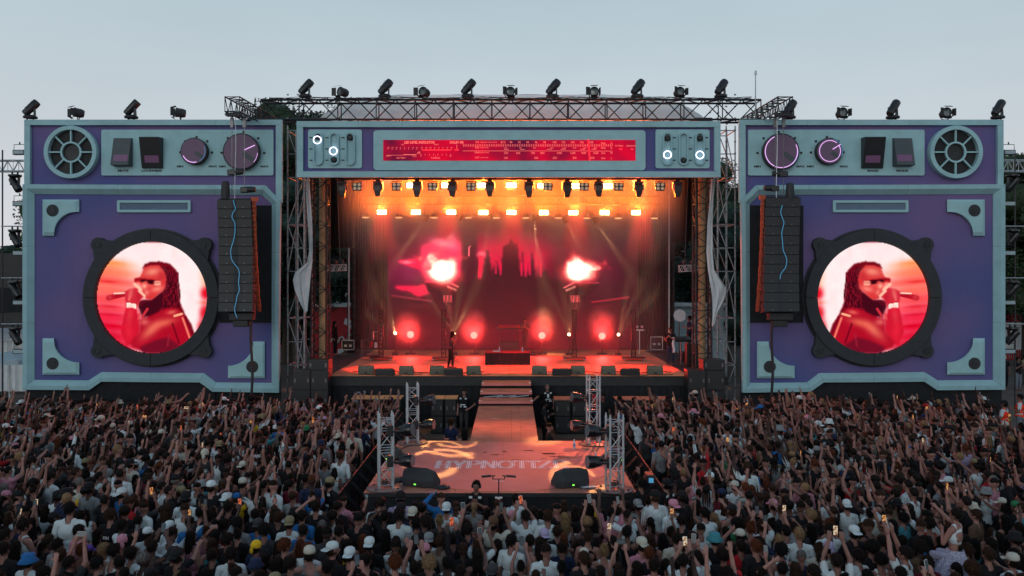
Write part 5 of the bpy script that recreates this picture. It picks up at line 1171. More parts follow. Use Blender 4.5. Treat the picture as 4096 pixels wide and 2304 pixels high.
# --- side ladders with floods and heads outside the towers
def proto_flood():
    t = thing('flood_lamp', 'x', 'stage light', (0, 0, 0), group='flood lamps beside the towers')
    b = MB(); b.bx(-0.28, 0.28, -0.10, 0.10, -0.11, 0.11); cs = b.build('case', M['plastic'], t, bevel=0.01)
    b = MB(); b.bx(-0.24, 0.24, -0.116, -0.104, -0.075, 0.075); b.build('glass', M['canvas'], cs)
    b = MB(); b.path([(-0.27, 0, 0.1), (-0.27, 0, 0.36), (0.27, 0, 0.36), (0.27, 0, 0.1)], 0.016, 5); b.tube((0, 0, 0.36), (0, 0, 0.47), 0.03, 6); b.build('bracket', M['black'], t)
    return t
fl = proto_flood(); flu = [False]
hsd = proto_moving_head(); hsd['group'] = 'moving heads beside the towers'; hsu = [False]
LV = ('topmost', 'second', 'third', 'fourth', 'lowest')
for side, xf, xh, lab in ((-1, 79, 60, 'MUTE'), (1, 4034, 4050, 'MODE')):
    for k, py in enumerate((610, 815, 1012, 1210, 1405)):
        put(fl, flu, P(xf, py, 35.4), R(4*side), f'{LV[k]} flood lamp on the ladder outside the {lab} tower', 0.92)
    for k, py in enumerate((690, 910, 1115, 1300)):
        o = put(hsd, hsu, P(xh, py, 35.6), R(20*side), f'{("topmost", "second", "third", "lowest")[k]} black moving head hanging on the ladder outside the {lab} tower', 0.95); o.rotation_euler = (R(180), 0, R(180 if side > 0 else 0))
    t = thing('lamp_ladder', f'slim steel pipe ladder carrying lamps outside the {lab} tower', 'pipe ladder', P(xh-side*35, 1700, 36)); b = MB()
    for py in (688, 905, 1112, 1296): b = MB(); b.tube(P(xh-side*40, py, 35.7), P(xh+side*55, py, 35.7), 0.028, 6); b.build('rung', M['galv'], t)
    b = MB(); b.tube(P(xh+side*30-20, 600, 35.9), P(xh+side*30-20, 1650, 35.9), 0.03, 6); b.build('upright', M['dtruss'], t)
    t = thing('side_truss', f'pale aluminium truss reaching out of frame beside the {lab} tower', 'truss', P(xh, 690, 37)); z = P(0, 664, 37)[2]
    x0, x1 = (P(-200, 0, 37)[0], P(108, 0, 37)[0]) if side < 0 else (P(4000, 0, 37)[0], P(4300, 0, 37)[0]); truss_parts((x0, 37, z), (x1, 37, z), 0.42, 0.46, 0.025, 0.014, 0.5, M['alu'], t)

# ================================================================== gear on the main stage
def wedge(label, px0, px1, py, d, kind, group):
    x0, x1 = P(px0, 0, d)[0], P(px1, 0, d)[0]; t = thing('wedge_monitor', label, 'floor monitor', ((x0+x1)/2, d, STZ), group=group)
    b = MB(); h = 0.37 if kind == 'A' else 0.30
    if kind == 'A': prof = [(0.0, 0.0), (0.02, 0.22), (0.10, 0.34), (0.20, h), (0.50, 0.10), (0.52, 0.0)]
    else: prof = [(0.0, 0.0), (0.0, 0.27), (0.04, 0.30), (0.42, 0.24), (0.50, 0.05), (0.48, 0.0)]
    n = len(prof); v = [(x, d+y, STZ+0.005+z) for x in (x0, x1) for y, z in prof]
    b.add(v, [tuple(range(n-1, -1, -1)), tuple(range(n, 2*n))] + [(i, (i+1) % n, n+(i+1) % n, n+i) for i in range(n)]); b.build('cabinet', M['monitor'] if kind == 'A' else M['plastic'], t, bevel=0.03)
    b = MB(); b.bx((x0+x1)/2-0.06, (x0+x1)/2+0.06, d-0.012, d-0.002, STZ+0.04, STZ+0.11) ; b.build('connector_plate', M['black'], t)
    b = MB(); b.add([(x0+0.03, d+0.212, STZ+h-0.01), (x1-0.03, d+0.212, STZ+h-0.01), (x1-0.03, d+0.505, STZ+0.115), (x0+0.03, d+0.505, STZ+0.115)], [(0, 1, 2, 3)]); b.build('grille', M['grille'], t)
    b = MB(); b.path([((x0+x1)/2, d-0.02, STZ+0.05), ((x0+x1)/2+0.1, d-0.1, STZ+0.02), ((x0+x1)/2+0.35, d-0.12, STZ+0.018), ((x0+x1)/2+0.7, d-0.05, STZ+0.018)], 0.012, 5); b.build('cable', M['black'], t)
M['monitor'] = mat('grey_monitor', (0.10, 0.10, 0.075), 0.7, var=0.15)
for k, (a, c) in enumerate(((1432, 1494), (1595, 1653), (1717, 1777), (1865, 1923), (2128, 2189), (2284, 2341), (2406, 2464), (2590, 2654))): wedge(f'grey floor monitor on the stage lip, {ORD[k]} from the LOUDNESS tower', a, c, 1497, 35.35, 'A', 'grey floor monitors')
for k, (a, c) in enumerate(((1500, 1575), (1777, 1850), (2210, 2283), (2484, 2560))): wedge(f'low black floor speaker at the stage edge, {ORD[k]} from the LOUDNESS tower', a, c, 1503, 35.0, 'B', 'low black floor speakers')
def box_thing(name, label, cat, x0, x1, y0, y1, z0, z1, m, parts=None, bev=0.015):
    t = thing(name, label, cat, ((x0+x1)/2, (y0+y1)/2, z0)); b = MB(); b.bx(x0, x1, y0, y1, z0, z1); b.build('case', m, t, bevel=bev); return t
# low clothed riser table with bottles
dx0, dx1 = P(1941, 0, 39.2)[0], P(2120, 0, 39.2)[0]
t = thing('low_table', 'low wide table under black cloth on the stage, bottles on top', 'table', ((dx0+dx1)/2, 39.6, STZ))
b = MB(); pts = [(dx0+(dx1-dx0)*i/40, 39.2+0.02*math.sin(i*1.9)) for i in range(41)]; b.band([[(x, y, STZ+0.55) for x, y in pts], [(x, y, STZ+0.005) for x, y in pts]], closed=False)
b.bx(dx0, dx1, 39.23, 40.1, STZ+0.003, STZ+0.54); b.build('cloth', M['blackfab'], t); b = MB(); b.bx(dx0-0.02, dx1+0.02, 39.18, 40.15, STZ+0.545, STZ+0.575); b.build('table_top', M['redfab'], t)  # red light along the edge is put into the top's colour
def bottle(label, p, h=0.22):
    t = thing('water_bottle', label, 'bottle', p, group='water bottles'); r = 0.034
    b = MB(); b.lathe([(0, 0), (r, 0.0), (r, h*0.62), (r*0.45, h*0.85), (r*0.42, h*0.92)], p, 12); b.build('body', M['bottle'], t, smooth=True)
    b = MB(); b.lathe([(r*1.03, h*0.25), (r*1.03, h*0.52)], p, 12); b.build('label', M['label'], t); b = MB(); b.lathe([(r*0.48, h*0.9), (r*0.48, h), (0, h)], p, 10); b.build('cap', M['paper'], t)
bottle('small water bottle on the low black table, near the singer', (P(1998, 0, 39.5)[0], 39.5, STZ+0.576)); bottle('small water bottle on the low black table, by its glowing edge', (P(2090, 0, 39.5)[0], 39.5, STZ+0.576))
t = thing('towel', 'crumpled white towel on the low black table', 'towel', (P(1983, 0, 39.5)[0], 39.5, STZ+0.58)); b = MB()
for k in range(5): b.ell((P(1976, 0, 39.5)[0]+0.05*k, 39.5+0.03*math.sin(k*2), STZ+0.60), (0.07, 0.06, 0.028), 8, 6)
b.build('cloth', M['paper'], t, smooth=True)
# keyboard desk, drum pads and stand by the player
kx0, kx1 = P(1992, 0, 43)[0], P(2080, 0, 43)[0]; kz = P(0, 1318, 43)[2]
t = thing('keyboard_desk', 'dark keyboard desk with pads in front of the castle screen', 'keyboard', ((kx0+kx1)/2, 43, STZ))
b = MB()
for x in (kx0, kx1): b.tube((x, 42.9, STZ), (x+(0.5 if x == kx0 else -0.5)*0.3, 43.3, kz), 0.025, 6); b.tube((x, 43.3, STZ), (x+(0.5 if x == kx0 else -0.5)*0.3, 42.9, kz), 0.025, 6)
b.build('stand', M['black'], t); b = MB(); b.bx(kx0-0.1, kx1+0.1, 42.9, 43.4, kz, kz+0.10); b.build('desk_top', M['plastic'], t, bevel=0.02)
for k in range(4): b = MB(); x = kx0+(kx1-kx0)*(k+0.2)/4; b.obox((x+0.1, 43.0, kz+0.16), (0.24, 0.3, 0.05), Matrix.Rotation(R(18), 3, 'X')); b.build('drum_pad', M['redfab'], t, bevel=0.01)
box_thing('flight_case', 'black flight case below the keyboard desk on stage', 'flight case', kx0+0.05, kx1-0.05, 43.35, 44.0, STZ+0.005, STZ+0.75, M['plastic'])
# flight cases with metal edges
def flight_case(label, px0, px1, py0, py1, d):
    x0, x1 = P(px0, 0, d)[0], P(px1, 0, d)[0]; z0, z1 = STZ+0.14, STZ+0.14+(py1-py0)*d/F*0.92; t = thing('flight_case', label, 'flight case', ((x0+x1)/2, d, STZ))
    b = MB(); b.bx(x0, x1, d, d+0.6, z0, z1); b.build('case', M['plastic'], t); b = MB(); e = 0.02
    for x in (x0, x1): b.bx(x-e, x+e, d-e, d+e, z0-e, z1+e)
    for z in (z0, z1): b.bx(x0+e, x1-e, d-e, d+e, z-e, z+e)
    b.build('edge_strip', M['alu'], t); b = MB()
    for x in (x0*0.7+x1*0.3, x0*0.3+x1*0.7): b.bx(x-0.07, x+0.07, d-0.014, d-0.003, (z0+z1)/2-0.1, (z0+z1)/2+0.02)
    b.build('latch', M['alu'], t); b = MB()
    for x in (x0+0.1, x1-0.1):
        for y in (d+0.1, d+0.5): b.tube((x-0.02, y, STZ+0.07), (x+0.02, y, STZ+0.07), 0.06, 10)
    b.build('caster', M['black'], t)
flight_case('black flight case on casters behind the stage leg, LOUDNESS side', 1368, 1416, 1360, 1400, 45.5)
flight_case('tall black flight case by the back drape, monitor-desk side', 2603, 2650, 1345, 1400, 45.5)
# thin lamp posts with wheeled bases
for k, (px, lab) in enumerate(((1523, 'by the tool trolley'), (1774, 'behind the singer'), (2298, 'by the third red lamp'), (2535, 'nearest the monitor desk'))):
    p = P(px, 1440, 41.3); t = thing('lattice_post', f'thin black lattice post on a wheeled plate, {lab}', 'lamp post', (p[0], 41.3, STZ)); truss_parts((p[0], 41.4, STZ+0.12), (p[0], 41.4, P(0, 1240, 41.3)[2]), 0.2, 0.2, 0.016, 0.009, 0.22, M['dtruss'], t, up=Vector((0, 1, 0)))
    b = MB(); b.bx(p[0]-0.55, p[0]+0.55, 41.1, 41.8, STZ+0.09, STZ+0.13); b.build('base_plate', M['dtruss'], t); b = MB()
    for x in (-0.48, 0.48):
        for y in (41.18, 41.7): b.tube((p[0]+x-0.03, y, STZ+0.045), (p[0]+x+0.03, y, STZ+0.045), 0.045, 10)
    b.build('caster', M['alu'], t)
# tool trolley, monitor desk, paper lamp and towel rail at the sides
p = P(1485, 1435, 41.8); t = thing('tool_trolley', 'dark tool trolley with bottles at the side of the stage', 'trolley', (p[0], 41.8, STZ)); b = MB()
for x in (-0.45, 0.45):
    for y in (-0.25, 0.25): b.tube((p[0]+x, 41.8+y, STZ+0.05), (p[0]+x, 41.8+y, STZ+0.95), 0.018, 6)
b.build('frame', M['chain'], t)
for z in (0.15, 0.55, 0.92): b = MB(); b.bx(p[0]-0.46, p[0]+0.46, 41.54, 42.06, STZ+z, STZ+z+0.03); b.build('shelf', M['black'], t)
b = MB(); b.path([(p[0]+0.1, 41.8, STZ+0.95), (p[0]+0.1, 41.8, STZ+1.35), (p[0]+0.5, 41.8, STZ+1.35), (p[0]+0.5, 41.8, STZ+0.95)], 0.02, 6); b.build('handle', M['alu'], t)
for k, (dx, h, m_, lab) in enumerate(((0.0, 0.34, 'redfab', 'red fire extinguisher on the tool trolley'), (0.24, 0.28, 'paper', 'white canister on the tool trolley'))):
    t = thing('canister', lab, 'canister', (p[0]+dx, 41.7, STZ+0.58)); b = MB(); b.lathe([(0, 0), (0.075, 0), (0.075, h*0.75), (0.03, h*0.95), (0.03, h)], (p[0]+dx, 41.7, STZ+0.581), 14); b.build('body', M[m_], t, smooth=True); b = MB(); b.lathe([(0.035, h), (0.04, h+0.05), (0, h+0.06)], (p[0]+dx, 41.7, STZ+0.581), 10); b.build('cap', M['black'], t)
mx = P(2715, 0, 39.5)[0]; t = thing('monitor_desk', 'sound technician desk on stands at the side of the stage', 'mixing desk', (mx, 39.6, STZ)); b = MB(); b.obox((mx, 39.7, STZ+1.15), (1.2, 0.7, 0.12), Matrix.Rotation(R(8), 3, 'X')); b.build('console', M['plastic'], t, bevel=0.02)
b = MB()
for i in range(10): b.bx(mx-0.5+0.1*i, mx-0.46+0.1*i, 39.5, 39.9, STZ+1.225, STZ+1.24)
b.build('fader_strip', M['chain'], t); b = MB()
for x in (-0.5, -0.3, 0.1, 0.4): b.tube((mx+x, 39.5, STZ), (mx+x, 39.5, STZ+1.1), 0.03, 8)
b.build('stand', M['chain'], t)
box_thing('rack_case', 'tall black rack case beside the technician desk', 'flight case', mx+0.25, mx+0.8, 38.9, 39.4, STZ+0.005, STZ+1.0, M['plastic'])
x = P(2718, 0, 41)[0]; t = thing('round_reflector', 'pale round reflector on a stand beside the technician desk', 'reflector', (x, 41, STZ)); b = MB(); b.lathe([(0, 0), (0.28, 0.05), (0.3, 0.07)], (x, 41, P(0, 1263, 41)[2]), 20, Matrix.Rotation(R(80), 3, 'X')); b.build('dish', M['alu'], t, smooth=True); b = MB(); b.tube((x, 41.1, STZ), (x, 41.1, P(0, 1275, 41)[2]), 0.025, 6); b.build('stand', M['black'], t)
x = P(2558, 0, 44.5)[0]; t = thing('microphone_rack', 'thin pale stand with twin lamps near the back drape', 'stand', (x, 44.5, STZ)); b = MB(); b.tube((x, 44.5, STZ), (x, 44.5, STZ+1.25), 0.025, 6); b.tube((x-0.25, 44.5, STZ+1.25), (x+0.25, 44.5, STZ+1.25), 0.04, 6); b.build('stand', M['white'], t); b = MB()
for e in (-0.12, 0.12): b.ell((x+e, 44.45, STZ+1.42), (0.07, 0.07, 0.07), 10, 7)
b.build('twin_lamp', M['alu'], t, smooth=True)
# small lamp clusters hanging in the wings
for px, lab in ((1335, 'drums side'), (2765, 'monitor-desk side')):
    p = Vector(P(px, 1075, 38.5)); t = thing('wing_lamp_bar', f'small hanging truss with lamps in the stage wing, {lab}', 'lamp bar', tuple(p)); truss_parts(p+Vector((-0.55, 0, 0)), p+Vector((0.55, 0, 0.06)), 0.25, 0.28, 0.018, 0.012, 0.25, M['alu'], t)
    b = MB()
    for e in (-0.3, 0.05, 0.35): b.lathe([(0.0, -0.14), (0.1, -0.12), (0.11, 0.1), (0.08, 0.12)], p+Vector((e, 0, 0.32)), 10, Matrix.Rotation(R(70), 3, 'X'))
    b.build('lamp_head', M['plastic'], t, smooth=True); b = MB()
    for e in (-0.3, 0.3): b.tube(p+Vector((e, 0, 0.15)), (p.x+e*0.3, p.y, 12.3), 0.008, 4)
    b.build('wire', M['chain'], t)
# loudspeaker stacks at the stage corners and subs in the pit
def sub(label, x0, x1, d, z0, z1, group):
    t = thing('subwoofer', label, 'loudspeaker', ((x0+x1)/2, d+0.4, z0), group=group); b = MB(); b.bx(x0, x1, d, d+0.8, z0, z1); b.build('cabinet', M['plastic'], t, bevel=0.015)
    b = MB(); b.bx(x0+0.05, x1-0.05, d-0.014, d-0.003, z0+0.05, z1-0.05); b.build('grille', M['grille'], t)
    b = MB()
    for x in (x0+0.1, x1-0.1): b.bx(x-0.03, x+0.03, d-0.03, d-0.015, (z0+z1)/2-0.08, (z0+z1)/2+0.08)
    b.build('handle', M['chain'], t)
for px, lab in (((1170, 1242, 1243, 1313), 'LOUDNESS'), ((2752, 2824, 2825, 2900), 'BAND')):
    d = 34.1; xs = [P(q_, 0, d)[0] for q_ in px]; zs = [0.02, 0.82, 1.62, 2.42]
    for r in range(3):
        for c in range(2): sub(f'black subwoofer in the corner stack by the {lab} tower, {("bottom", "middle", "upper")[r]} row {("outer", "inner")[c if lab == "LOUDNESS" else 1-c]} column', xs[2*c], xs[2*c+1], d, zs[r]+0.003, zs[r+1]-0.003, 'corner subwoofer stacks')
    sub(f'small black loudspeaker on top of the corner stack by the {lab} tower', xs[1]-0.1, xs[3], d+0.02, 2.425, 2.84, 'corner subwoofer stacks')
d = 33.4
for k, (a, c, top_, lab) in enumerate(((1405, 1500, 'wood', 'behind the LOUDNESS-side crowd'), (1503, 1605, 'wood', 'next to the LOUDNESS-side crowd end'), (1722, 1775, 'wood', 'beside the guard with folded headset'), (1777, 1828, 'wood', 'nearest the stairs'))):
    x0, x1 = P(a, 0, d)[0], P(c, 0, d)[0]
    for r in range(2): sub(f'black pit subwoofer {lab}, {("lower", "upper")[r]}', x0+0.01, x1-0.01, d, 0.02+r*0.68, 0.68+r*0.68, 'pit subwoofers')
    b = MB(); b.bx(x0, x1, d-0.05, d+0.9, 1.372, 1.40); tag(b.build('plywood_lid', M[top_]), f'plywood board lying on the pit subwoofers {lab}', 'board', 'boards on the pit subwoofers')
for k, (a, c, lab) in enumerate(((2218, 2284, 'nearest the stairs, BAND side'), (2286, 2350, 'behind the red-shirted man'), (2463, 2570, 'next to the BAND-side crowd end'), (2573, 2682, 'behind the BAND-side crowd'))):
    x0, x1 = P(a, 0, d)[0], P(c, 0, d)[0]
    for r in range(2): sub(f'black pit subwoofer {lab}, {("lower", "upper")[r]}', x0+0.01, x1-0.01, d, 0.02+r*0.66, 0.66+r*0.66, 'pit subwoofers')
    b = MB(); b.bx(x0, x1, d-0.05, d+0.9, 1.332, 1.36); tag(b.build('plywood_lid', M['bdeck']), f'reddish board lying on the pit subwoofers {lab}', 'board', 'boards on the pit subwoofers')
# ================================================================== on and around the square platform
def platform_d(py): return F*(CH-BZ)/(py-HZ)
def totem(label, px, py, h, rz, lamps, lamp_dir):
    d = platform_d(py); x = P(px, 0, d)[0]; t = thing('light_totem', label, 'truss tower', (x, d, BZ), group='aluminium light totems on the platform')
    b = MB(); b.lathe([(0.0, 0.0), (0.43, 0.0), (0.44, 0.01), (0.44, 0.022), (0.43, 0.03), (0.0, 0.03)], (x, d, BZ+0.004), 40); b.build('round_base', M['baseplate'], t, smooth=True)
    for k in range(4):
        a = R(45+90*k)+rz; b = MB(); b.tube((x+0.35*math.cos(a), d+0.35*math.sin(a)-0.02, BZ+0.036), (x+0.35*math.cos(a), d+0.35*math.sin(a)+0.02, BZ+0.036), 0.03, 6); b.build('bolt_slot', M['black'], t)
    cs = [Vector((0.155*math.sqrt(2)*math.cos(R(45+90*k)+rz), 0.155*math.sqrt(2)*math.sin(R(45+90*k)+rz), 0)) for k in range(4)]; o0 = Vector((x, d, BZ+0.035))
    for c in cs:
        b = MB(); b.tube(o0+c, o0+c+Vector((0, 0, h-0.12)), 0.026, 10)
        b.lathe([(0.030, 0.0), (0.030, 0.05), (0.018, 0.06), (0.014, 0.12), (0, 0.125)], o0+c+Vector((0, 0, h-0.13)), 10)
        for zz in (0.05, h*0.5-0.02, h*0.5+0.06): b.lathe([(0.033, 0.0), (0.033, 0.03)], o0+c+Vector((0, 0, zz)), 10)
        b.build('chord', M['alu'], t, smooth=True)
    b = MB(); n = 6; levels = [0.08, h*0.25, h*0.47, h*0.54, h*0.76, h-0.17]
    for k in range(4):
        c0, c1 = cs[k], cs[(k+1) % 4]
        for i, z in enumerate(levels):
            b.tube(o0+c0+Vector((0, 0, z)), o0+c1+Vector((0, 0, z)), 0.009, 5, caps=False)
        for i in range(len(levels)-1):
            if i == 2: continue
            z0, z1 = levels[i], levels[i+1]
            p_, q_ = (c0, c1) if (i+k) % 2 else (c1, c0)
            b.tube(o0+p_+Vector((0, 0, z0)), o0+q_+Vector((0, 0, z1)), 0.009, 5, caps=False)
    b.build('lacing', M['alu'], t)
    b = MB(); b.path([o0+Vector((0.1*math.cos(k*0.9), 0.1*math.sin(k*0.9), 0.02+0.006*k)) for k in range(24)], 0.011, 5); b.path([o0+cs[0]+Vector((0.03, 0.02*math.sin(k), 0.05+k*h*0.045)) for k in range(20)], 0.010, 5); b.build('cable', M['black'], t)
    for j, z in enumerate(lamps):
        c = o0+Vector((lamp_dir*0.46, -0.05, z)); l = thing('totem_lamp', f'{("lower", "upper")[j]} moving head on totem {label.split("totem ")[1]}', 'stage light', tuple(c), group='moving heads on the totems')
        dr = Vector((lamp_dir*0.86, -0.25, 0.12 if j else 0.0)).normalized(); rot = dr.to_track_quat('Z', 'Y').to_matrix()
        b = MB(); b.lathe([(0.0, -0.20), (0.07, -0.19), (0.115, -0.13), (0.14, -0.02), (0.155, 0.05), (0.155, 0.17), (0.145, 0.185), (0.0, 0.17)], c, 20, rot); hd_ = b.build('lamp_head', M['gloss'], l, smooth=True)
        b = MB(); b.lathe([(0.0, 0.178), (0.14, 0.187)], c, 20, rot); b.build('lens', M['lens'], hd_)
        b = MB(); b.bx(c.x-lamp_dir*0.34-0.07, c.x-lamp_dir*0.34+0.07, c.y-0.12, c.y+0.12, c.z-0.13, c.z+0.13); b.build('base', M['plastic'], l, bevel=0.02)
        b = MB()
        for e in (-1, 1): b.tube(c+Vector((-lamp_dir*0.30, e*0.15, 0)), c+Vector((0.0, e*0.155, 0)), 0.03, 6)
        b.build('yoke', M['plastic'], l)
        b = MB(); b.tube(c+Vector((-lamp_dir*0.30, 0, 0.08)), c+Vector((-lamp_dir*0.46, 0.05, 0.08)), 0.028, 6); b.build('clamp', M['chain'], l)
M['baseplate'] = mat('steel_base', (0.26, 0.17, 0.16), 0.35, 0.4, var=0.15)
M['gloss'] = mat('gloss_black', (0.010, 0.010, 0.012), 0.22, var=0.1)
totem('aluminium totem at the front platform corner beside the black round bag', 1543, 1954, 1.74, R(14), (0.62, 1.32), 1)
totem('aluminium totem at the back platform corner, LOUDNESS side', 1650, 1772, 1.74, R(12), (0.52, 1.22), 1)
totem('aluminium totem at the back platform corner, BAND side', 2373, 1776, 2.0, R(10), (0.52, 1.32), -1)
totem('aluminium totem at the front platform corner beside the white paper', 2458, 1959, 1.72, R(12), (0.62, 1.32), -1)

def floor_wedge(label, c, rz, w=0.72):
    t = thing('platform_wedge', label, 'floor monitor', c, rz, group='black wedges on the platform'); b = MB()
    prof = [(-0.27, 0.0), (-0.29, 0.16), (-0.20, 0.36), (-0.12, 0.42), (0.26, 0.12), (0.27, 0.0)]; n = len(prof)
    v = []
    for x, k in ((-w/2, 1.0), (-w/2+0.16, 1.0), (w/2-0.16, 1.0), (w/2, 1.0)):
        for y, z in prof: v.append((x, y*(0.72 if abs(x) > w/2-0.01 else 1), z*(0.86 if abs(x) > w/2-0.01 else 1)+0.004))
    f = [tuple(range(n-1, -1, -1)), tuple(range(3*n, 4*n))]
    for a in range(3): f += [(a*n+i, a*n+(i+1) % n, (a+1)*n+(i+1) % n, (a+1)*n+i) for i in range(n)]
    b.add(v, f); b.build('cabinet', M['charcoal'], t, bevel=0.02, local=True)
    b = MB(); b.add([(-w/2+0.19, -0.108, 0.425), (w/2-0.19, -0.108, 0.425), (w/2-0.19, 0.25, 0.143), (-w/2+0.19, 0.25, 0.143)], [(0, 1, 2, 3)]); b.build('grille', M['grille'], t, local=True)
    b = MB(); b.bx(-0.10, 0.10, -0.296, -0.286, 0.05, 0.12); b.build('connector_plate', M['black'], t, local=True)
    b = MB(); b.bx(-0.05, 0.0, -0.303, -0.297, 0.06, 0.09); b.build('status_light', M['green'], t, local=True)
    return t
floor_wedge('black wedge monitor at the front platform edge beside the singer-side totem', (*[P(1684, 0, 19.85)[0], 19.95], BZ), R(-20), 0.82)
floor_wedge('black wedge monitor at the front platform edge by the cream-capped man', (*[P(2280, 0, 19.85)[0], 19.9], BZ), R(17), 0.82)
floor_wedge('black wedge monitor half behind the front totem with the round bag', (P(1605, 0, 22.5)[0]-0.1, 22.5, BZ), R(-62), 0.8)
floor_wedge('black wedge monitor half behind the front totem with the white paper', (P(2425, 0, 22.3)[0]+0.15, 22.4, BZ), R(62), 0.8)
def soft_bag(label, px, py, a, c, h):
    d = platform_d(py); x = P(px, 0, d)[0]; t = thing('round_bag', label, 'bag', (x, d, BZ)); b = MB(); b.lathe([(0.0, 0.0), (a*0.9, 0.0), (a, h*0.3), (a*0.8, h*0.8), (a*0.4, h), (0, h*0.96)], (0, 0, 0), 20)
    b.v = [(v[0]+x+0.02*math.sin(v[1]*30), v[1]*c/a+d, v[2]*(1+0.15*math.sin(v[0]*22))+BZ+0.010) for v in b.v]; b.build('shell', M['plastic'], t, smooth=True); b = MB(); b.tube((x-0.06, d-c*0.7, BZ+h*0.7), (x+0.06, d-c*0.7, BZ+h*0.7), 0.012, 5); b.build('strap', M['black'], t)
soft_bag('black round folded bag behind the front totem', 1603, 1926, 0.19, 0.15, 0.10); soft_bag('flat black crumpled bag at the front platform edge', 1767, 1955, 0.19, 0.12, 0.085)
for px, py, w, rz, lab in ((2357, 1951, 0.38, 0.2, 'white paper sheet taped beside the front totem'), (2370, 1868, 0.16, 0.1, 'small white paper by the second front totem lamp'), (1612, 1938, 0.16, 0.0, 'small white paper under the round bag')):
    d = platform_d(py); x = P(px, 0, d)[0]; b = MB(); b.obox((x, d, BZ+0.012), (w, w*0.7, 0.003), Matrix.Rotation(rz, 3, 'Z')); tag(b.build('paper_sheet', M['paper']), lab, 'paper')
bottle('clear water bottle standing at the back of the platform', (P(2297, 0, platform_d(1795))[0], platform_d(1795), BZ+0.006), 0.26); bottle('clear water bottle standing by the BAND-side front totem', (P(2383, 0, platform_d(1850))[0], platform_d(1850), BZ+0.006), 0.26)
# twin shotgun microphones on a stand
d = 18.85; x = P(1995, 0, d)[0]; zt = P(0, 1916, d)[2]; t = thing('microphone_stand', 'black microphone stand with two shotgun microphones before the platform', 'microphone stand', (x, d, 0)); b = MB(); b.tube((x, d, 0.05), (x, d, zt), 0.014, 8); b.tube((x-0.14, d, zt), (x+0.13, d, zt), 0.009, 6); b.build('pole', M['plastic'], t)
b = MB()
for k in range(3): a = R(90+120*k); b.tube((x, d, 0.25), (x+0.35*math.cos(a), d+0.35*math.sin(a), 0.02), 0.012, 6)
b.build('tripod', M['plastic'], t)
for s in (-1, 1):
    b = MB(); b.tube((x+s*0.13, d, zt), (x+s*0.13, d, zt+0.07), 0.014, 6); b.tube((x+s*0.08, d-0.01, zt+0.075), (x+s*0.37, d-0.05, zt+0.065), 0.013, 8); mc = b.build('microphone', M['plastic'], t); b = MB(); b.tube((x+s*0.17, d-0.02, zt+0.073), (x+s*0.38, d-0.05, zt+0.064), 0.026, 10); b.build('windshield', M['black'], mc, smooth=True)
b = MB(); b.tube((x, d-0.02, 1.16), (x, d-0.02, 1.32), 0.03, 8); b.bx(x-0.08, x+0.08, d-0.02, d+0.02, 1.32, 1.35); b.build('clamp', M['paper'], t)

# crowd barriers round the pit: each length a thing of its own
def barrier_proto():
    t = thing('crowd_barrier', 'x', 'barrier', (0, 0, 0), group='crowd barriers round the pit'); b = MB(); L = 1.0
    b.tube((-L/2+0.02, 0, 1.15), (L/2-0.02, 0, 1.15), 0.025, 6); b.tube((-L/2+0.02, 0, 0.12), (L/2-0.02, 0, 0.12), 0.02, 6)
    for x in (-L/2+0.02, L/2-0.02): b.tube((x, 0, 0), (x, 0, 1.15), 0.025, 6)
    b.build('frame', M['dtruss'], t, local=True)
    for k in range(7): b = MB(); x = -L/2+0.13+k*0.123; b.tube((x, 0, 0.12), (x, 0, 1.15), 0.010, 5); b.build('bar', M['dtruss'], t, local=True)
    b = MB(); b.bx(-L/2+0.03, L/2-0.03, -1.0, 0.0, 0.012, 0.02); b.build('floor_plate', M['bsteel'], t, local=True)
    for x in (-L/2+0.06, L/2-0.06): b = MB(); b.tube((x, 0, 1.05), (x, -0.95, 0.03), 0.018, 5); b.build('brace', M['dtruss'], t, local=True)
    return t
M['bsteel'] = mat('barrier_plate', (0.10, 0.075, 0.07), 0.55, 0.3, var=0.3, vscale=4)
ORDX = ORD+['thirteenth', 'fourteenth']
bp_ = barrier_proto(); bpu = [False]
for k in range(13): put(bp_, bpu, (-4.05, 18.9+k*1.02, 0), R(90), f'black crowd barrier in the LOUDNESS-side row along the pit, {ORDX[k]} from the front')
for k in range(13): put(bp_, bpu, (3.62, 18.9+k*1.02, 0), R(-90), f'black crowd barrier in the BAND-side row along the pit, {ORDX[k]} from the front')
for k in range(9): put(bp_, bpu, (-3.55+k*0.84, 18.32, 0), R(180), f'black crowd barrier across the front of the platform, {ORDX[k]} from the LOUDNESS side')
# cables on the pit floor
b = MB()
for k in range(3): b.path([(-3.2+0.5*k+0.9*math.cos(a*1.3+k)+a*0.1, 27.6+1.2*math.sin(a+k*2)+0.2*k, 0.03) for a in np.linspace(0, 7, 40)], 0.02, 5)
tag(b.build('floor_cable', M['black']), 'black cables coiled on the pit floor behind the platform', 'cable')
x, d = P(2240, 0, 30)[0], 30.0
b = MB(); b.bx(x-0.75, x+0.9, d, d+0.12, 0.02, 0.10); tag(b.build('timber_batten', M['wood'], bevel=0.01), 'long pale timber batten on the pit floor', 'timber')
t = thing('tripod', 'black camera tripod behind the platform, LOUDNESS side', 'tripod', (-2.0, 26.0, 0)); b = MB()
for k in range(3): a = R(90+120*k); b.tube((-2.0, 26.0, 1.15), (-2.0+0.4*math.cos(a), 26.0+0.4*math.sin(a), 0.02), 0.022, 6)
b.build('leg', M['plastic'], t); b = MB(); b.bx(-2.08, -1.92, 25.92, 26.08, 1.12, 1.25); b.build('head', M['plastic'], t)

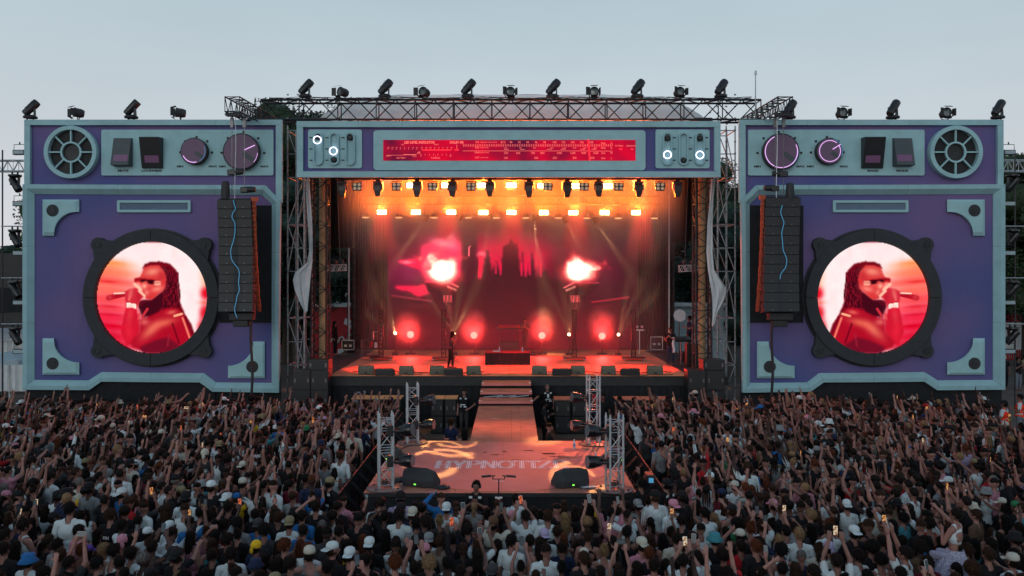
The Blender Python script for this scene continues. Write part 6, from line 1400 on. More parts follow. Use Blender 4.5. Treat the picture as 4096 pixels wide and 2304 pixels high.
# cables and tape on the platform and the deck
for k, (lab, pts) in enumerate((('thin black cable along the platform edge beside the front totem, LOUDNESS side', [(-2.9, 19.9), (-3.2, 20.6), (-3.15, 22.0), (-3.22, 23.6), (-2.7, 24.9)]), ('thin black cable along the platform edge, BAND side', [(2.4, 19.9), (2.66, 20.8), (2.6, 22.4), (2.66, 24.0), (2.2, 25.0)]), ('loose black cable beside the wedge monitor, LOUDNESS side', [(-2.1, 19.9), (-2.5, 20.3), (-2.75, 20.05), (-2.9, 20.4)]), ('loose black cable beside the wedge monitor, BAND side', [(1.3, 19.75), (1.7, 19.5), (2.2, 19.65), (2.5, 19.8)]))):
    pp = []
    for i in range(len(pts)-1):
        for f_ in np.linspace(0, 1, 6)[:-1]: pp.append((pts[i][0]+(pts[i+1][0]-pts[i][0])*f_+.03*math.sin(i*3+f_*6), pts[i][1]+(pts[i+1][1]-pts[i][1])*f_, BZ+.026))
    b = MB(); b.path(pp, .012, 5); tag(b.build('platform_cable', M['black']), lab, 'cable')
for k, (x, y, z, rz, lab) in enumerate(((-0.3, 20.2, BZ, .2, 'pale tape cross near the front of the vinyl'), (0.9, 24.6, BZ, .5, 'pale tape strip near the runway end of the platform'), (-0.6, 29.0, BZ, .1, 'pale tape strip on the middle of the runway'), (-3.4, 36.6, STZ, .3, 'pale tape strip on the deck before the singer'), (3.0, 37.0, STZ, -.2, 'pale tape strip on the deck by the low table'))):
    b = MB(); b.obox((x, y, z+.016), (.22, .035, .003), Matrix.Rotation(rz, 3, 'Z')); tag(b.build('tape_strip', M['paper']), lab, 'tape')
for k, (x0, x1, lab) in enumerate(((-6.8, -1.2, 'black cable loom lying along the deck on the singer side'), (1.2, 6.8, 'black cable loom lying along the deck on the desk side'))):
    b = MB(); b.path([(x0+(x1-x0)*i/30, 36.2+.18*math.sin(i*.7+k)+.08*math.sin(i*1.9), STZ+.02) for i in range(31)], .018, 5); tag(b.build('deck_cable', M['black']), lab, 'cable')
for k, (x, y, lab) in enumerate(((-2.2, 35.75, 'white set list sheet on the deck near the singer'), (1.6, 35.8, 'white set list sheet on the deck near the stairs'))):
    b = MB(); b.obox((x, y, STZ+.012), (.21, .29, .002), Matrix.Rotation(.3*k, 3, 'Z')); tag(b.build('set_list', M['paper']), lab, 'paper')
# ================================================================== people
# one continuous body per pose: overlapping tapered volumes fused into one skin, then thinned
def cap_mesh(b, p, q, r1, r2, n=10):
    p, q = Vector(p), Vector(q); d = q-p; L = d.length; d.normalize(); a = d.cross(Vector((0.3, 0.2, 1)).normalized()); a.normalize(); c = d.cross(a); rings = []
    for k in (-80, -50, -20): rings.append((p+d*r1*math.sin(R(k)), r1*math.cos(R(k))))
    for k in (20, 50, 80): rings.append((q+d*r2*math.sin(R(k)), r2*math.cos(R(k))))
    v = []
    for o_, r in rings:
        for i in range(n): t = 2*math.pi*i/n; v.append(o_+a*math.cos(t)*r+c*math.sin(t)*r)
    f = [(j*n+i, j*n+(i+1) % n, (j+1)*n+(i+1) % n, (j+1)*n+i) for j in range(5) for i in range(n)]+[tuple(range(n-1, -1, -1)), tuple(range(5*n, 6*n))]
    b.add(v, f)
ARMS = dict(down=((.235, -.03, 1.12), (.235, .05, .87), (0, .15, -1)), bent=((.25, .02, 1.13), (.10, .25, 1.20), (-.6, .6, .4)),
    phone1=((.205, .21, 1.52), (.13, .27, 1.78), (-.05, .1, 1)), phone2=((.235, .19, 1.47), (.085, .29, 1.69), (-.2, .15, 1)), hiphone=((.20, .13, 1.62), (.10, .20, 1.88), (-.1, .1, 1)),
    up=((.24, .12, 1.63), (.22, .17, 1.89), (0, .15, 1)), point=((.205, .24, 1.47), (.16, .44, 1.63), (0, .75, .65)), wave=((.31, .06, 1.58), (.37, .10, 1.84), (.2, .1, 1)),
    mic=((.25, .12, 1.17), (.06, .21, 1.44), (-.35, .55, .6)), hip=((.37, -.09, 1.16), (.20, .05, 1.01), (-.8, .4, -.3)), out=((.40, .05, 1.22), (.62, .14, 1.04), (.9, .2, -.4)),
    rail=((.24, .17, 1.17), (.19, .41, 1.14), (0, .9, -.2)), chest=((.24, .10, 1.15), (.05, .22, 1.30), (-.6, .3, .6)), head=((.36, .05, 1.52), (.16, .06, 1.70), (-.7, .1, .4)))
def prims(la, ra, lean=0.0, sit=False, step=0.0):
    C = []; E = []
    E += [((0, -.015, 1.635), (.074, .094, .098), 'head'), ((0, .022, 1.575), (.058, .070, .070), 'head'), ((0, .01, 1.60), (.066, .08, .08), 'head')]
    C += [((0, .098, 1.612), (0, .108, 1.585), .010, .015, 'head')]
    for s in (-1, 1): E += [((s*.076, -.01, 1.60), (.011, .020, .030), 'head')]
    C += [((0, -.02, 1.42), (0, -.008, 1.53), .058, .052, 'neck')]
    E += [((0, -.005, 1.26), (.168, .112, .17), 'chest'), ((0, .0, 1.06), (.140, .098, .16), 'waist'), ((0, -.008, .91), (.162, .115, .12), 'hip')]
    C += [((-.13, -.01, 1.385), (.13, -.01, 1.385), .062, .062, 'shoulder'), ((-.06, -.015, 1.42), (.06, -.015, 1.42), .05, .05, 'shoulder')]
    hands = []
    for s, arm in ((-1, la), (1, ra)):
        el, wr, hd_ = [Vector((s*a[0], a[1], a[2])) for a in ARMS[arm]]; up = el.z > 1.4; sh = Vector((s*.178, -.005+(.03 if up else 0), 1.375+(.035 if up else 0)))
        C += [(sh, el, .056, .045, 'uarm'), (el, wr, .044, .030, 'farm')]
        d = hd_.normalized(); side = d.cross(Vector((0, 1, 0.2)) if abs(d.y) < .8 else Vector((0, 0, 1))).normalized(); nn = d.cross(side).normalized()
        if nn.y < 0 and d.z > 0: nn = -nn
        C += [(wr, wr+d*.07+side*.012, .027, .034, 'hand'), (wr+d*.02-side*.01, wr+d*.075-side*.016, .024, .028, 'hand')]
        curl = {'up': .15, 'wave': .1, 'point': .5, 'down': .6}.get(arm, .9); spread = 1.7 if arm in ('up', 'wave') else 1.0
        for k, (o_, L) in enumerate(((-.030, .062), (-.010, .074), (.010, .078), (.030, .068))):
            if arm == 'point' and k < 3: cu = 1.4
            else: cu = curl
            b0 = wr+d*.085+side*o_; dd = (d+side*o_*6*(spread-0.6)).normalized(); m_ = b0+dd*L*.5+nn*L*.18*cu; e_ = m_+dd*L*.45*max(.1, 1-.6*cu)+nn*L*.4*cu
            C += [(b0, m_, .0105, .0100, 'hand'), (m_, e_, .0100, .0085, 'hand')]
        tb = wr+d*.03+side*.034; tm = tb+(d*.5+side*.9).normalized()*.035; C += [(tb, tm, .0135, .0115, 'hand'), (tm, tm+(d*.9+side*.3+nn*.3*curl).normalized()*.034, .0115, .0095, 'hand')]
        hands.append(wr+d*.10+nn*.02)
    for s in (-1, 1):
        if sit:
            k_ = Vector((s*.11, .36, .86)); C += [((s*.09, .0, .90), k_, .088, .066, 'thigh'), (k_, (s*.11, .38, .44), .058, .040, 'shin'), ((s*.11, .36, .40), (s*.11, .50, .37), .042, .036, 'foot')]
        else:
            y = s*step; C += [((s*.088, 0, .87), (s*.10, .02+y*.5, .49), .088, .062, 'thigh'), ((s*.10, .02+y*.5, .49), (s*.105, -.015+y, .09), .058, .040, 'shin'), ((s*.105, -.04+y, .048), (s*.115, .15+y, .038), .043, .036, 'foot')]
    if lean:
        def bend(p):
            p = Vector(p); k = max(0, min(1, (p.z-.9)/.5)); return p+Vector((0, lean*k*(p.z-.9), -abs(lean)*.12*k))
        C = [(bend(a), bend(c), r1, r2, t_) for a, c, r1, r2, t_ in C]; E = [(bend(c), r, t_) for c, r, t_ in E]; hands = [bend(h) for h in hands]
    return C, E, hands
def apply_mod(me, mods):
    o = bpy.data.objects.new('tmp', me); TMP.collection.objects.link(o)
    for ty, kw in mods:
        m_ = o.modifiers.new('m', ty)
        for k, v in kw.items(): setattr(m_, k, v)
    dg = tmp_graph(); r = bpy.data.meshes.new_from_object(o.evaluated_get(dg)); bpy.data.objects.remove(o); return r
def mesh_np(me):
    v = np.empty(len(me.vertices)*3); me.vertices.foreach_get('co', v); nn = np.empty(len(me.vertices)*3); me.vertices.foreach_get('normal', nn)
    return v.reshape(-1, 3), nn.reshape(-1, 3), [tuple(p.vertices) for p in me.polygons]
def classify(v, C, E):
    best = np.full(len(v), 1e9); tg = np.zeros(len(v), int); tp_ = np.zeros(len(v)); names = []
    for a, c, r1, r2, t_ in C:
        a, c = np.array(a), np.array(c); d = c-a; t = np.clip(((v-a)@d)/(d@d), 0, 1); ds = np.linalg.norm(v-a-t[:, None]*d, axis=1)-(r1+(r2-r1)*t)
        if t_ not in names: names.append(t_)
        k = names.index(t_); m_ = ds < best; best[m_] = ds[m_]; tg[m_] = k; tp_[m_] = t[m_]
    for c, r, t_ in E:
        c, r = np.array(c), np.array(r); q_ = np.linalg.norm((v-c)/r, axis=1); ds = (q_-1)*r.min()
        if t_ not in names: names.append(t_)
        k = names.index(t_); m_ = ds < best; best[m_] = ds[m_]; tg[m_] = k; tp_[m_] = 0
    return np.array(names)[tg], tp_
M['skin'] = ocmat('skin', 0.55, 0.12, 9, 0.05, 60, 0.35); M['cloth'] = ocmat('shirt_cloth', 0.92, 0.10, 7, 0.35, 16, 0.15); M['hairm'] = ocmat('hair', 0.75, 0.45, 34, 0.9, 70, 0.10); M['hat'] = ocmat('hat_cloth', 0.85, 0.12, 14, 0.15, 60, 0.2)
M['eye'] = mat('eye', (0.02, 0.015, 0.012), 0.3, var=0); M['lip'] = mat('lip', (0.22, 0.07, 0.06), 0.5, var=0.1)
POSES = {}
def make_pose(name, la, ra, **kw):
    C, E, hands = prims(la, ra, **kw); b = MB()
    for a, c, r1, r2, _ in C: cap_mesh(b, a, c, r1, r2)
    for c, r, _ in E: b.ell(c, r, 18, 12)
    raw = b.mesh('raw', M['skin'])
    dense = apply_mod(raw, [('REMESH', dict(mode='VOXEL', voxel_size=0.0095)), ('SMOOTH', dict(factor=0.5, iterations=3))])
    near = apply_mod(dense.copy(), [('DECIMATE', dict(ratio=5200/max(1, 2*len(dense.polygons))))]); far = apply_mod(dense.copy(), [('DECIMATE', dict(ratio=820/max(1, 2*len(dense.polygons))))])
    out = {'hands': hands, 'raised': any(ARMS[x][1][2] > 1.6 for x in (la, ra))}
    for key, me in (('near', near), ('far', far)):
        v, nn, fs = mesh_np(me); tg, tp_ = classify(v, C, E)
        out[key] = (v, nn, fs, tg, tp_)
    v, nn, fs, tg, tp_ = out['near']
    b = MB(); b.add(v.tolist(), fs); bl_ = kw.get('lean', 0)
    hs = Vector((0, bl_*.72, -abs(bl_)*.12)) if bl_ else Vector((0, 0, 0))
    for s in (-1, 1): b.ell(Vector((s*.030, .076, 1.617))+hs, (.013, .012, .007), 8, 6, mi=1)
    b.ell(Vector((0, .083, 1.545))+hs, (.022, .012, .006), 8, 6, mi=2)
    for s in (-1, 1): b.ell(Vector((s*.030, .083, 1.637))+hs, (.018, .008, .004), 8, 5, mi=1)
    out['body'] = b.mesh('person', [M['skin'], M['eye'], M['lip']], True); out['hs'] = hs
    def garment(nm, test, off):
        keep = [f for f in fs if all(test(tg[i], tp_[i], v[i]) for i in f)]; ids = {}; vv = []
        for f in keep:
            for i in f:
                if i not in ids: ids[i] = len(vv); w = 0.006*math.sin(v[i][2]*40+v[i][0]*25)*(1.4 if v[i][2] < 1.2 else .5); vv.append(tuple(v[i]+nn[i]*(off(tg[i], v[i])+w)))
        g_ = MB(); g_.add(vv, [tuple(ids[i] for i in f) for f in keep]); me = g_.mesh(nm, M['cloth'], True); return me
    tor = ('chest', 'waist', 'shoulder')
    loose = lambda t_, p: .030 if t_ == 'hip' else (.028 if t_ == 'waist' else (.014 if t_ != 'uarm' else .016))
    out['tee'] = garment('t_shirt', lambda t_, s, p: t_ in tor or (t_ == 'uarm' and s < .80) or (t_ == 'hip' and p[2] > .86), loose)
    out['tank'] = garment('tank_top', lambda t_, s, p: (t_ in ('chest', 'waist') and not (p[2] > 1.33 and abs(p[0]) < .055)) or (t_ == 'shoulder' and .06 < abs(p[0]) < .13) or (t_ == 'hip' and p[2] > .88), lambda t_, p: .012 if t_ != 'hip' else .022)
    out['long'] = garment('long_sleeved_top', lambda t_, s, p: t_ in tor or t_ in ('uarm', 'farm') or (t_ == 'hip' and p[2] > .85), loose)
    out['crop'] = garment('crop_top', lambda t_, s, p: (t_ == 'chest' and not (p[1] < -.05 and 1.2 < p[2] < 1.34 and abs(p[0]) < .09)) or (t_ == 'shoulder' and .05 < abs(p[0]) < .11), lambda t_, p: .011)
    out['trousers'] = garment('trousers', lambda t_, s, p: t_ in ('hip', 'thigh', 'shin'), lambda t_, p: .012)
    POSES[name] = out
    return out
for nm, la, ra, kw in (('down', 'down', 'down', {}), ('bent', 'bent', 'down', {}), ('phone1', 'down', 'phone1', {}), ('phone1l', 'phone1', 'bent', {}), ('phone2', 'phone2', 'phone2', {}), ('hiphone', 'hiphone', 'hiphone', {}), ('point', 'down', 'point', {}), ('pointl', 'point', 'down', {}),
    ('up2', 'up', 'up', {}), ('wave', 'down', 'wave', {}), ('up1', 'up', 'down', {}), ('mic', 'down', 'mic', dict(lean=0.16, step=0.10)), ('hip', 'hip', 'down', {}), ('out', 'down', 'out', {}), ('rail', 'rail', 'rail', dict(lean=0.25)), ('chest', 'chest', 'chest', {}), ('head', 'head', 'down', {}), ('sit', 'chest', 'point', dict(sit=True))):
    make_pose(nm, la, ra, **kw)
# hair and hats: built round the head, local to the body
def ico(sub):
    bm = bmesh.new(); bmesh.ops.create_icosphere(bm, subdivisions=sub, radius=1.0); v = np.array([x.co[:] for x in bm.verts]); f = [tuple(q_.index for q_ in x.verts) for x in bm.faces]; bm.free(); return v, f
ICO = {1: ico(1), 2: ico(2), 3: ico(3), 4: ico(4)}
def blob(b, c, r, sub, amp=0.0, fr=9.0, seed=0, cut=None, strand=0.0):
    v, f = ICO[sub]; out = []
    for p in v:
        q_ = Vector(p); k = 1+amp*mnoise.noise(Vector((q_.x*fr*.3+seed, q_.y*fr*.3, q_.z*fr*.3)))+amp*.6*mnoise.noise(Vector((q_.x*fr+seed, q_.y*fr, q_.z*fr*.6)))
        if strand: k += strand*math.sin(math.atan2(q_.y, q_.x)*17+q_.z*3)
        pt = Vector(c)+Vector((q_.x*r[0]*k, q_.y*r[1]*k, q_.z*r[2]*k))
        if cut: pt = cut(pt)
        out.append(pt)
    b.add(out, f)
def brow(pt):      # keep the face free: push hair that falls over it back onto the skull
    if pt.y > .045 and pt.z < 1.655: pt = Vector((pt.x*.94, .045-(1.655-pt.z)*.6, pt.z))
    return pt
HAIR = {}
def hair_build(kind, sub):
    b = MB(); hi = sub >= 3
    if kind == 'short': blob(b, (0, -.022, 1.648), (.083, .103, .100), sub, .10, 14, 1, brow)
    if kind == 'fade': blob(b, (0, -.012, 1.672), (.080, .098, .078), sub, .07, 14, 2, brow)
    if kind == 'curly': blob(b, (0, -.025, 1.656), (.095, .112, .103), sub, .20, 16, 3, brow)
    if kind == 'afro': blob(b, (0, -.03, 1.668), (.118, .126, .118), sub, .12, 20, 4, brow)
    if kind == 'buzz': blob(b, (0, -.020, 1.640), (.0785, .0985, .0985), sub, .0, 9, 5, brow)
    if kind in ('long', 'longwavy'):
        am = .05 if kind == 'long' else .13
        blob(b, (0, -.025, 1.648), (.086, .105, .102), sub, .05, 9, 6, brow, .012); blob(b, (0, -.085, 1.47), (.098, .052, .215), sub, am, 10, 7, None, .03)
        for s in (-1, 1): blob(b, (s*.072, -.03, 1.53), (.030, .050, .13), max(1, sub-1), am, 9, 8+s, None, .03)
    if kind == 'ponytail':
        blob(b, (0, -.022, 1.645), (.081, .101, .099), sub, .03, 12, 9, brow, .010); blob(b, (0, -.125, 1.655), (.030, .030, .030), max(1, sub-1)); blob(b, (0, -.150, 1.54), (.034, .032, .125), sub, .10, 9, 10, None, .03)
    if kind == 'bun': blob(b, (0, -.022, 1.645), (.081, .101, .099), sub, .03, 12, 11, brow, .010); blob(b, (0, -.085, 1.742), (.048, .046, .042), max(1, sub-1), .12, 14, 12)
    if kind == 'braids':
        blob(b, (0, -.022, 1.646), (.083, .103, .100), sub, .06, 20, 13, brow, .02); rr = random.Random(3)
        for k in range(14 if hi else 6): a = R(200+140*k/(13 if hi else 5)); x = .085*math.cos(a); y = .10*math.sin(a)-.02; b.tube((x, y, 1.60), (x*1.15, y-.03, 1.60-rr.uniform(.22, .36)), .013, 6, .010)
    if kind == 'capped': blob(b, (0, -.035, 1.600), (.080, .088, .075), sub, .06, 14, 15, brow)
    return b
HKINDS = ('short', 'fade', 'curly', 'afro', 'buzz', 'long', 'longwavy', 'ponytail', 'bun', 'braids', 'capped')
def strands(b, n, seed, lng):
    "loose locks standing off the surface, each a thin sliver"
    rr = random.Random(seed); fs = [f for f in b.f if len(f) == 3]; add = MB()
    for _ in range(n):
        f = fs[rr.randrange(len(fs))]; p = (Vector(b.v[f[0]])+Vector(b.v[f[1]])+Vector(b.v[f[2]]))/3; c = Vector((0, -.02, min(1.65, p.z))); o_ = (p-c).normalized()
        if p.y > .05 and p.z < 1.67: continue
        d = (Vector((rr.gauss(0, .5), rr.gauss(0, .5), -1))+o_*rr.uniform(.1, .9)).normalized(); L = lng*rr.uniform(.5, 1.5); s_ = d.cross(o_).normalized()*rr.uniform(.002, .005)
        q_ = p+d*L*.5+o_*.012; e_ = p+d*L+o_*rr.uniform(.0, .03); add.add([p-s_, p+s_, q_+s_*.8, q_-s_*.8, e_], [(0, 1, 2, 3), (3, 2, 4)])
    b.add(add.v, add.f)
    return b
LNG = dict(short=.03, fade=.02, curly=.035, afro=.03, buzz=.004, long=.09, longwavy=.09, ponytail=.05, bun=.035, braids=.05, capped=.02)
for k in HKINDS: HAIR[k] = {'near': strands(hair_build(k, 4 if k in ('curly', 'afro', 'longwavy') else 3), 420, 5, LNG[k]).mesh('hair', M['hairm'], True), 'farb': strands(hair_build(k, 2 if k not in ('long', 'longwavy') else 1), 34, 6, LNG[k]*1.3)}
def hat_build(kind):
    b = MB(); c = (0, -.018, 1.655)
    if kind in ('cap', 'capback', 'truckerback'):
        b.lathe([(.088, -.01), (.090, .02), (.083, .062), (.060, .088), (.025, .100), (0, .102)], (0, 0, 0), 20)
        s = 1 if kind == 'cap' else -1
        for i in range(9):
            pass
        pts = [(math.sin(t)*.082, math.cos(t)*.086) for t in np.linspace(-1.25, 1.25, 11)]; op = [(math.sin(t)*.080, .075+math.cos(t)*.095) for t in np.linspace(-1.25, 1.25, 11)]
        L = [[(x, s*y, -.004) for x, y in pts], [(x*1.0, s*(y*.5+oy*.5), .000-.010*abs(x)/.08) for (x, y), (_, oy) in zip(pts, op)], [(x, s*y, -.014-.014*abs(x)/.08) for x, y in op]]
        b.band(L, closed=False); b.band([[(x, y, z-.006) for x, y, z in l_] for l_ in L[::-1]], closed=False)
        b.lathe([(.009, 0), (.006, .008), (0, .009)], (0, 0, .101), 8)
        b.v = [(x*1.0+c[0], y*1.16+c[1], z+c[2]) for x, y, z in b.v]
    if kind == 'bucket':
        b.lathe([(.145, -.050), (.150, -.046), (.098, .005), (.092, .065), (.080, .082), (0, .088)], (0, 0, 0), 22); b.v = [(x+c[0], y*1.12+c[1], z+c[2]+.004*math.sin(x*60)) for x, y, z in b.v]
    if kind == 'wide':
        b.lathe([(.21, -.020), (.20, -.004), (.10, .010), (.094, .07), (.07, .095), (0, .098)], (0, 0, 0), 26); b.v = [(x+c[0], y*1.1+c[1], z+c[2]-.16*min(.2, abs(y))**2*4+.02*math.sin(x*14)) for x, y, z in b.v]
    if kind == 'cowboy':
        b.lathe([(.20, .0), (.19, .006), (.098, .006), (.090, .08), (.066, .112), (0, .095)], (0, 0, 0), 28); b.v = [(x+c[0], y*1.25+c[1], z+c[2]+(1.9*x*x if math.hypot(x, y) > .1 else 0)) for x, y, z in b.v]
    if kind == 'bandana':
        blob(b, (0, -.02, 1.655), (.089, .108, .100), 3, .03, 8, 30, brow); blob(b, (0, -.135, 1.58), (.04, .02, .06), 2, .1, 9, 31)
    return b
HATS = {k: {'near': hat_build(k).mesh({'cap': 'baseball_cap', 'capback': 'backward_cap', 'truckerback': 'trucker_cap', 'bucket': 'bucket_hat', 'wide': 'sun_hat', 'cowboy': 'cowboy_hat', 'bandana': 'bandana'}[k], M['hat'], True), 'farb': hat_build(k)} for k in ('cap', 'capback', 'truckerback', 'bucket', 'wide', 'cowboy', 'bandana')}
HATWORD = dict(cap='cap', capback='backward cap', truckerback='backward trucker cap', bucket='bucket hat', wide='wide sun hat', cowboy='cowboy hat', bandana='bandana')
HAIRWORD = dict(short='short', fade='cropped', curly='curly', afro='bushy', buzz='shaved', long='long', longwavy='long wavy', ponytail='ponytailed', bun='bunned', braids='braided', capped='')
HC = dict(black=(.006, .005, .005), dark=(.011, .007, .006), brown=(.028, .014, .009), auburn=(.070, .020, .009), fair=(.19, .115, .060), grey=(.12, .11, .105))
SHC = dict(white=(.52, .58, .60), cream=(.44, .42, .36), black=(.012, .012, .014), charcoal=(.035, .036, .040), grey=(.20, .21, .22), navy=(.016, .024, .060), blue=(.020, .120, .320), teal=(.045, .20, .24), red=(.38, .015, .020), pink=(.48, .20, .26), lilac=(.36, .30, .46), yellow=(.70, .42, .02), green=(.03, .16, .07), khaki=(.20, .17, .10), brown=(.10, .06, .04), burgundy=(.12, .012, .025), taupe=(.22, .18, .16), purple=(.10, .05, .28))
SKC = [(.33, .165, .135), (.28, .135, .110), (.22, .105, .083), (.145, .068, .054), (.075, .036, .030), (.040, .021, .019)]
SKW = [.26, .28, .20, .13, .08, .05]
SLEEVE = dict(tee='T-shirt', tank='tank top', long='long-sleeved top', crop='crop top')
PHN = 0
M['phonescreen'] = []
for i, (c1, c2) in enumerate((((1.0, .10, .03), (1.0, .55, .20)), ((.75, .02, .03), (1.0, .25, .10)), ((1.0, .30, .10), (1.0, .85, .6)))):
    m = bpy.data.materials.new('phone_picture'); n, l = nodes(m); n.remove(n['Principled BSDF']); t_ = n.new('ShaderNodeTexCoord'); nz = n.new('ShaderNodeTexNoise'); nz.inputs['Scale'].default_value = 30; l.new(t_.outputs['Object'], nz.inputs['Vector']); rp = n.new('ShaderNodeValToRGB'); rp.color_ramp.elements[0].position = .4; rp.color_ramp.elements[0].color = (c1[0]*.25, c1[1]*.25, c1[2]*.25, 1); rp.color_ramp.elements[1].position = .62; rp.color_ramp.elements[1].color = (*c2, 1); l.new(nz.outputs['Fac'], rp.inputs[0]); e = n.new('ShaderNodeEmission'); e.inputs[1].default_value = 0.75; l.new(rp.outputs[0], e.inputs[0]); l.new(e.outputs[0], n['Material Output'].inputs[0]); m.cycles.emission_sampling = 'NONE'; M['phonescreen'].append(m)
def phone_mesh(land, mi):
    b = MB(); w, h = (.078, .160) if not land else (.160, .078); b.bx(-w/2, w/2, -.004, .005, -h/2, h/2); return b
def phone_obj(p, rz, land, lit, label, col=(.02, .02, .022)):
    t = thing('phone', label, 'phone', p, rz, group='phones held up in the crowd'); w, h = (.078, .160) if not land else (.160, .078)
    b = MB(); b.prism(rounded(-w/2, w/2, -h/2, h/2, .012, 3), -.004, .005); o = b.build('case', M['hat'], t, local=True); o.color = (*col, 1)
    b = MB(); b.bx(-w/2+.005, w/2-.005, -.0062, -.0042, -h/2+.006, h/2-.006); b.build('screen', M['phonescreen'][random.randrange(3)] if lit else M['lens'], t, local=True); t.rotation_euler = (R(random.uniform(-14, 4)), R(random.uniform(-9, 9)), rz)
    return t
def link(name, me, col, parent):
    o = bpy.data.objects.new(name, me); COL.objects.link(o); o.color = (*col, 1)
    if parent is not None: o.parent = parent
    return o
def person(loc, rz, pose='down', top='tee', tcol='black', hair='short', hcol='dark', skin=1, hat=None, hatcol=None, scale=1.0, slim=1.0, label=None, group=None, trc=None, flare=None):
    po = POSES[pose]; o = link('person', po['body'], SKC[skin], None); o.location = loc; o.rotation_euler = (0, 0, rz); o.scale = (scale*slim, scale*slim, scale)
    tc_ = SHC[tcol] if isinstance(tcol, str) else tcol
    if top: link({'tee': 't_shirt', 'tank': 'tank_top', 'long': 'long_sleeved_top', 'crop': 'crop_top'}[top], po[top], tc_, o)
    link('trousers', po['trousers'], trc or random.choice([(.012, .013, .016), (.03, .04, .07), (.05, .05, .05), (.16, .18, .22)]), o)
    hk = 'capped' if hat and hair not in ('long', 'longwavy', 'ponytail', 'braids') else hair
    if hk:
        h = link('hair', HAIR[hk]['near'], HC[hcol], o); h.location = po['hs']
    if hat:
        hc_ = SHC[hatcol] if isinstance(hatcol, str) else hatcol; h = link(HATS[hat]['near'].name.split('.')[0], HATS[hat]['near'], hc_, o); h.location = po['hs']
    tag(o, label, 'person', group); return o
# ------------------------------------------------------------------ who stands where
FOCUS = Vector((-1.0, 37.0))
def face(x, y, jit=16): return math.atan2(FOCUS.y-y, FOCUS.x-x)-math.pi/2 + R(random.gauss(0, jit))
def hd_depth(py, z=1.62): return F*(CH-z)/(py-HZ)
SEEDS = []     # (px, py of the head, pose, top, colour, hair, hair colour, skin, hat, hat colour)
def crop(x0, y0, s, rows):
    for r in rows: SEEDS.append((x0+r[0]/s, y0+r[1]/s, *r[2:]))
crop(0, 1900, 3.587, [(100, 245, 'down', 'tee', 'black', 'short', 'dark', 1, 'cap', 'pink'), (730, 90, 'down', 'tee', 'white', 'curly', 'dark', 1, None, None), (830, 290, 'down', 'tee', 'white', 'short', 'dark', 4, 'cap', 'black'), (1220, 150, 'down', 'long', 'yellow', 'curly', 'black', 1, None, None), (1290, 290, 'down', 'tee', 'grey', 'short', 'black', 4, 'capback', 'black'), (1150, 120, 'down', 'tee', 'cream', 'buzz', 'grey', 0, None, None),
 (1755, 300, 'down', 'tee', 'blue', 'short', 'dark', 1, 'capback', 'white'), (1850, 390, 'down', 'tee', 'red', 'curly', 'brown', 1, None, None), (2070, 430, 'down', 'tee', 'white', 'fade', 'dark', 2, None, None), (2350, 390, 'down', 'tee', 'white', 'short', 'dark', 1, None, None), (300, 590, 'phone1', 'tee', 'navy', 'short', 'dark', 2, None, None), (360, 780, 'chest', 'tank', 'white', 'curly', 'dark', 1, None, None), (90, 900, 'down', 'tee', 'cream', 'short', 'dark', 2, None, None),
 (1590, 620, 'down', 'tee', 'black', 'curly', 'brown', 1, None, None), (970, 400, 'down', 'tee', 'black', 'short', 'black', 3, 'bucket', 'black'), (2120, 760, 'down', 'tee', 'white', 'short', 'dark', 1, 'cap', 'white'), (2440, 650, 'down', 'tee', 'white', 'short', 'dark', 2, 'capback', 'white'), (1280, 950, 'down', 'tee', 'black', 'long', 'dark', 1, 'cap', 'purple'), (420, 1260, 'down', 'tee', 'white', 'short', 'dark', 1, 'bucket', 'blue'), (2440, 900, 'down', 'tee', 'white', 'fade', 'dark', 2, None, None), (2190, 940, 'down', 'tee', 'white', 'curly', 'brown', 0, None, None), (1960, 950, 'down', 'tee', 'white', 'short', 'dark', 1, 'capback', 'black'), (1000, 1250, 'hiphone', 'tee', 'charcoal', 'short', 'dark', 1, None, None), (640, 1360, 'down', 'tee', 'black', 'curly', 'dark', 1, None, None), (720, 800, 'down', 'tank', 'black', 'longwavy', 'brown', 1, None, None), (460, 620, 'phone1l', 'tee', 'black', 'long', 'black', 2, None, None)])
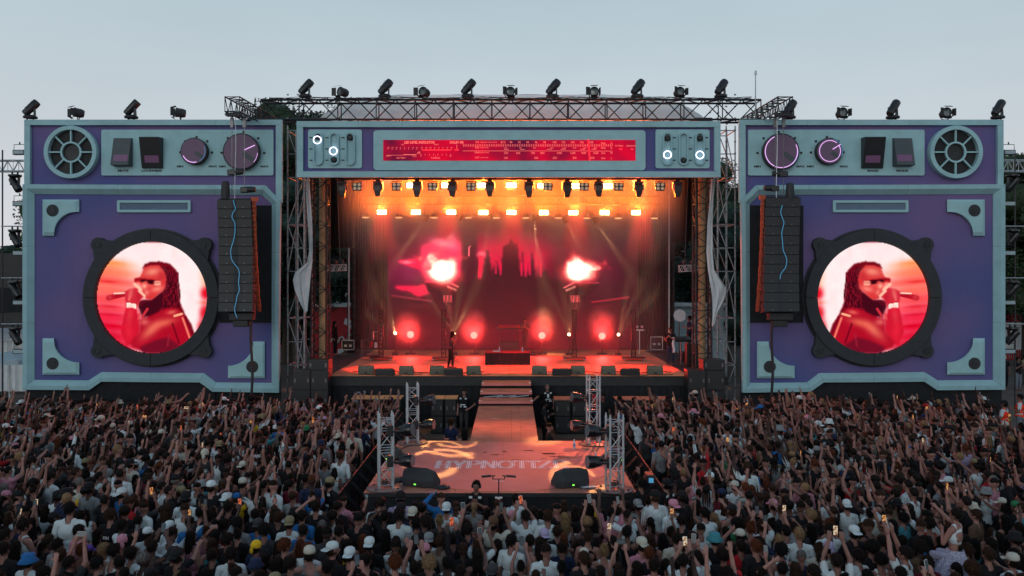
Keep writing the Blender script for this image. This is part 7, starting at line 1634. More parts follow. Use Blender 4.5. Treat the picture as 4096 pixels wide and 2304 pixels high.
crop(690, 1900, 3.587, [(130, 230, 'down', 'tee', 'black', 'short', 'brown', 0, 'cap', 'khaki'), (410, 110, 'phone2', 'tee', 'teal', 'short', 'dark', 1, 'wide', 'grey'), (620, 60, 'down', 'tank', 'pink', 'ponytail', 'fair', 0, None, None), (770, 120, 'down', 'tee', 'white', 'curly', 'brown', 1, None, None), (1010, 130, 'down', 'tee', 'black', 'short', 'dark', 1, 'cap', 'cream'), (780, 340, 'down', 'tee', 'black', 'short', 'dark', 1, 'capback', 'white'), (200, 430, 'down', 'tee', 'white', 'short', 'dark', 3, 'capback', 'black'), (500, 750, 'down', 'tank', 'pink', 'bun', 'brown', 0, None, None), (250, 700, 'phone1', 'tee', 'blue', 'fade', 'dark', 3, None, None), (620, 800, 'head', 'tank', 'white', 'long', 'black', 1, None, None), (1230, 680, 'down', 'tee', 'blue', 'short', 'brown', 1, 'capback', 'charcoal'), (1210, 960, 'down', 'tee', 'navy', 'short', 'dark', 2, 'bandana', 'yellow'), (1680, 700, 'down', 'tee', 'white', 'short', 'brown', 1, 'capback', 'khaki'), (1860, 620, 'down', 'tee', 'blue', 'short', 'dark', 1, None, None), (1880, 800, 'down', 'tee', 'blue', 'short', 'dark', 1, None, None), (1620, 1070, 'down', 'tee', 'black', 'curly', 'auburn', 0, None, None), (1950, 1100, 'down', 'tee', 'white', 'short', 'auburn', 0, None, None), (60, 920, 'down', 'tee', 'white', 'fade', 'dark', 3, None, None), (840, 1120, 'down', 'tee', 'white', 'curly', 'dark', 1, None, None), (880, 1270, 'down', 'tee', 'grey', 'bun', 'brown', 1, None, None), (1060, 1290, 'phone1', 'tee', 'black', 'short', 'dark', 1, None, None), (80, 1260, 'down', 'tee', 'black', 'short', 'dark', 2, 'capback', 'black'), (2110, 690, 'down', 'tank', 'white', 'longwavy', 'dark', 1, None, None), (580, 1090, 'down', 'tee', 'black', 'short', 'dark', 2, None, None), (1300, 330, 'up1', 'tank', 'black', 'long', 'dark', 1, None, None), (560, 60, 'up2', 'tee', 'white', 'long', 'brown', 0, None, None)])
crop(1300, 1900, 3.587, [(760, 400, 'down', 'tee', 'white', 'curly', 'dark', 1, None, None), (1745, 480, 'down', 'tee', 'white', 'short', 'brown', 1, 'truckerback', 'white'), (1070, 640, 'down', 'tee', 'white', 'curly', 'dark', 1, None, None), (1320, 690, 'down', 'tee', 'grey', 'curly', 'black', 2, None, None), (1260, 610, 'down', 'tee', 'navy', 'short', 'brown', 1, 'capback', 'cream'), (640, 1010, 'down', 'tee', 'black', 'short', 'dark', 1, 'capback', 'white'), (770, 960, 'down', 'tank', 'black', 'short', 'dark', 1, 'bandana', 'pink'), (360, 1190, 'down', 'tee', 'black', 'short', 'brown', 0, 'capback', 'white'), (120, 1120, 'down', 'tee', 'black', 'short', 'brown', 0, 'capback', 'white'), (1490, 900, 'down', 'tee', 'white', 'short', 'auburn', 0, 'truckerback', 'grey'), (1010, 980, 'down', 'tee', 'white', 'fade', 'dark', 3, None, None), (1650, 1010, 'down', 'tee', 'taupe', 'buzz', 'brown', 3, None, None), (1790, 980, 'down', 'tee', 'white', 'short', 'dark', 1, None, None), (1130, 1100, 'down', 'tee', 'white', 'short', 'dark', 2, None, None), (2420, 780, 'phone2', 'tee', 'cream', 'short', 'dark', 3, 'capback', (.10, .05, .03)), (600, 1210, 'down', 'tank', 'black', 'short', 'dark', 1, None, None), (2140, 340, 'down', 'tee', 'grey', 'ponytail', 'fair', 0, None, None), (110, 480, 'down', 'tee', 'white', 'afro', 'dark', 2, None, None), (540, 500, 'phone1l', 'tee', 'black', 'short', 'dark', 1, None, None), (2050, 830, 'phone1l', 'tee', 'navy', 'short', 'dark', 1, None, None), (1020, 850, 'down', 'tank', 'white', 'long', 'dark', 1, None, None), (2180, 1100, 'phone1', 'tank', 'black', 'braids', 'dark', 3, None, None), (1760, 1260, 'down', 'tank', 'white', 'short', 'black', 4, None, None), (1980, 1230, 'down', 'tank', 'white', 'short', 'dark', 2, None, None), (2410, 1340, 'down', 'tee', 'navy', 'short', 'dark', 1, 'capback', 'charcoal'), (1000, 1390, 'down', 'tee', 'black', 'curly', 'auburn', 0, None, None), (200, 760, 'down', 'tee', 'black', 'short', 'dark', 2, None, None), (540, 830, 'down', 'tank', 'black', 'long', 'auburn', 0, None, None)])
crop(2000, 1900, 3.587, [(360, 630, 'phone2', 'tee', 'white', 'short', 'dark', 1, None, None), (690, 640, 'down', 'tee', 'white', 'short', 'brown', 1, None, None), (630, 840, 'down', 'tee', 'white', 'short', 'dark', 2, 'capback', 'lilac'), (430, 900, 'down', 'tee', 'grey', 'short', 'dark', 2, None, None), (1010, 270, 'down', 'tee', 'black', 'short', 'brown', 0, 'capback', 'cream'), (890, 930, 'down', 'tee', 'navy', 'short', 'dark', 2, None, None), (1260, 900, 'down', 'crop', 'black', 'bun', 'brown', 1, None, None), (2140, 1160, 'down', 'tee', 'black', 'short', 'auburn', 0, None, None), (2380, 1170, 'down', 'tee', 'white', 'short', 'dark', 1, None, None), (2210, 1330, 'down', 'tee', 'pink', 'short', 'dark', 1, None, None), (2480, 480, 'down', 'tee', 'white', 'short', 'brown', 1, 'capback', 'pink'), (300, 1120, 'hiphone', 'tank', 'grey', 'bun', 'dark', 1, None, None), (1330, 620, 'hiphone', 'tank', 'black', 'long', 'dark', 1, None, None), (1600, 580, 'up2', 'tee', 'pink', 'short', 'black', 4, None, None), (1830, 640, 'phone2', 'tee', 'white', 'short', 'dark', 2, None, None), (1830, 820, 'phone2', 'tank', 'black', 'short', 'black', 3, None, None), (1700, 1190, 'hiphone', 'tank', 'white', 'ponytail', 'brown', 0, None, None), (780, 600, 'down', 'tee', 'lilac', 'curly', 'brown', 1, None, None), (220, 330, 'down', 'tee', 'white', 'short', 'black', 4, None, None), (1200, 1260, 'down', 'tee', 'black', 'short', 'brown', 1, None, None), (660, 1140, 'down', 'tee', 'white', 'fade', 'dark', 2, None, None), (1490, 1050, 'phone1', 'tank', 'white', 'bun', 'fair', 0, None, None)])
crop(2700, 1900, 3.587, [(370, 750, 'down', 'tee', 'white', 'fade', 'dark', 1, None, None), (560, 950, 'down', 'tee', 'black', 'short', 'dark', 1, 'bucket', 'teal'), (1400, 420, 'down', 'tee', 'white', 'short', 'dark', 1, 'cap', 'pink'), (1530, 540, 'point', 'tee', 'black', 'short', 'brown', 1, None, None), (1640, 440, 'down', 'tee', 'grey', 'curly', 'black', 3, None, None), (1800, 510, 'down', 'tee', 'black', 'fade', 'dark', 3, None, None), (1690, 740, 'down', 'tee', 'black', 'buzz', 'dark', 3, None, None), (2200, 290, 'phone1', 'tee', 'white', 'short', 'dark', 1, None, None), (2460, 400, 'up1', 'tee', 'white', 'short', 'brown', 1, 'capback', 'white'), (320, 1130, 'phone2', 'tee', 'white', 'short', 'dark', 1, None, None), (120, 1250, 'phone2', 'tee', 'white', 'short', 'dark', 1, None, None), (700, 1140, 'down', 'tee', 'black', 'afro', 'dark', 2, None, None), (940, 1010, 'down', 'tee', 'red', 'short', 'dark', 2, None, None), (1490, 900, 'phone1l', 'tee', 'navy', 'short', 'fair', 0, None, None), (1200, 1030, 'down', 'tee', 'charcoal', 'curly', 'dark', 1, None, None), (1510, 1160, 'down', 'tank', 'white', 'curly', 'black', 2, None, None), (1810, 1090, 'down', 'tee', 'navy', 'fade', 'grey', 1, None, None), (2200, 690, 'down', 'tank', 'pink', 'bun', 'auburn', 0, None, None), (2100, 1210, 'down', 'tee', 'black', 'short', 'dark', 2, None, None), (2330, 1290, 'hiphone', 'tee', 'white', 'short', 'dark', 2, None, None), (2200, 950, 'down', 'tank', 'pink', 'short', 'dark', 1, 'bandana', 'lilac'), (1050, 620, 'hiphone', 'tank', 'black', 'longwavy', 'brown', 0, None, None), (550, 520, 'down', 'tee', 'black', 'ponytail', 'fair', 0, None, None), (240, 1340, 'down', 'tee', 'white', 'short', 'dark', 1, None, None), (1240, 1290, 'phone1', 'tank', 'black', 'longwavy', 'dark', 1, None, None)])
crop(3400, 1900, 3.587, [(1400, 90, 'down', 'tee', 'white', 'short', 'dark', 1, 'cap', 'white'), (2170, 310, 'point', 'tank', 'black', 'longwavy', 'dark', 2, 'cap', 'cream'), (2370, 430, 'down', 'tee', 'black', 'short', 'dark', 3, 'truckerback', 'green'), (2320, 1260, 'down', 'tee', 'white', 'short', 'dark', 1, 'cap', 'cream'), (1060, 960, 'down', 'tee', 'blue', 'braids', 'black', 3, None, None), (2000, 960, 'down', 'tee', 'black', 'short', 'black', 1, None, None), (110, 1140, 'down', 'tee', 'white', 'curly', 'dark', 1, None, None), (430, 1160, 'down', 'tank', 'white', 'curly', 'black', 2, None, None), (900, 330, 'down', 'tank', 'white', 'short', 'dark', 2, None, None), (660, 210, 'down', 'tee', 'white', 'curly', 'brown', 1, None, None), (930, 60, 'down', 'tee', 'white', 'short', 'dark', 1, None, None), (750, 580, 'down', 'tee', 'teal', 'curly', 'black', 1, None, None), (420, 400, 'hiphone', 'tank', 'black', 'fade', 'brown', 1, None, None), (560, 470, 'down', 'tank', 'brown', 'bun', 'brown', 1, None, None), (1660, 1040, 'down', 'tee', 'black', 'curly', 'brown', 1, None, None), (1650, 480, 'phone2', 'tee', 'black', 'short', 'dark', 1, None, None), (2210, 580, 'down', 'tank', 'black', 'long', 'black', 1, None, None), (620, 1090, 'down', 'tank', 'pink', 'long', 'black', 2, None, None), (780, 1270, 'hiphone', 'tee', 'white', 'short', 'dark', 1, None, None), (460, 930, 'phone1', 'tee', 'charcoal', 'short', 'dark', 2, None, None), (1080, 1330, 'down', 'tee', 'black', 'short', 'dark', 2, None, None), (2240, 1000, 'phone1l', 'tee', 'white', 'short', 'dark', 1, None, None)])
taken = []     # (x, y)
def free(x, y, r=0.40):
    return all((x-a)**2+(y-c)**2 > r*r for a, c in taken)
def in_crowd(x, y):
    if not (12.3 < y < 31.9): return False
    if abs(x) > 0.64*y+1.2: return False
    if y > 17.75 and -4.30 < x < 3.86: return False
    if y > 26.5 and CX+x/y*F > 3975: return False
    return True
CROWD = []
for s in SEEDS:
    d = hd_depth(s[1]); x = P(s[0], 0, d)[0]
    if not in_crowd(x, d) or not free(x, d, 0.27): continue
    taken.append((x, d)); CROWD.append([x, d, *s[2:]])
GIRL = (P(3818, 0, 14.35)[0], 14.35)
taken.append(GIRL)
def rnd_person(x, y):
    r = random.random
    side = min(1.0, abs(x)/max(4.0, .3*y)); up = 0.0 if (y > 15.9 and -4.1 < x < 3.7) else 0.20+0.34*(y > 17.5)
    fem = r() < .45
    top = random.choices(['tee', 'tank', 'long', 'crop'], [.30, .48, .04, .18] if fem else [.82, .12, .06, 0])[0]
    tcol = random.choices(['white', 'cream', 'black', 'charcoal', 'grey', 'navy', 'blue', 'teal', 'red', 'pink', 'lilac', 'yellow', 'green', 'khaki', 'brown', 'burgundy'], [.21, .02, .44, .09, .05, .05, .025, .02, .02, .025, .012, .004, .008, .012, .015, .012])[0]
    hair = random.choices(['long', 'longwavy', 'ponytail', 'bun', 'braids'], [.36, .27, .17, .13, .07])[0] if fem else random.choices(['short', 'fade', 'curly', 'afro', 'buzz'], [.42, .25, .24, .03, .06])[0]
    hcol = random.choices(['black', 'dark', 'brown', 'auburn', 'fair', 'grey'], [.30, .40, .20, .04, .05, .01])[0]
    hat = hc_ = None
    if r() < (.05 if fem else .13):
        hat = random.choices(['cap', 'capback', 'truckerback', 'bucket', 'wide', 'bandana'], [.34, .34, .10, .10, .06, .06])[0]; hc_ = random.choices(['white', 'cream', 'black', 'navy', 'grey', 'pink', 'lilac', 'khaki', 'red', 'green', 'blue'], [.22, .14, .28, .08, .06, .05, .03, .05, .02, .02, .02])[0]
    if r() < up: pose = random.choices(['phone1', 'phone1l', 'phone2', 'hiphone', 'point', 'pointl', 'up2', 'wave', 'up1'], [.10, .09, .12, .10, .17, .16, .09, .08, .09])[0]
    else: pose = random.choices(['down', 'bent', 'chest', 'rail', 'head'], [.66, .16, .12, .02, .04])[0]
    return [x, y, pose, top, tcol, hair, hcol, random.choices(range(6), SKW)[0], hat, hc_]
# fill the ground by dart throwing, near rows first
y = 12.5
while y < 31.8:
    step = 0.42
    n = int((2*(0.64*y+1.2))/0.425)
    for k in range(n):
        x = -0.64*y-1.2+(k+0.5+random.uniform(-.34, .34))*2*(0.64*y+1.2)/n; yy = y+random.uniform(-.19, .19)
        if in_crowd(x, yy) and free(x, yy, 0.312): taken.append((x, yy)); CROWD.append(rnd_person(x, yy))
    y += step
CROWD.sort(key=lambda c: c[1])
def in_frame(c):
    px = CX+c[0]/c[1]*F; py = HZ+(CH-1.78)/c[1]*F
    return -20 < px < 4116 and py < 2304
CROWD = [c for c in CROWD if in_frame(c) or c[1] < 13.4 and abs(CX+c[0]/c[1]*F-2048) < 2080 and c[2] in ('hiphone', 'up2', 'phone2') or abs(CX+c[0]/c[1]*F-2048) >= 2068]
vis = [c for c in CROWD if in_frame(c)]
NEAR = vis[:292]; ids = {id(c) for c in NEAR}; FARP = [c for c in CROWD if id(c) not in ids]
# --- the nearest people, each one a thing with clothes, hair and hat
POSEWORD = dict(down='', bent='one hand at chest', chest='hands together', rail='leaning forward', head='hand to head', phone1='one phone arm up', phone1l='phone held up', phone2='both hands on phone', hiphone='phone high overhead', point='arm pointing forward', pointl='arm pointing ahead', up2='both arms up', wave='arm waving', up1='one arm raised')
labels = {}; PLAB = {}
for c in NEAR:
    x, yy, pose, top, tcol, hair, hcol, sk, hat, hc_ = c
    hw = (f'{hc_ if isinstance(hc_, str) else "patterned"} {HATWORD[hat]}' if hat else (f'{HAIRWORD[hair]} {hcol} hair' if hcol not in ('dark',) else f'{HAIRWORD[hair]} dark hair'))
    base = f'person in {tcol} {SLEEVE[top]}, {hw}' + (f', {POSEWORD[pose]}' if POSEWORD[pose] else '')
    px = CX+x/yy*F
    for lim, wd in ((560, 'below MUTE'), (1130, 'below LOUDNESS'), (1560, 'below corner speakers'), (1960, 'before singer-side totem'), (2360, 'before platform'), (2900, 'before BAND-side totem'), (3500, 'below BAND'), (9999, 'below MODE')):
        if px < lim: break
    labels.setdefault((base, wd), []).append(c)
LAB = {}
for (base, wd), cs in labels.items():
    if len(cs) == 1: LAB[id(cs[0])] = f'{base}, {wd}'
    else:
        cs.sort(key=lambda c: c[1])
        for k, c in enumerate(cs): LAB[id(c)] = f'{base}, {wd}, {ORD[k] if k else "first"} row'
for c in NEAR:
    x, yy, pose, top, tcol, hair, hcol, sk, hat, hc_ = c
    fem = hair in ('long', 'longwavy', 'ponytail', 'bun', 'braids'); sc = random.gauss(.94 if fem else 1.0, .042); rz = face(x, yy)
    o = person((x, yy, 0), rz, pose, top, tcol, hair, hcol, sk, hat, hc_, sc, .93 if fem else 1.0, LAB[id(c)], 'people in the nearest rows of the crowd')
    c.append((sc, rz))
    if pose in ('phone1', 'phone1l', 'phone2', 'hiphone'):
        h = POSES[pose]['hands']; hp = h[1] if pose == 'phone1' else (h[0] if pose == 'phone1l' else (h[0]+h[1])/2); hp = Vector((hp.x*sc, hp.y*sc, hp.z*sc+.055)); hp.rotate(Matrix.Rotation(rz, 3, 'Z')); PHN += 1
        lit = random.random() < .4; land = pose in ('phone2', 'hiphone') and random.random() < .3
        q_ = Vector((x, yy, 0))+hp
        pl_ = f'{"lit" if lit else "dark"} phone of {LAB[id(c)].split(", " + POSEWORD[pose])[0]}'+LAB[id(c)].split(POSEWORD[pose])[1]; PLAB.setdefault(pl_, []).append((q_.x, phone_obj(q_, rz+R(random.uniform(-10, 10)), land, lit, pl_, random.choice([(.02, .02, .022), (.02, .02, .022), (.5, .5, .52), (.05, .1, .2)]))))
for pl_, os_ in PLAB.items():
    if len(os_) > 1:
        for k, (_, o) in enumerate(sorted(os_, key=lambda z: z[0])): o['label'] = pl_ + f', {ORD[k]} from MUTE side'
# --- everyone behind them: too many to count, one mass
pal = []; palix = {}
def pidx(col, kind):
    key = (tuple(round(x, 3) for x in col), kind)
    if key not in palix:
        rough = dict(skin=.55, cloth=.9, hair=.6)[kind]
        palix[key] = len(pal); pal.append(mat(f'crowd_{kind}', col, rough, var=.25 if kind != 'hair' else .5, vscale=9 if kind != 'hair' else 40, spec=.08 if kind == 'hair' else .2))
    return palix[key]
lit_ix = None
pal += M['phonescreen']; pal.append(M['lens'])
VV, FF, MI = [], [], []; base_n = 0
FARC = {}
def far_arr(pose):
    if pose not in FARC:
        v, nn, fs, tg, tp_ = POSES[pose]['far']; f = np.array([list(t_)+[t_[-1]]*(4-len(t_)) if len(t_) < 4 else t_[:4] for t_ in fs]); tri = f[:, :3]
        FARC[pose] = (v, nn, tri, tg[tri[:, 0]], tp_[tri[:, 0]], v[tri].mean(1))
    return FARC[pose]
def mb_tris(b):
    v = np.array(b.v); t_ = []
    for f in b.f:
        for k in range(1, len(f)-1): t_.append((f[0], f[k], f[k+1]))
    return v, np.array(t_)
HF = {k: mb_tris(h['farb']) for k, h in HAIR.items()}; TF = {k: mb_tris(h['farb']) for k, h in HATS.items()}
ph = [mb_tris(phone_mesh(l_, 0)) for l_ in (False, True)]
for c in FARP:
    x, yy, pose, top, tcol, hair, hcol, sk, hat, hc_ = c[:10]
    fem = hair in ('long', 'longwavy', 'ponytail', 'bun', 'braids'); sc = random.gauss(.94 if fem else 1.0, .045); sl = .93 if fem else 1.0; rz = face(x, yy, 20); cs, sn = math.cos(rz), math.sin(rz)
    def put_arr(v, t_, mi, off=(0, 0, 0)):
        global base_n
        q_ = (v+np.array(off))*np.array([sc*sl, sc*sl, sc]); w = np.stack([q_[:, 0]*cs-q_[:, 1]*sn+x, q_[:, 0]*sn+q_[:, 1]*cs+yy, q_[:, 2]], 1)
        VV.append(w); FF.append(t_+base_n); MI.append(np.broadcast_to(mi, (len(t_),)).astype(np.int32)); base_n += len(v)
    v, nn, tri, tg, tp_, ctr = far_arr(pose); si = pidx(SKC[sk], 'skin'); ci = pidx(SHC[tcol], 'cloth'); tr = pidx((.02, .022, .028), 'cloth'); mi = np.full(len(tri), si)
    tor = np.isin(tg, ('chest', 'waist', 'shoulder')); mi[tor] = ci
    if top == 'tee': mi[(tg == 'uarm') & (tp_ < .8)] = ci
    if top == 'long': mi[np.isin(tg, ('uarm', 'farm'))] = ci
    if top in ('tank', 'crop'): mi[(tg == 'shoulder') & ((np.abs(ctr[:, 0]) < .05) | (np.abs(ctr[:, 0]) > .125))] = si
    if top == 'crop': mi[tg == 'waist'] = si
    mi[np.isin(tg, ('hip', 'thigh', 'shin', 'foot'))] = tr
    off = np.where(np.isin(mi, [ci])[:, None], 1, 0)
    vv = v.copy(); sel = np.unique(tri[mi == ci]); vv[sel] += nn[sel]*.014
    put_arr(vv, tri, mi); hk = 'capped' if hat and not fem else hair; hs = POSES[pose]['hs']
    put_arr(*HF[hk], pidx(HC[hcol], 'hair'), tuple(hs))
    if hat: put_arr(*TF[hat], pidx(SHC[hc_] if isinstance(hc_, str) else hc_, 'cloth'), tuple(hs))
    if pose in ('phone1', 'phone1l', 'phone2', 'hiphone'):
        h = POSES[pose]['hands']; hp = h[1] if pose == 'phone1' else (h[0] if pose == 'phone1l' else (h[0]+h[1])/2); a, t_ = ph[1 if pose != 'phone1' and random.random() < .25 else 0]
        m_ = np.full(len(t_), pidx((.02, .02, .022), 'cloth')); 
        k_ = pidx((.02, .02, .022), 'cloth'); scr = random.randrange(3) if random.random() < .16 else 3
        m_[4:6] = scr      # the side turned to the holder
        put_arr(a, t_, m_, (hp.x, hp.y, hp.z+.055))
V = np.concatenate(VV); T = np.concatenate(FF); MIX = np.concatenate(MI)
me = bpy.data.meshes.new('crowd'); me.vertices.add(len(V)); me.vertices.foreach_set('co', V.astype(np.float32).ravel()); me.loops.add(len(T)*3); me.loops.foreach_set('vertex_index', T.astype(np.int32).ravel()); me.polygons.add(len(T)); me.polygons.foreach_set('loop_start', (np.arange(len(T))*3).astype(np.int32))
for m_ in pal: me.materials.append(m_)
me.polygons.foreach_set('material_index', MIX); me.polygons.foreach_set('use_smooth', np.ones(len(T), bool)); me.update(calc_edges=True); me.validate()
o = bpy.data.objects.new('crowd', me); COL.objects.link(o); tag(o, 'dense dark crowd of people filling the ground behind the nearest rows', 'crowd', kind='stuff')
print('CROWD', len(NEAR), len(FARP), 'tris', len(T), 'phones', PHN)

# ------------------------------------------------------------------ people one can single out
def marks(o, pieces, col=(.62, .66, .70)):
    "bright patches sewn on a vest, standing proud of the chest"
    for c, s in pieces:
        b = MB(); b.bx(c[0]-s[0]/2, c[0]+s[0]/2, c[1]-.006, c[1]+.006, c[2]-s[1]/2, c[2]+s[1]/2); me = b.mesh('reflective_patch', M['hat']); k = link('reflective_patch', me, col, o)
VEST = [((-.10, .128, 1.40), (.07, .05)), ((.10, .128, 1.40), (.07, .05)), ((0, .15, 1.17), (.20, .035)), ((-.08, .152, 1.10), (.10, .05)), ((.08, .152, 1.10), (.06, .05))]
VESTB = [((-.10, -.128, 1.40), (.07, .05)), ((.10, -.128, 1.40), (.07, .05)), ((0, -.15, 1.17), (.24, .05))]
def headset(o, po='down'):
    b = MB(); b.path([(.092*math.cos(a), -.01, 1.60+.115*math.sin(a)+.02) for a in np.linspace(0, math.pi, 13)], .010, 6)
    for s in (-1, 1): b.lathe([(.0, -.02), (.036, -.018), (.036, .012), (0, .018)], (s*.088, -.005, 1.605), 12, Matrix.Rotation(R(90), 3, 'Y'))
    link('headphones', b.mesh('headphones', M['plastic'], True), (0, 0, 0), o)
def at(px, py, z=1.70): d = F*(CH-z)/(py-HZ); return (P(px, 0, d)[0], d, 0)
# singer
d = 37.8; o = person((P(1803, 0, d)[0], d, STZ), R(-82), 'mic', 'tank', 'charcoal', 'braids', 'black', 4, None, None, .95, 1.0, 'performer in dark vest singing into a microphone on the main stage', None, (.012, .012, .014))
b = MB(); b.tube((.02, .27, 1.50), (-.02, .40, 1.56), .016, 8); b.ell((.035, .235, 1.485), (.026, .026, .026), 10, 8); mi_ = b.mesh('microphone', M['plastic'], True); t = bpy.data.objects.new('microphone', mi_); COL.objects.link(t); t.location = (o.location.x, o.location.y, STZ-.04); t.rotation_euler = (0, 0, R(-82)); tag(t, 'black handheld microphone at the mouth of the performer', 'microphone')
# player behind the keyboard desk, technicians
d = 43.9; person((P(2100, 0, d)[0], d, STZ+.12), R(170), 'chest', 'tee', 'charcoal', 'short', 'dark', 2, 'capback', 'black', 1.03, 1.0, 'musician in dark patterned top and cap standing at the keyboard desk', None)
b = MB(); b.bx(P(2100, 0, d)[0]-.6, P(2100, 0, d)[0]+.6, d-.4, d+.5, STZ+.003, STZ+.118); tag(b.build('low_riser', M['black']), 'low black riser under the keyboard player', 'riser')
d = 39.3; o = person((P(2682, 0, d)[0], d, STZ), R(150), 'chest', 'tee', 'black', 'short', 'dark', 2, None, None, 1.0, 1.0, 'technician in black holding a white towel at the side of the stage', None)
b = MB(); L = [[(P(2690, 0, d)[0]+.02*math.sin(k*2)+.10*(i/4-.5), d-.22+.02*math.sin(i*1.7+k), STZ+1.28-.14*k) for i in range(5)] for k in range(6)]; b.band(L, closed=False); tag(b.build('white_towel', M['paper'], smooth=True), 'white towel hanging from the technician at the side of the stage', 'towel')
person((P(2757, 0, 41.5)[0], 41.5, STZ+.4), R(90), 'bent', 'tee', 'navy', 'curly', 'dark', 1, None, None, 1.0, 1.0, 'crew member with curly hair seated behind the technician desk', None)
b = MB(); x = P(2757, 0, 41.5)[0]; b.bx(x-.4, x+.4, 41.2, 41.9, STZ+.003, STZ+.398); tag(b.build('equipment_trunk', M['plastic'], bevel=.02), 'low black trunk under the crew member by the technician desk', 'trunk')
person((P(1340, 0, 44)[0], 44, STZ), R(-100), 'down', 'long', 'black', 'longwavy', 'dark', 1, None, None, 1.0, .95, 'crew member in black standing by the flight case beside the red stall', None)
# guards and photographers in the pit
o = person(at(1857, 1566), R(165), 'hip', 'tee', 'black', 'buzz', 'brown', 1, None, None, 1.03, 1.05, 'guard with headset and hand on hip by the pit subwoofers', 'guards in the pit'); marks(o, VEST); headset(o)
o = person(at(2189, 1548), R(190), 'out', 'tee', 'black', 'buzz', 'grey', 0, None, None, 1.05, 1.08, 'bald bearded guard in patched vest pointing beside the stairs', 'guards in the pit'); marks(o, VEST+[((0, .14, 1.30), (.07, .14))]); headset(o)
b = MB(); blob(b, (0, .085, 1.535), (.055, .04, .05), 2, .1, 9, 3); link('beard', b.mesh('beard', M['hairm'], True), HC['grey'], o)
o = person(at(2178, 1607), R(-80), 'bent', 'tee', 'black', 'curly', 'black', 4, None, None, 1.0, 1.0, 'guard in profile with white arm patches beside the runway', 'guards in the pit'); marks(o, [((0, .135, 1.36), (.06, .05)), ((0, .15, 1.15), (.12, .05))])
person(at(2198, 1698), R(-88), 'down', 'long', 'black', 'fade', 'dark', 1, None, None, 1.0, 1.0, 'bearded man in black at the inner corner behind the platform', 'guards in the pit')
person(at(1806, 1676), R(-25), 'bent', 'tee', 'navy', 'curly', 'brown', 1, None, None, .98, 1.0, 'man in navy polo shirt with white trim behind the platform', 'crew in the pit')
person(at(1858, 1706), R(10), 'down', 'tank', 'black', 'long', 'black', 1, None, None, .94, .9, 'long-haired woman in black beside the runway behind the platform', 'crew in the pit')
person(at(2392, 1556), R(20), 'down', 'tee', 'red', 'buzz', 'brown', 1, 'capback', 'cream', 1.02, 1.05, 'man in red T-shirt and pale cap behind the far totem', 'crew in the pit')
person(at(2412, 1582), R(160), 'down', 'tee', 'black', 'short', 'black', 3, None, None, 1.02, 1.0, 'guard in black beside the man in the red T-shirt', 'guards in the pit')
o = person((P(1905, 0, 18.75)[0], 18.75, 0), R(172), 'chest', 'tee', 'black', 'short', 'black', 2, None, None, 1.0, 1.02, 'guard in headphones facing the crowd in front of the platform', 'guards in the pit'); marks(o, VEST[:2]); headset(o)
o = person((P(2546, 0, 18.9)[0]+.1, 18.95, 0), R(25), 'phone1', 'long', 'black', 'short', 'black', 2, None, None, 1.0, 1.05, 'camera operator in black headphones beside the platform corner', 'crew in the pit'); headset(o)
b = MB(); x, yy = P(2568, 0, 18.9)[0]+.2, 19.1; b.bx(x-.09, x+.09, yy-.2, yy+.2, 1.62, 1.82); vc = thing('video_camera', 'black shoulder video camera held by the operator beside the platform', 'camera', (x, yy, 1.62)); b.build('body', M['plastic'], vc, bevel=.02); b = MB(); b.lathe([(.05, .2), (.06, .34), (0, .34)], (x, yy, 1.72), 12, Matrix.Rotation(R(-90), 3, 'X')); b.build('lens', M['gloss'], vc, smooth=True); b = MB(); b.bx(x-.05, x+.05, yy-.24, yy-.21, 1.66, 1.76); b.build('viewfinder', M['neonc'], vc)
o = person((P(2660, 0, 18.8)[0], 18.7, 0), R(40), 'bent', 'tee', 'black', 'short', 'black', 1, 'capback', 'black', 1.03, 1.05, 'guard in cap and grey-banded vest beside the barrier, BAND side', 'guards in the pit'); marks(o, VESTB)
o = person((P(1322, 0, 18.9)[0], 18.9, 0), R(-40), 'down', 'tee', 'black', 'short', 'dark', 1, 'cap', 'khaki', 1.02, 1.05, 'guard in camouflage cap and striped vest by the LOUDNESS-side barrier', 'guards in the pit'); marks(o, VESTB); headset(o)
person(at(2778, 1572), R(60), 'down', 'tee', 'black', 'short', 'dark', 1, 'cap', 'cream', 1.03, 1.05, 'guard in black with pale cap below the BAND-side corner stack', 'guards in the pit')
# lettering on a few shirts in the near rows
def back_print(px, py, words, col, size):
    best = min((o for o in bpy.data.objects if o.name.startswith('person') and o.get('category') == 'person' and o.location.y < 17.5), key=lambda o: (CX+o.location.x/o.location.y*F-px)**2+(HZ+(CH-1.62)/o.location.y*F-py)**2)
    ORG[best.name] = Vector((0, 0, 0)); m_ = M['black'] if col == 'black' else M['paper']; text(words, size, m_, best, 0, -.158, 1.24, 1.0, .002, .002, name='back_print')
back_print(2700+370/3.587, 1900+750/3.587, 'GOLF', 'black', .10); back_print(1300+2420/3.587, 1900+780/3.587, 'ESSENTIALS', 'black', .055); back_print(1300+1790/3.587, 1900+980/3.587, 'IS', 'black', .12); back_print(2000+1010/3.587, 1900+270/3.587, 'アルヴアルド', 'white', .07); back_print(1590/3.587, 1900+620/3.587, 'FIN', 'white', .08)
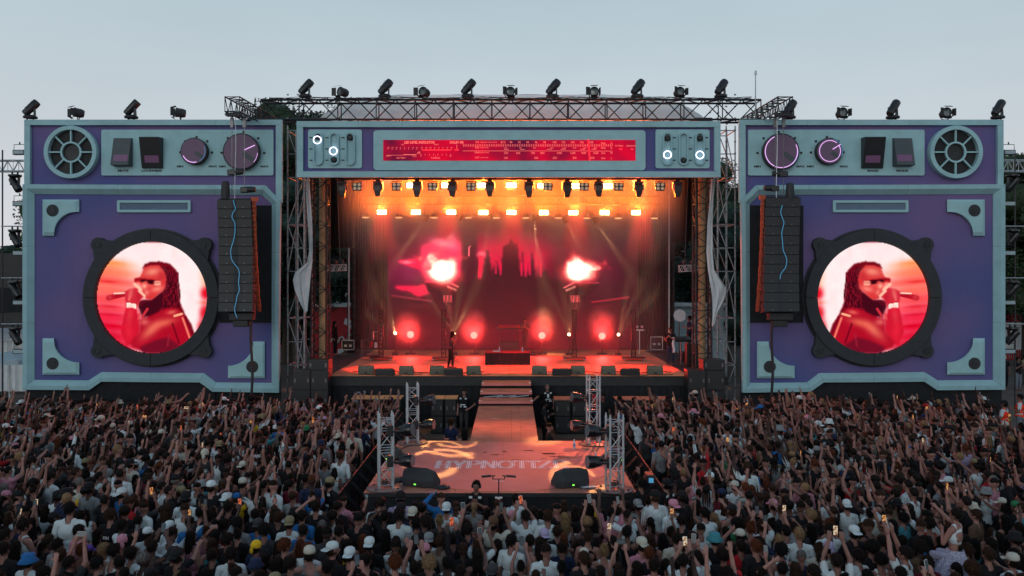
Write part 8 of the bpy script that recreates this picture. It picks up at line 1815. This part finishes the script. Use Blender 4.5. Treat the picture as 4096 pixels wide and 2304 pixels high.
# woman on shoulders, bare-shouldered figure above the crowd
gx, gy = GIRL; sk_ = (.36, .34, .46)
o = person((gx, gy, 0), face(gx, gy, 4), 'down', 'tee', 'navy', 'short', 'dark', 2, None, None, 1.02, 1.0, 'person carrying the woman in the floral skirt on their shoulders', 'people in the nearest rows of the crowd')
o = person((gx, gy-.02, .66), R(35), 'sit', 'crop', 'white', 'short', 'dark', 1, None, None, .97, .92, 'woman in white crop top and floral skirt riding on shoulders', 'people in the nearest rows of the crowd', (.36, .34, .46))
b = MB(); b.lathe([(.150, 1.02), (.185, .93), (.27, .80), (.36, .66), (.40, .56)], (0, 0, 0), 40); b.v = [(x*(1+.07*math.sin(math.atan2(y, x)*13)), y*(1+.07*math.sin(math.atan2(y, x)*13))+.08*(1.02-z), z) for x, y, z in b.v]
M['floral'] = mat('floral_cloth', (.10, .09, .20), .9, var=0, vscale=46, col2=(.62, .60, .72)); link('floral_skirt', b.mesh('floral_skirt', M['floral'], True), (1, 1, 1), o)
# crew and guards beyond the right tower
for px, d, rz, tc_, hr, hat, lab in ((4018, 46.8, 170, 'black', 'short', 'cap', 'man in dark T-shirt and pale cap standing beyond the MODE tower'), (4073, 46.0, 190, 'black', 'short', None, 'man in black standing with folded hands beyond the MODE tower'), (4100, 47.5, 200, 'khaki', 'short', None, 'person in khaki at the frame edge beyond the MODE tower')):
    person((P(px, 0, d)[0], d, 0), R(rz), 'chest' if px > 4030 else 'down', 'tee', tc_, hr, 'dark', 2, hat, 'cream' if hat else None, 1.02, 1.0, lab, 'people beyond the tower')
HV = [((0, -.155, 1.10), (.26, .05)), ((0, -.15, 1.24), (.24, .04)), ((0, .155, 1.10), (.26, .05))]
for px, py, rz, hat, lab in ((4016, 1612, 40, 'cap', 'steward in orange-red safety vest and dark cap below the MODE tower corner'), (4078, 1586, 60, None, 'short-haired steward in orange-red safety vest at the frame edge')):
    o = person(at(px, py), R(rz), 'bent', 'tee', 'white', 'short', 'dark', 2, hat, 'black' if hat else None, 1.03, 1.04, lab, 'stewards in safety vests'); k = link('safety_vest', POSES['bent']['tank'], (.90, .05, .02), o); k.scale = (1.10, 1.16, 1.01); marks(o, [((c[0], c[1]*1.12, c[2]), s_) for c, s_ in HV], (.75, .62, .05))
# ================================================================== trees and the place beyond
def leafmat(name, c):
    m = mat(name, c, 0.75, var=0.45, vscale=0.9, spec=0.2); return m
M['leaf'] = [leafmat('leaf_dark', (0.030, 0.052, 0.030)), leafmat('leaf_mid', (0.042, 0.070, 0.034)), leafmat('leaf_blue', (0.030, 0.058, 0.046))]
M['bark'] = mat('bark', (0.06, 0.048, 0.038), 0.95, var=0.4, vscale=6, bump=0.5)
_bm = bmesh.new(); bmesh.ops.create_icosphere(_bm, subdivisions=2, radius=1.0); LICO = ([tuple(x.co) for x in _bm.verts], [tuple(q_.index for q_ in x.verts) for x in _bm.faces]); _bm.free()
def tree_proto(seed, H, W_, leaves, mleaf, lsize=0.125):
    r = np.random.default_rng(seed); t = thing('tree', 'x', 'tree', (0, 0, 0)); b = MB(); th = H*0.42
    b.tube((0, 0, 0), (0.15, 0.1, th), 0.035*H*0.7, 10, 0.035*H*0.45); cl = []
    for k in range(11):
        a = k*2.4+r.uniform(-0.4, 0.4); z0 = th*(0.55+0.45*k/11); L = W_*r.uniform(0.45, 0.9); p0 = Vector((0.1, 0.05, z0)); p1 = p0+Vector((math.cos(a)*L*0.6, math.sin(a)*L*0.6, H*r.uniform(0.12, 0.25))); p2 = p1+Vector((math.cos(a)*L*0.35, math.sin(a)*L*0.35, H*r.uniform(0.05, 0.22)))
        b.tube(p0, p1, 0.014*H*0.6, 6, 0.009*H*0.6); b.tube(p1, p2, 0.009*H*0.6, 5, 0.003*H); cl += [p1, p2]
    b.tube((0.15, 0.1, th), (0.2, 0.0, H*0.85), 0.035*H*0.45, 8, 0.02)
    b.build('trunk', M['bark'], t, local=True)
    for k in range(60):
        z = r.uniform(0.30, 0.97); rad = W_*math.sqrt(max(0.05, 1-((z-0.58)/0.42)**2)); a = r.uniform(0, 6.283); q_ = rad*math.sqrt(r.uniform(0.2, 1)); cl.append(Vector((q_*math.cos(a), q_*math.sin(a), z*H)))
    cl = np.array([tuple(c) for c in cl]); idx = r.integers(0, len(cl), leaves); sig = W_*0.17*r.uniform(0.7, 1.4, len(cl))
    c = cl[idx]+np.clip(r.normal(size=(leaves, 3)), -1.15, 1.15)*sig[idx][:, None]*np.array([1, 1, 0.75]); c[:, 2] = np.clip(c[:, 2], H*0.2, H)
    u = r.normal(size=(leaves, 3)); u /= np.linalg.norm(u, axis=1)[:, None]; w = np.cross(u, r.normal(size=(leaves, 3))); w /= np.linalg.norm(w, axis=1)[:, None]; s = lsize*r.uniform(0.5, 1.2, leaves)[:, None]
    v = np.stack([c-u*s, c+w*s*0.45, c+u*s, c-w*s*0.45], 1).reshape(-1, 3)
    core = MB()      # solid blobs added to block light between the inner leaves
    for k in range(len(cl)):
        if k % 2 == 0 or cl[k][2] > H*.6: bv, bf = LICO; core.add([tuple(cl[k]+np.array(q_)*sig[k]*np.array([1, 1, .75])*(1.15+.45*mnoise.noise(Vector(q_)*2.2+Vector((k, 0, 0))))) for q_ in bv], bf)
    nv = len(core.v); me = bpy.data.meshes.new('crown'); allv = np.concatenate([np.array(core.v), v]); me.vertices.add(len(allv)); me.vertices.foreach_set('co', allv.ravel()); nc = len(core.f); me.loops.add(nc*3+leaves*4); me.loops.foreach_set('vertex_index', np.concatenate([np.array(core.f).ravel(), np.arange(leaves*4)+nv])); me.polygons.add(nc+leaves); me.polygons.foreach_set('loop_start', np.concatenate([np.arange(nc)*3, nc*3+np.arange(leaves)*4])); me.update(calc_edges=True); me.materials.append(mleaf)
    o = bpy.data.objects.new('crown', me); COL.objects.link(o); setparent(o, t); return t
tp = [tree_proto(21, 17.5, 6.0, 60000, M['leaf'][0]), tree_proto(22, 14.5, 5.2, 52000, M['leaf'][1]), tree_proto(23, 11.0, 4.6, 40000, M['leaf'][2])]
tu = [[False], [False], [False]]
for k, (kind, px, d, sc, rz, lab) in enumerate((
    (0, 1150, 60, 1.04, 0.3, 'tall dark leafy tree rising behind the roof truss, LOUDNESS side'), (0, 1310, 64, 1.10, 1.4, 'leafy tree crown behind the truss next to the tarpaulin roof'),
    (1, 880, 60, 1.08, 2.2, 'rounded green tree top showing over the dials of the MUTE tower'), (1, 405, 70, 1.16, 0.9, 'thin leafy branches showing over the switches of the MUTE tower'),
    (2, 1190, 55, 1.08, 3.0, 'low dark tree filling the gap behind the LOUDNESS tower scaffold'), (0, 2905, 60, 0.82, 4.0, 'dark tree filling the gap behind the BAND tower scaffold'),
    (2, 2880, 55, 0.95, 5.0, 'low bushy tree at the foot of the gap beside the BAND tower'), (0, 4110, 58, 0.86, 1.1, 'large dark tree outside the MODE tower, nearest its lamp ladder'),
    (1, 4240, 54, 1.0, 2.7, 'dense green tree at the frame edge beyond the MODE tower'), (2, 4060, 66, 1.0, 3.6, 'dark bushy tree behind the others beyond the MODE tower'))):
    put(tp[kind], tu[kind], (P(px, 0, d)[0], d, 0), rz, lab, sc)
for k, (px, d, sc) in enumerate(((-40, 118, 0.9), (30, 124, 0.84), (95, 120, 0.92), (-110, 121, 0.95), (160, 119, 0.88))):
    put(tp[k % 3], tu[k % 3], (P(px, 0, d)[0], d, 0), k*1.3, f'far dark tree in the distant belt beyond the MUTE tower, {ORD[k]} along', sc*(0.62, 0.75, 1.0)[k % 3])
# hedge bank beyond, one mass of leaves
r = np.random.default_rng(5); nl = 9000; c = np.stack([r.uniform(-62, -32, nl), r.uniform(92, 97, nl), np.abs(r.normal(0, 2.6, nl))], 1); u = r.normal(size=(nl, 3)); u /= np.linalg.norm(u, axis=1)[:, None]; w = np.cross(u, r.normal(size=(nl, 3))); w /= np.linalg.norm(w, axis=1)[:, None]
v = np.stack([c-u*0.5, c+w*0.3, c+u*0.5, c-w*0.3], 1).reshape(-1, 3); b = MB(); b.add(v.tolist(), [(4*i, 4*i+1, 4*i+2, 4*i+3) for i in range(nl)]); tag(b.build('hedge_bank', M['leaf'][1]), 'low dark leafy bank in the distance beyond the MUTE tower', 'hedge', kind='stuff')
r = np.random.default_rng(6); nl = 16000; c = np.stack([r.uniform(-30, 62, nl), r.uniform(74, 80, nl), np.abs(r.normal(0, 4.0, nl))], 1); u = r.normal(size=(nl, 3)); u /= np.linalg.norm(u, axis=1)[:, None]; w = np.cross(u, r.normal(size=(nl, 3))); w /= np.linalg.norm(w, axis=1)[:, None]
v = np.stack([c-u*0.5, c+w*0.3, c+u*0.5, c-w*0.3], 1).reshape(-1, 3); b = MB(); b.add(v.tolist(), [(4*i, 4*i+1, 4*i+2, 4*i+3) for i in range(nl)]); tag(b.build('undergrowth', M['leaf'][0]), 'dark undergrowth behind the stage', 'undergrowth', kind='stuff')
# white marquee, striped canopy, dark cabin at the left edge
d = 44.0; x0, x1 = P(-260, 0, d)[0], P(99, 0, d)[0]; t = thing('marquee', 'white marquee tent at the edge beside the MUTE tower', 'tent', ((x0+x1)/2, d+2, 0)); b = MB(); zr, ze = P(0, 1255, d)[2], P(0, 1365, d)[2]; xm = P(20, 0, d)[0]
b.add([(x0, d, ze), (xm, d+2, zr), (x1+0.6, d, ze), (x0, d+4, ze), (x1+0.6, d+4, ze)], [(0, 2, 1), (2, 4, 1), (4, 3, 1), (3, 0, 1)]); b.build('roof', M['white'], t)
b = MB(); pts = [(x0+(x1+0.5-x0)*i/50, d+0.1+0.05*math.sin(i*1.7)) for i in range(51)]; b.band([[(x, y, ze) for x, y in pts], [(x, y, 0.2) for x, y in pts]], closed=False); b.build('wall', M['white'], t, smooth=True)
d = 40.0; t = thing('parasol', 'pale blue parasol canopy beside the MUTE tower foot', 'parasol', (P(45, 0, d)[0], d, 0)); b = MB(); zt = P(0, 1415, d)[2]; b.lathe([(1.35, -0.42), (1.34, -0.20), (0.5, 0.02), (0.0, 0.12)], (P(38, 0, d)[0], d, zt), 8); b.build('canopy', M['canvas'], t); b = MB(); b.tube((P(38, 0, d)[0], d, 0), (P(38, 0, d)[0], d, zt), 0.03, 8); b.build('pole', M['white'], t)
d = 41.0; t = thing('dark_cabin', 'dark site cabin with sloping cloth at the frame edge below the lamp ladder', 'cabin', (P(-40, 0, d)[0], d, 0)); b = MB(); b.bx(P(-300, 0, d)[0], P(26, 0, d)[0], d+1.4, d+3, 3.6, P(0, 1010, d)[2]); b.build('upper_wall', M['black'], t); b = MB(); b.add([(P(-300, 0, d)[0], d+1.38, 4.2), (P(30, 0, d)[0], d+1.38, 4.4), (P(96, 0, d)[0], d+1.38, 4.2), (P(70, 0, d)[0], d+1.38, 5.2), (P(20, 0, d)[0], d+1.38, 5.6), (P(-300, 0, d)[0], d+1.38, 5.6)], [(0, 1, 2, 3, 4, 5)]); b.build('sloping_cloth', M['blackfab'], t)
# red drinks stall and white cabin seen through the stage sides
d = 52.0; x0, x1 = P(1250, 0, d)[0], P(1408, 0, d)[0]; t = thing('red_stall', 'red stall with a white round emblem behind the stage leg', 'stall', ((x0+x1)/2, d, 0)); b = MB(); z1 = P(0, 1228, d)[2]; b.bx(x0, x1, d, d+2.5, 0.0, z1); b.build('wall', M['redfab'], t); b = MB(); b.bx(x0-0.1, x1+0.1, d-0.15, d+2.6, z1, z1+0.18); b.build('roof_edge', M['white'], t)
cx, cz = P(1362, 0, d)[0], P(0, 1345, d)[2]; b = MB(); b.annulus(cx, cz, 1.15, 0.78, d-0.03, d-0.005, 40, R(-100), R(75)); b.build('emblem_ring', M['white'], t); b = MB(); b.path([(cx-0.6+0.12*k, d-0.05, cz-0.35+0.18*math.sin(k*1.4)+0.03*k) for k in range(12)], 0.05, 6); b.build('emblem_script', M['white'], t)
x0, x1 = P(2690, 0, d)[0], P(2900, 0, d)[0]; t = thing('white_cabin', 'pale cabin behind the technician desk', 'cabin', ((x0+x1)/2, d, 0)); b = MB(); z1 = P(0, 1225, d)[2]; b.bx(x0, x1, d, d+2.5, 0.0, z1); b.build('wall', M['canvas'], t); b = MB(); b.bx(x0-0.1, x1+0.1, d-0.2, d+2.6, z1, z1+0.2); b.build('roof_edge', M['white'], t)
# pale building panel and red fence beyond the right tower
d = 60.0; t = thing('white_hoarding', 'white hoarding with red railings beyond the MODE tower', 'hoarding', (P(4060, 0, d)[0], d, 0)); b = MB(); b.bx(P(3990, 0, d)[0], P(4300, 0, d)[0], d, d+0.2, 0.3, P(0, 1290, d)[2]); b.build('panel', M['white'], t); b = MB()
for k in range(22): x = P(4002+k*9, 0, d)[0]; b.tube((x, d-0.1, P(0, 1440, d)[2]), (x, d-0.1, P(0, 1398, d)[2]), 0.05, 5)
b.build('railing', M['redfab'], t)
text('CLOSED', 0.7, M['redfab'], t, P(4020, 0, d)[0], d-0.02, P(0, 1274, d)[2], 0.9, 0.004)
# drifting stage smoke that shows the light: thin over the deck, thicker where it gathers under the roof
b = MB(); b.bx(-7.55, 7.55, 36.6, 46.5, STZ+0.02, 12.2); sm = b.build('haze', None); sm.data.materials.clear()
m = bpy.data.materials.new('stage_smoke'); n, l = nodes(m); n.remove(n['Principled BSDF']); v_ = n.new('ShaderNodeVolumePrincipled'); v_.inputs['Color'].default_value = (0.95, 0.93, 0.92, 1); v_.inputs['Anisotropy'].default_value = 0.2
g_ = n.new('ShaderNodeNewGeometry'); sp = n.new('ShaderNodeSeparateXYZ'); l.new(g_.outputs['Position'], sp.inputs[0]); mr = n.new('ShaderNodeMapRange'); mr.interpolation_type = 'SMOOTHSTEP'
mr.inputs['From Min'].default_value = 6.4; mr.inputs['From Max'].default_value = 10.8; mr.inputs['To Min'].default_value = 0.0; mr.inputs['To Max'].default_value = 0.115; l.new(sp.outputs['Z'], mr.inputs['Value'])
my = n.new('ShaderNodeMapRange'); my.interpolation_type = 'SMOOTHSTEP'; my.inputs['From Min'].default_value = 39.0; my.inputs['From Max'].default_value = 42.0; my.inputs['To Min'].default_value = 0.001; my.inputs['To Max'].default_value = 0.026; l.new(sp.outputs['Y'], my.inputs['Value']); ad = n.new('ShaderNodeMath'); l.new(mr.outputs[0], ad.inputs[0]); l.new(my.outputs[0], ad.inputs[1]); l.new(ad.outputs[0], v_.inputs['Density'])
l.new(v_.outputs[0], n['Material Output'].inputs['Volume']); sm.data.materials.append(m); tag(sm, 'thin smoke hanging over the deck, thicker under the stage roof', 'smoke', kind='stuff')
m = bpy.data.materials.new('smoke_puff'); n, l = nodes(m); n.remove(n['Principled BSDF']); v_ = n.new('ShaderNodeVolumePrincipled'); v_.inputs['Color'].default_value = (0.95, 0.93, 0.92, 1); l.new(v_.outputs[0], n['Material Output'].inputs['Volume'])
tcn = n.new('ShaderNodeTexCoord'); v1 = n.new('ShaderNodeVectorMath'); v1.operation = 'SUBTRACT'; v1.inputs[1].default_value = (.5, .5, .5); l.new(tcn.outputs['Generated'], v1.inputs[0]); v2 = n.new('ShaderNodeVectorMath'); v2.operation = 'LENGTH'; l.new(v1.outputs[0], v2.inputs[0]); nz = n.new('ShaderNodeTexNoise'); nz.inputs['Scale'].default_value = 2.2; nz.inputs['Detail'].default_value = 3; l.new(tcn.outputs['Object'], nz.inputs['Vector'])
mr = n.new('ShaderNodeMapRange'); mr.interpolation_type = 'SMOOTHSTEP'; mr.inputs['From Min'].default_value = 0.48; mr.inputs['From Max'].default_value = 0.0; mr.inputs['To Min'].default_value = 0; mr.inputs['To Max'].default_value = 1.8; l.new(v2.outputs['Value'], mr.inputs['Value'])
mm = n.new('ShaderNodeMath'); mm.operation = 'MULTIPLY'; l.new(mr.outputs[0], mm.inputs[0]); l.new(nz.outputs['Fac'], mm.inputs[1]); l.new(mm.outputs[0], v_.inputs['Density'])
for k, (px, py) in enumerate(((1628, 1312), (1891, 1305), (2165, 1298), (2406, 1294))):
    p = P(px, py, 43.7); b = MB(); b.ell((p[0], 43.7, p[2]), (0.95, 0.55, 1.15), 18, 12); o = b.build('smoke_puff', m, smooth=True); tag(o, f'puff of smoke glowing red at the {ORD[k]} red floor lamp', 'smoke', kind='stuff')
bpy.data.scenes.remove(TMP)
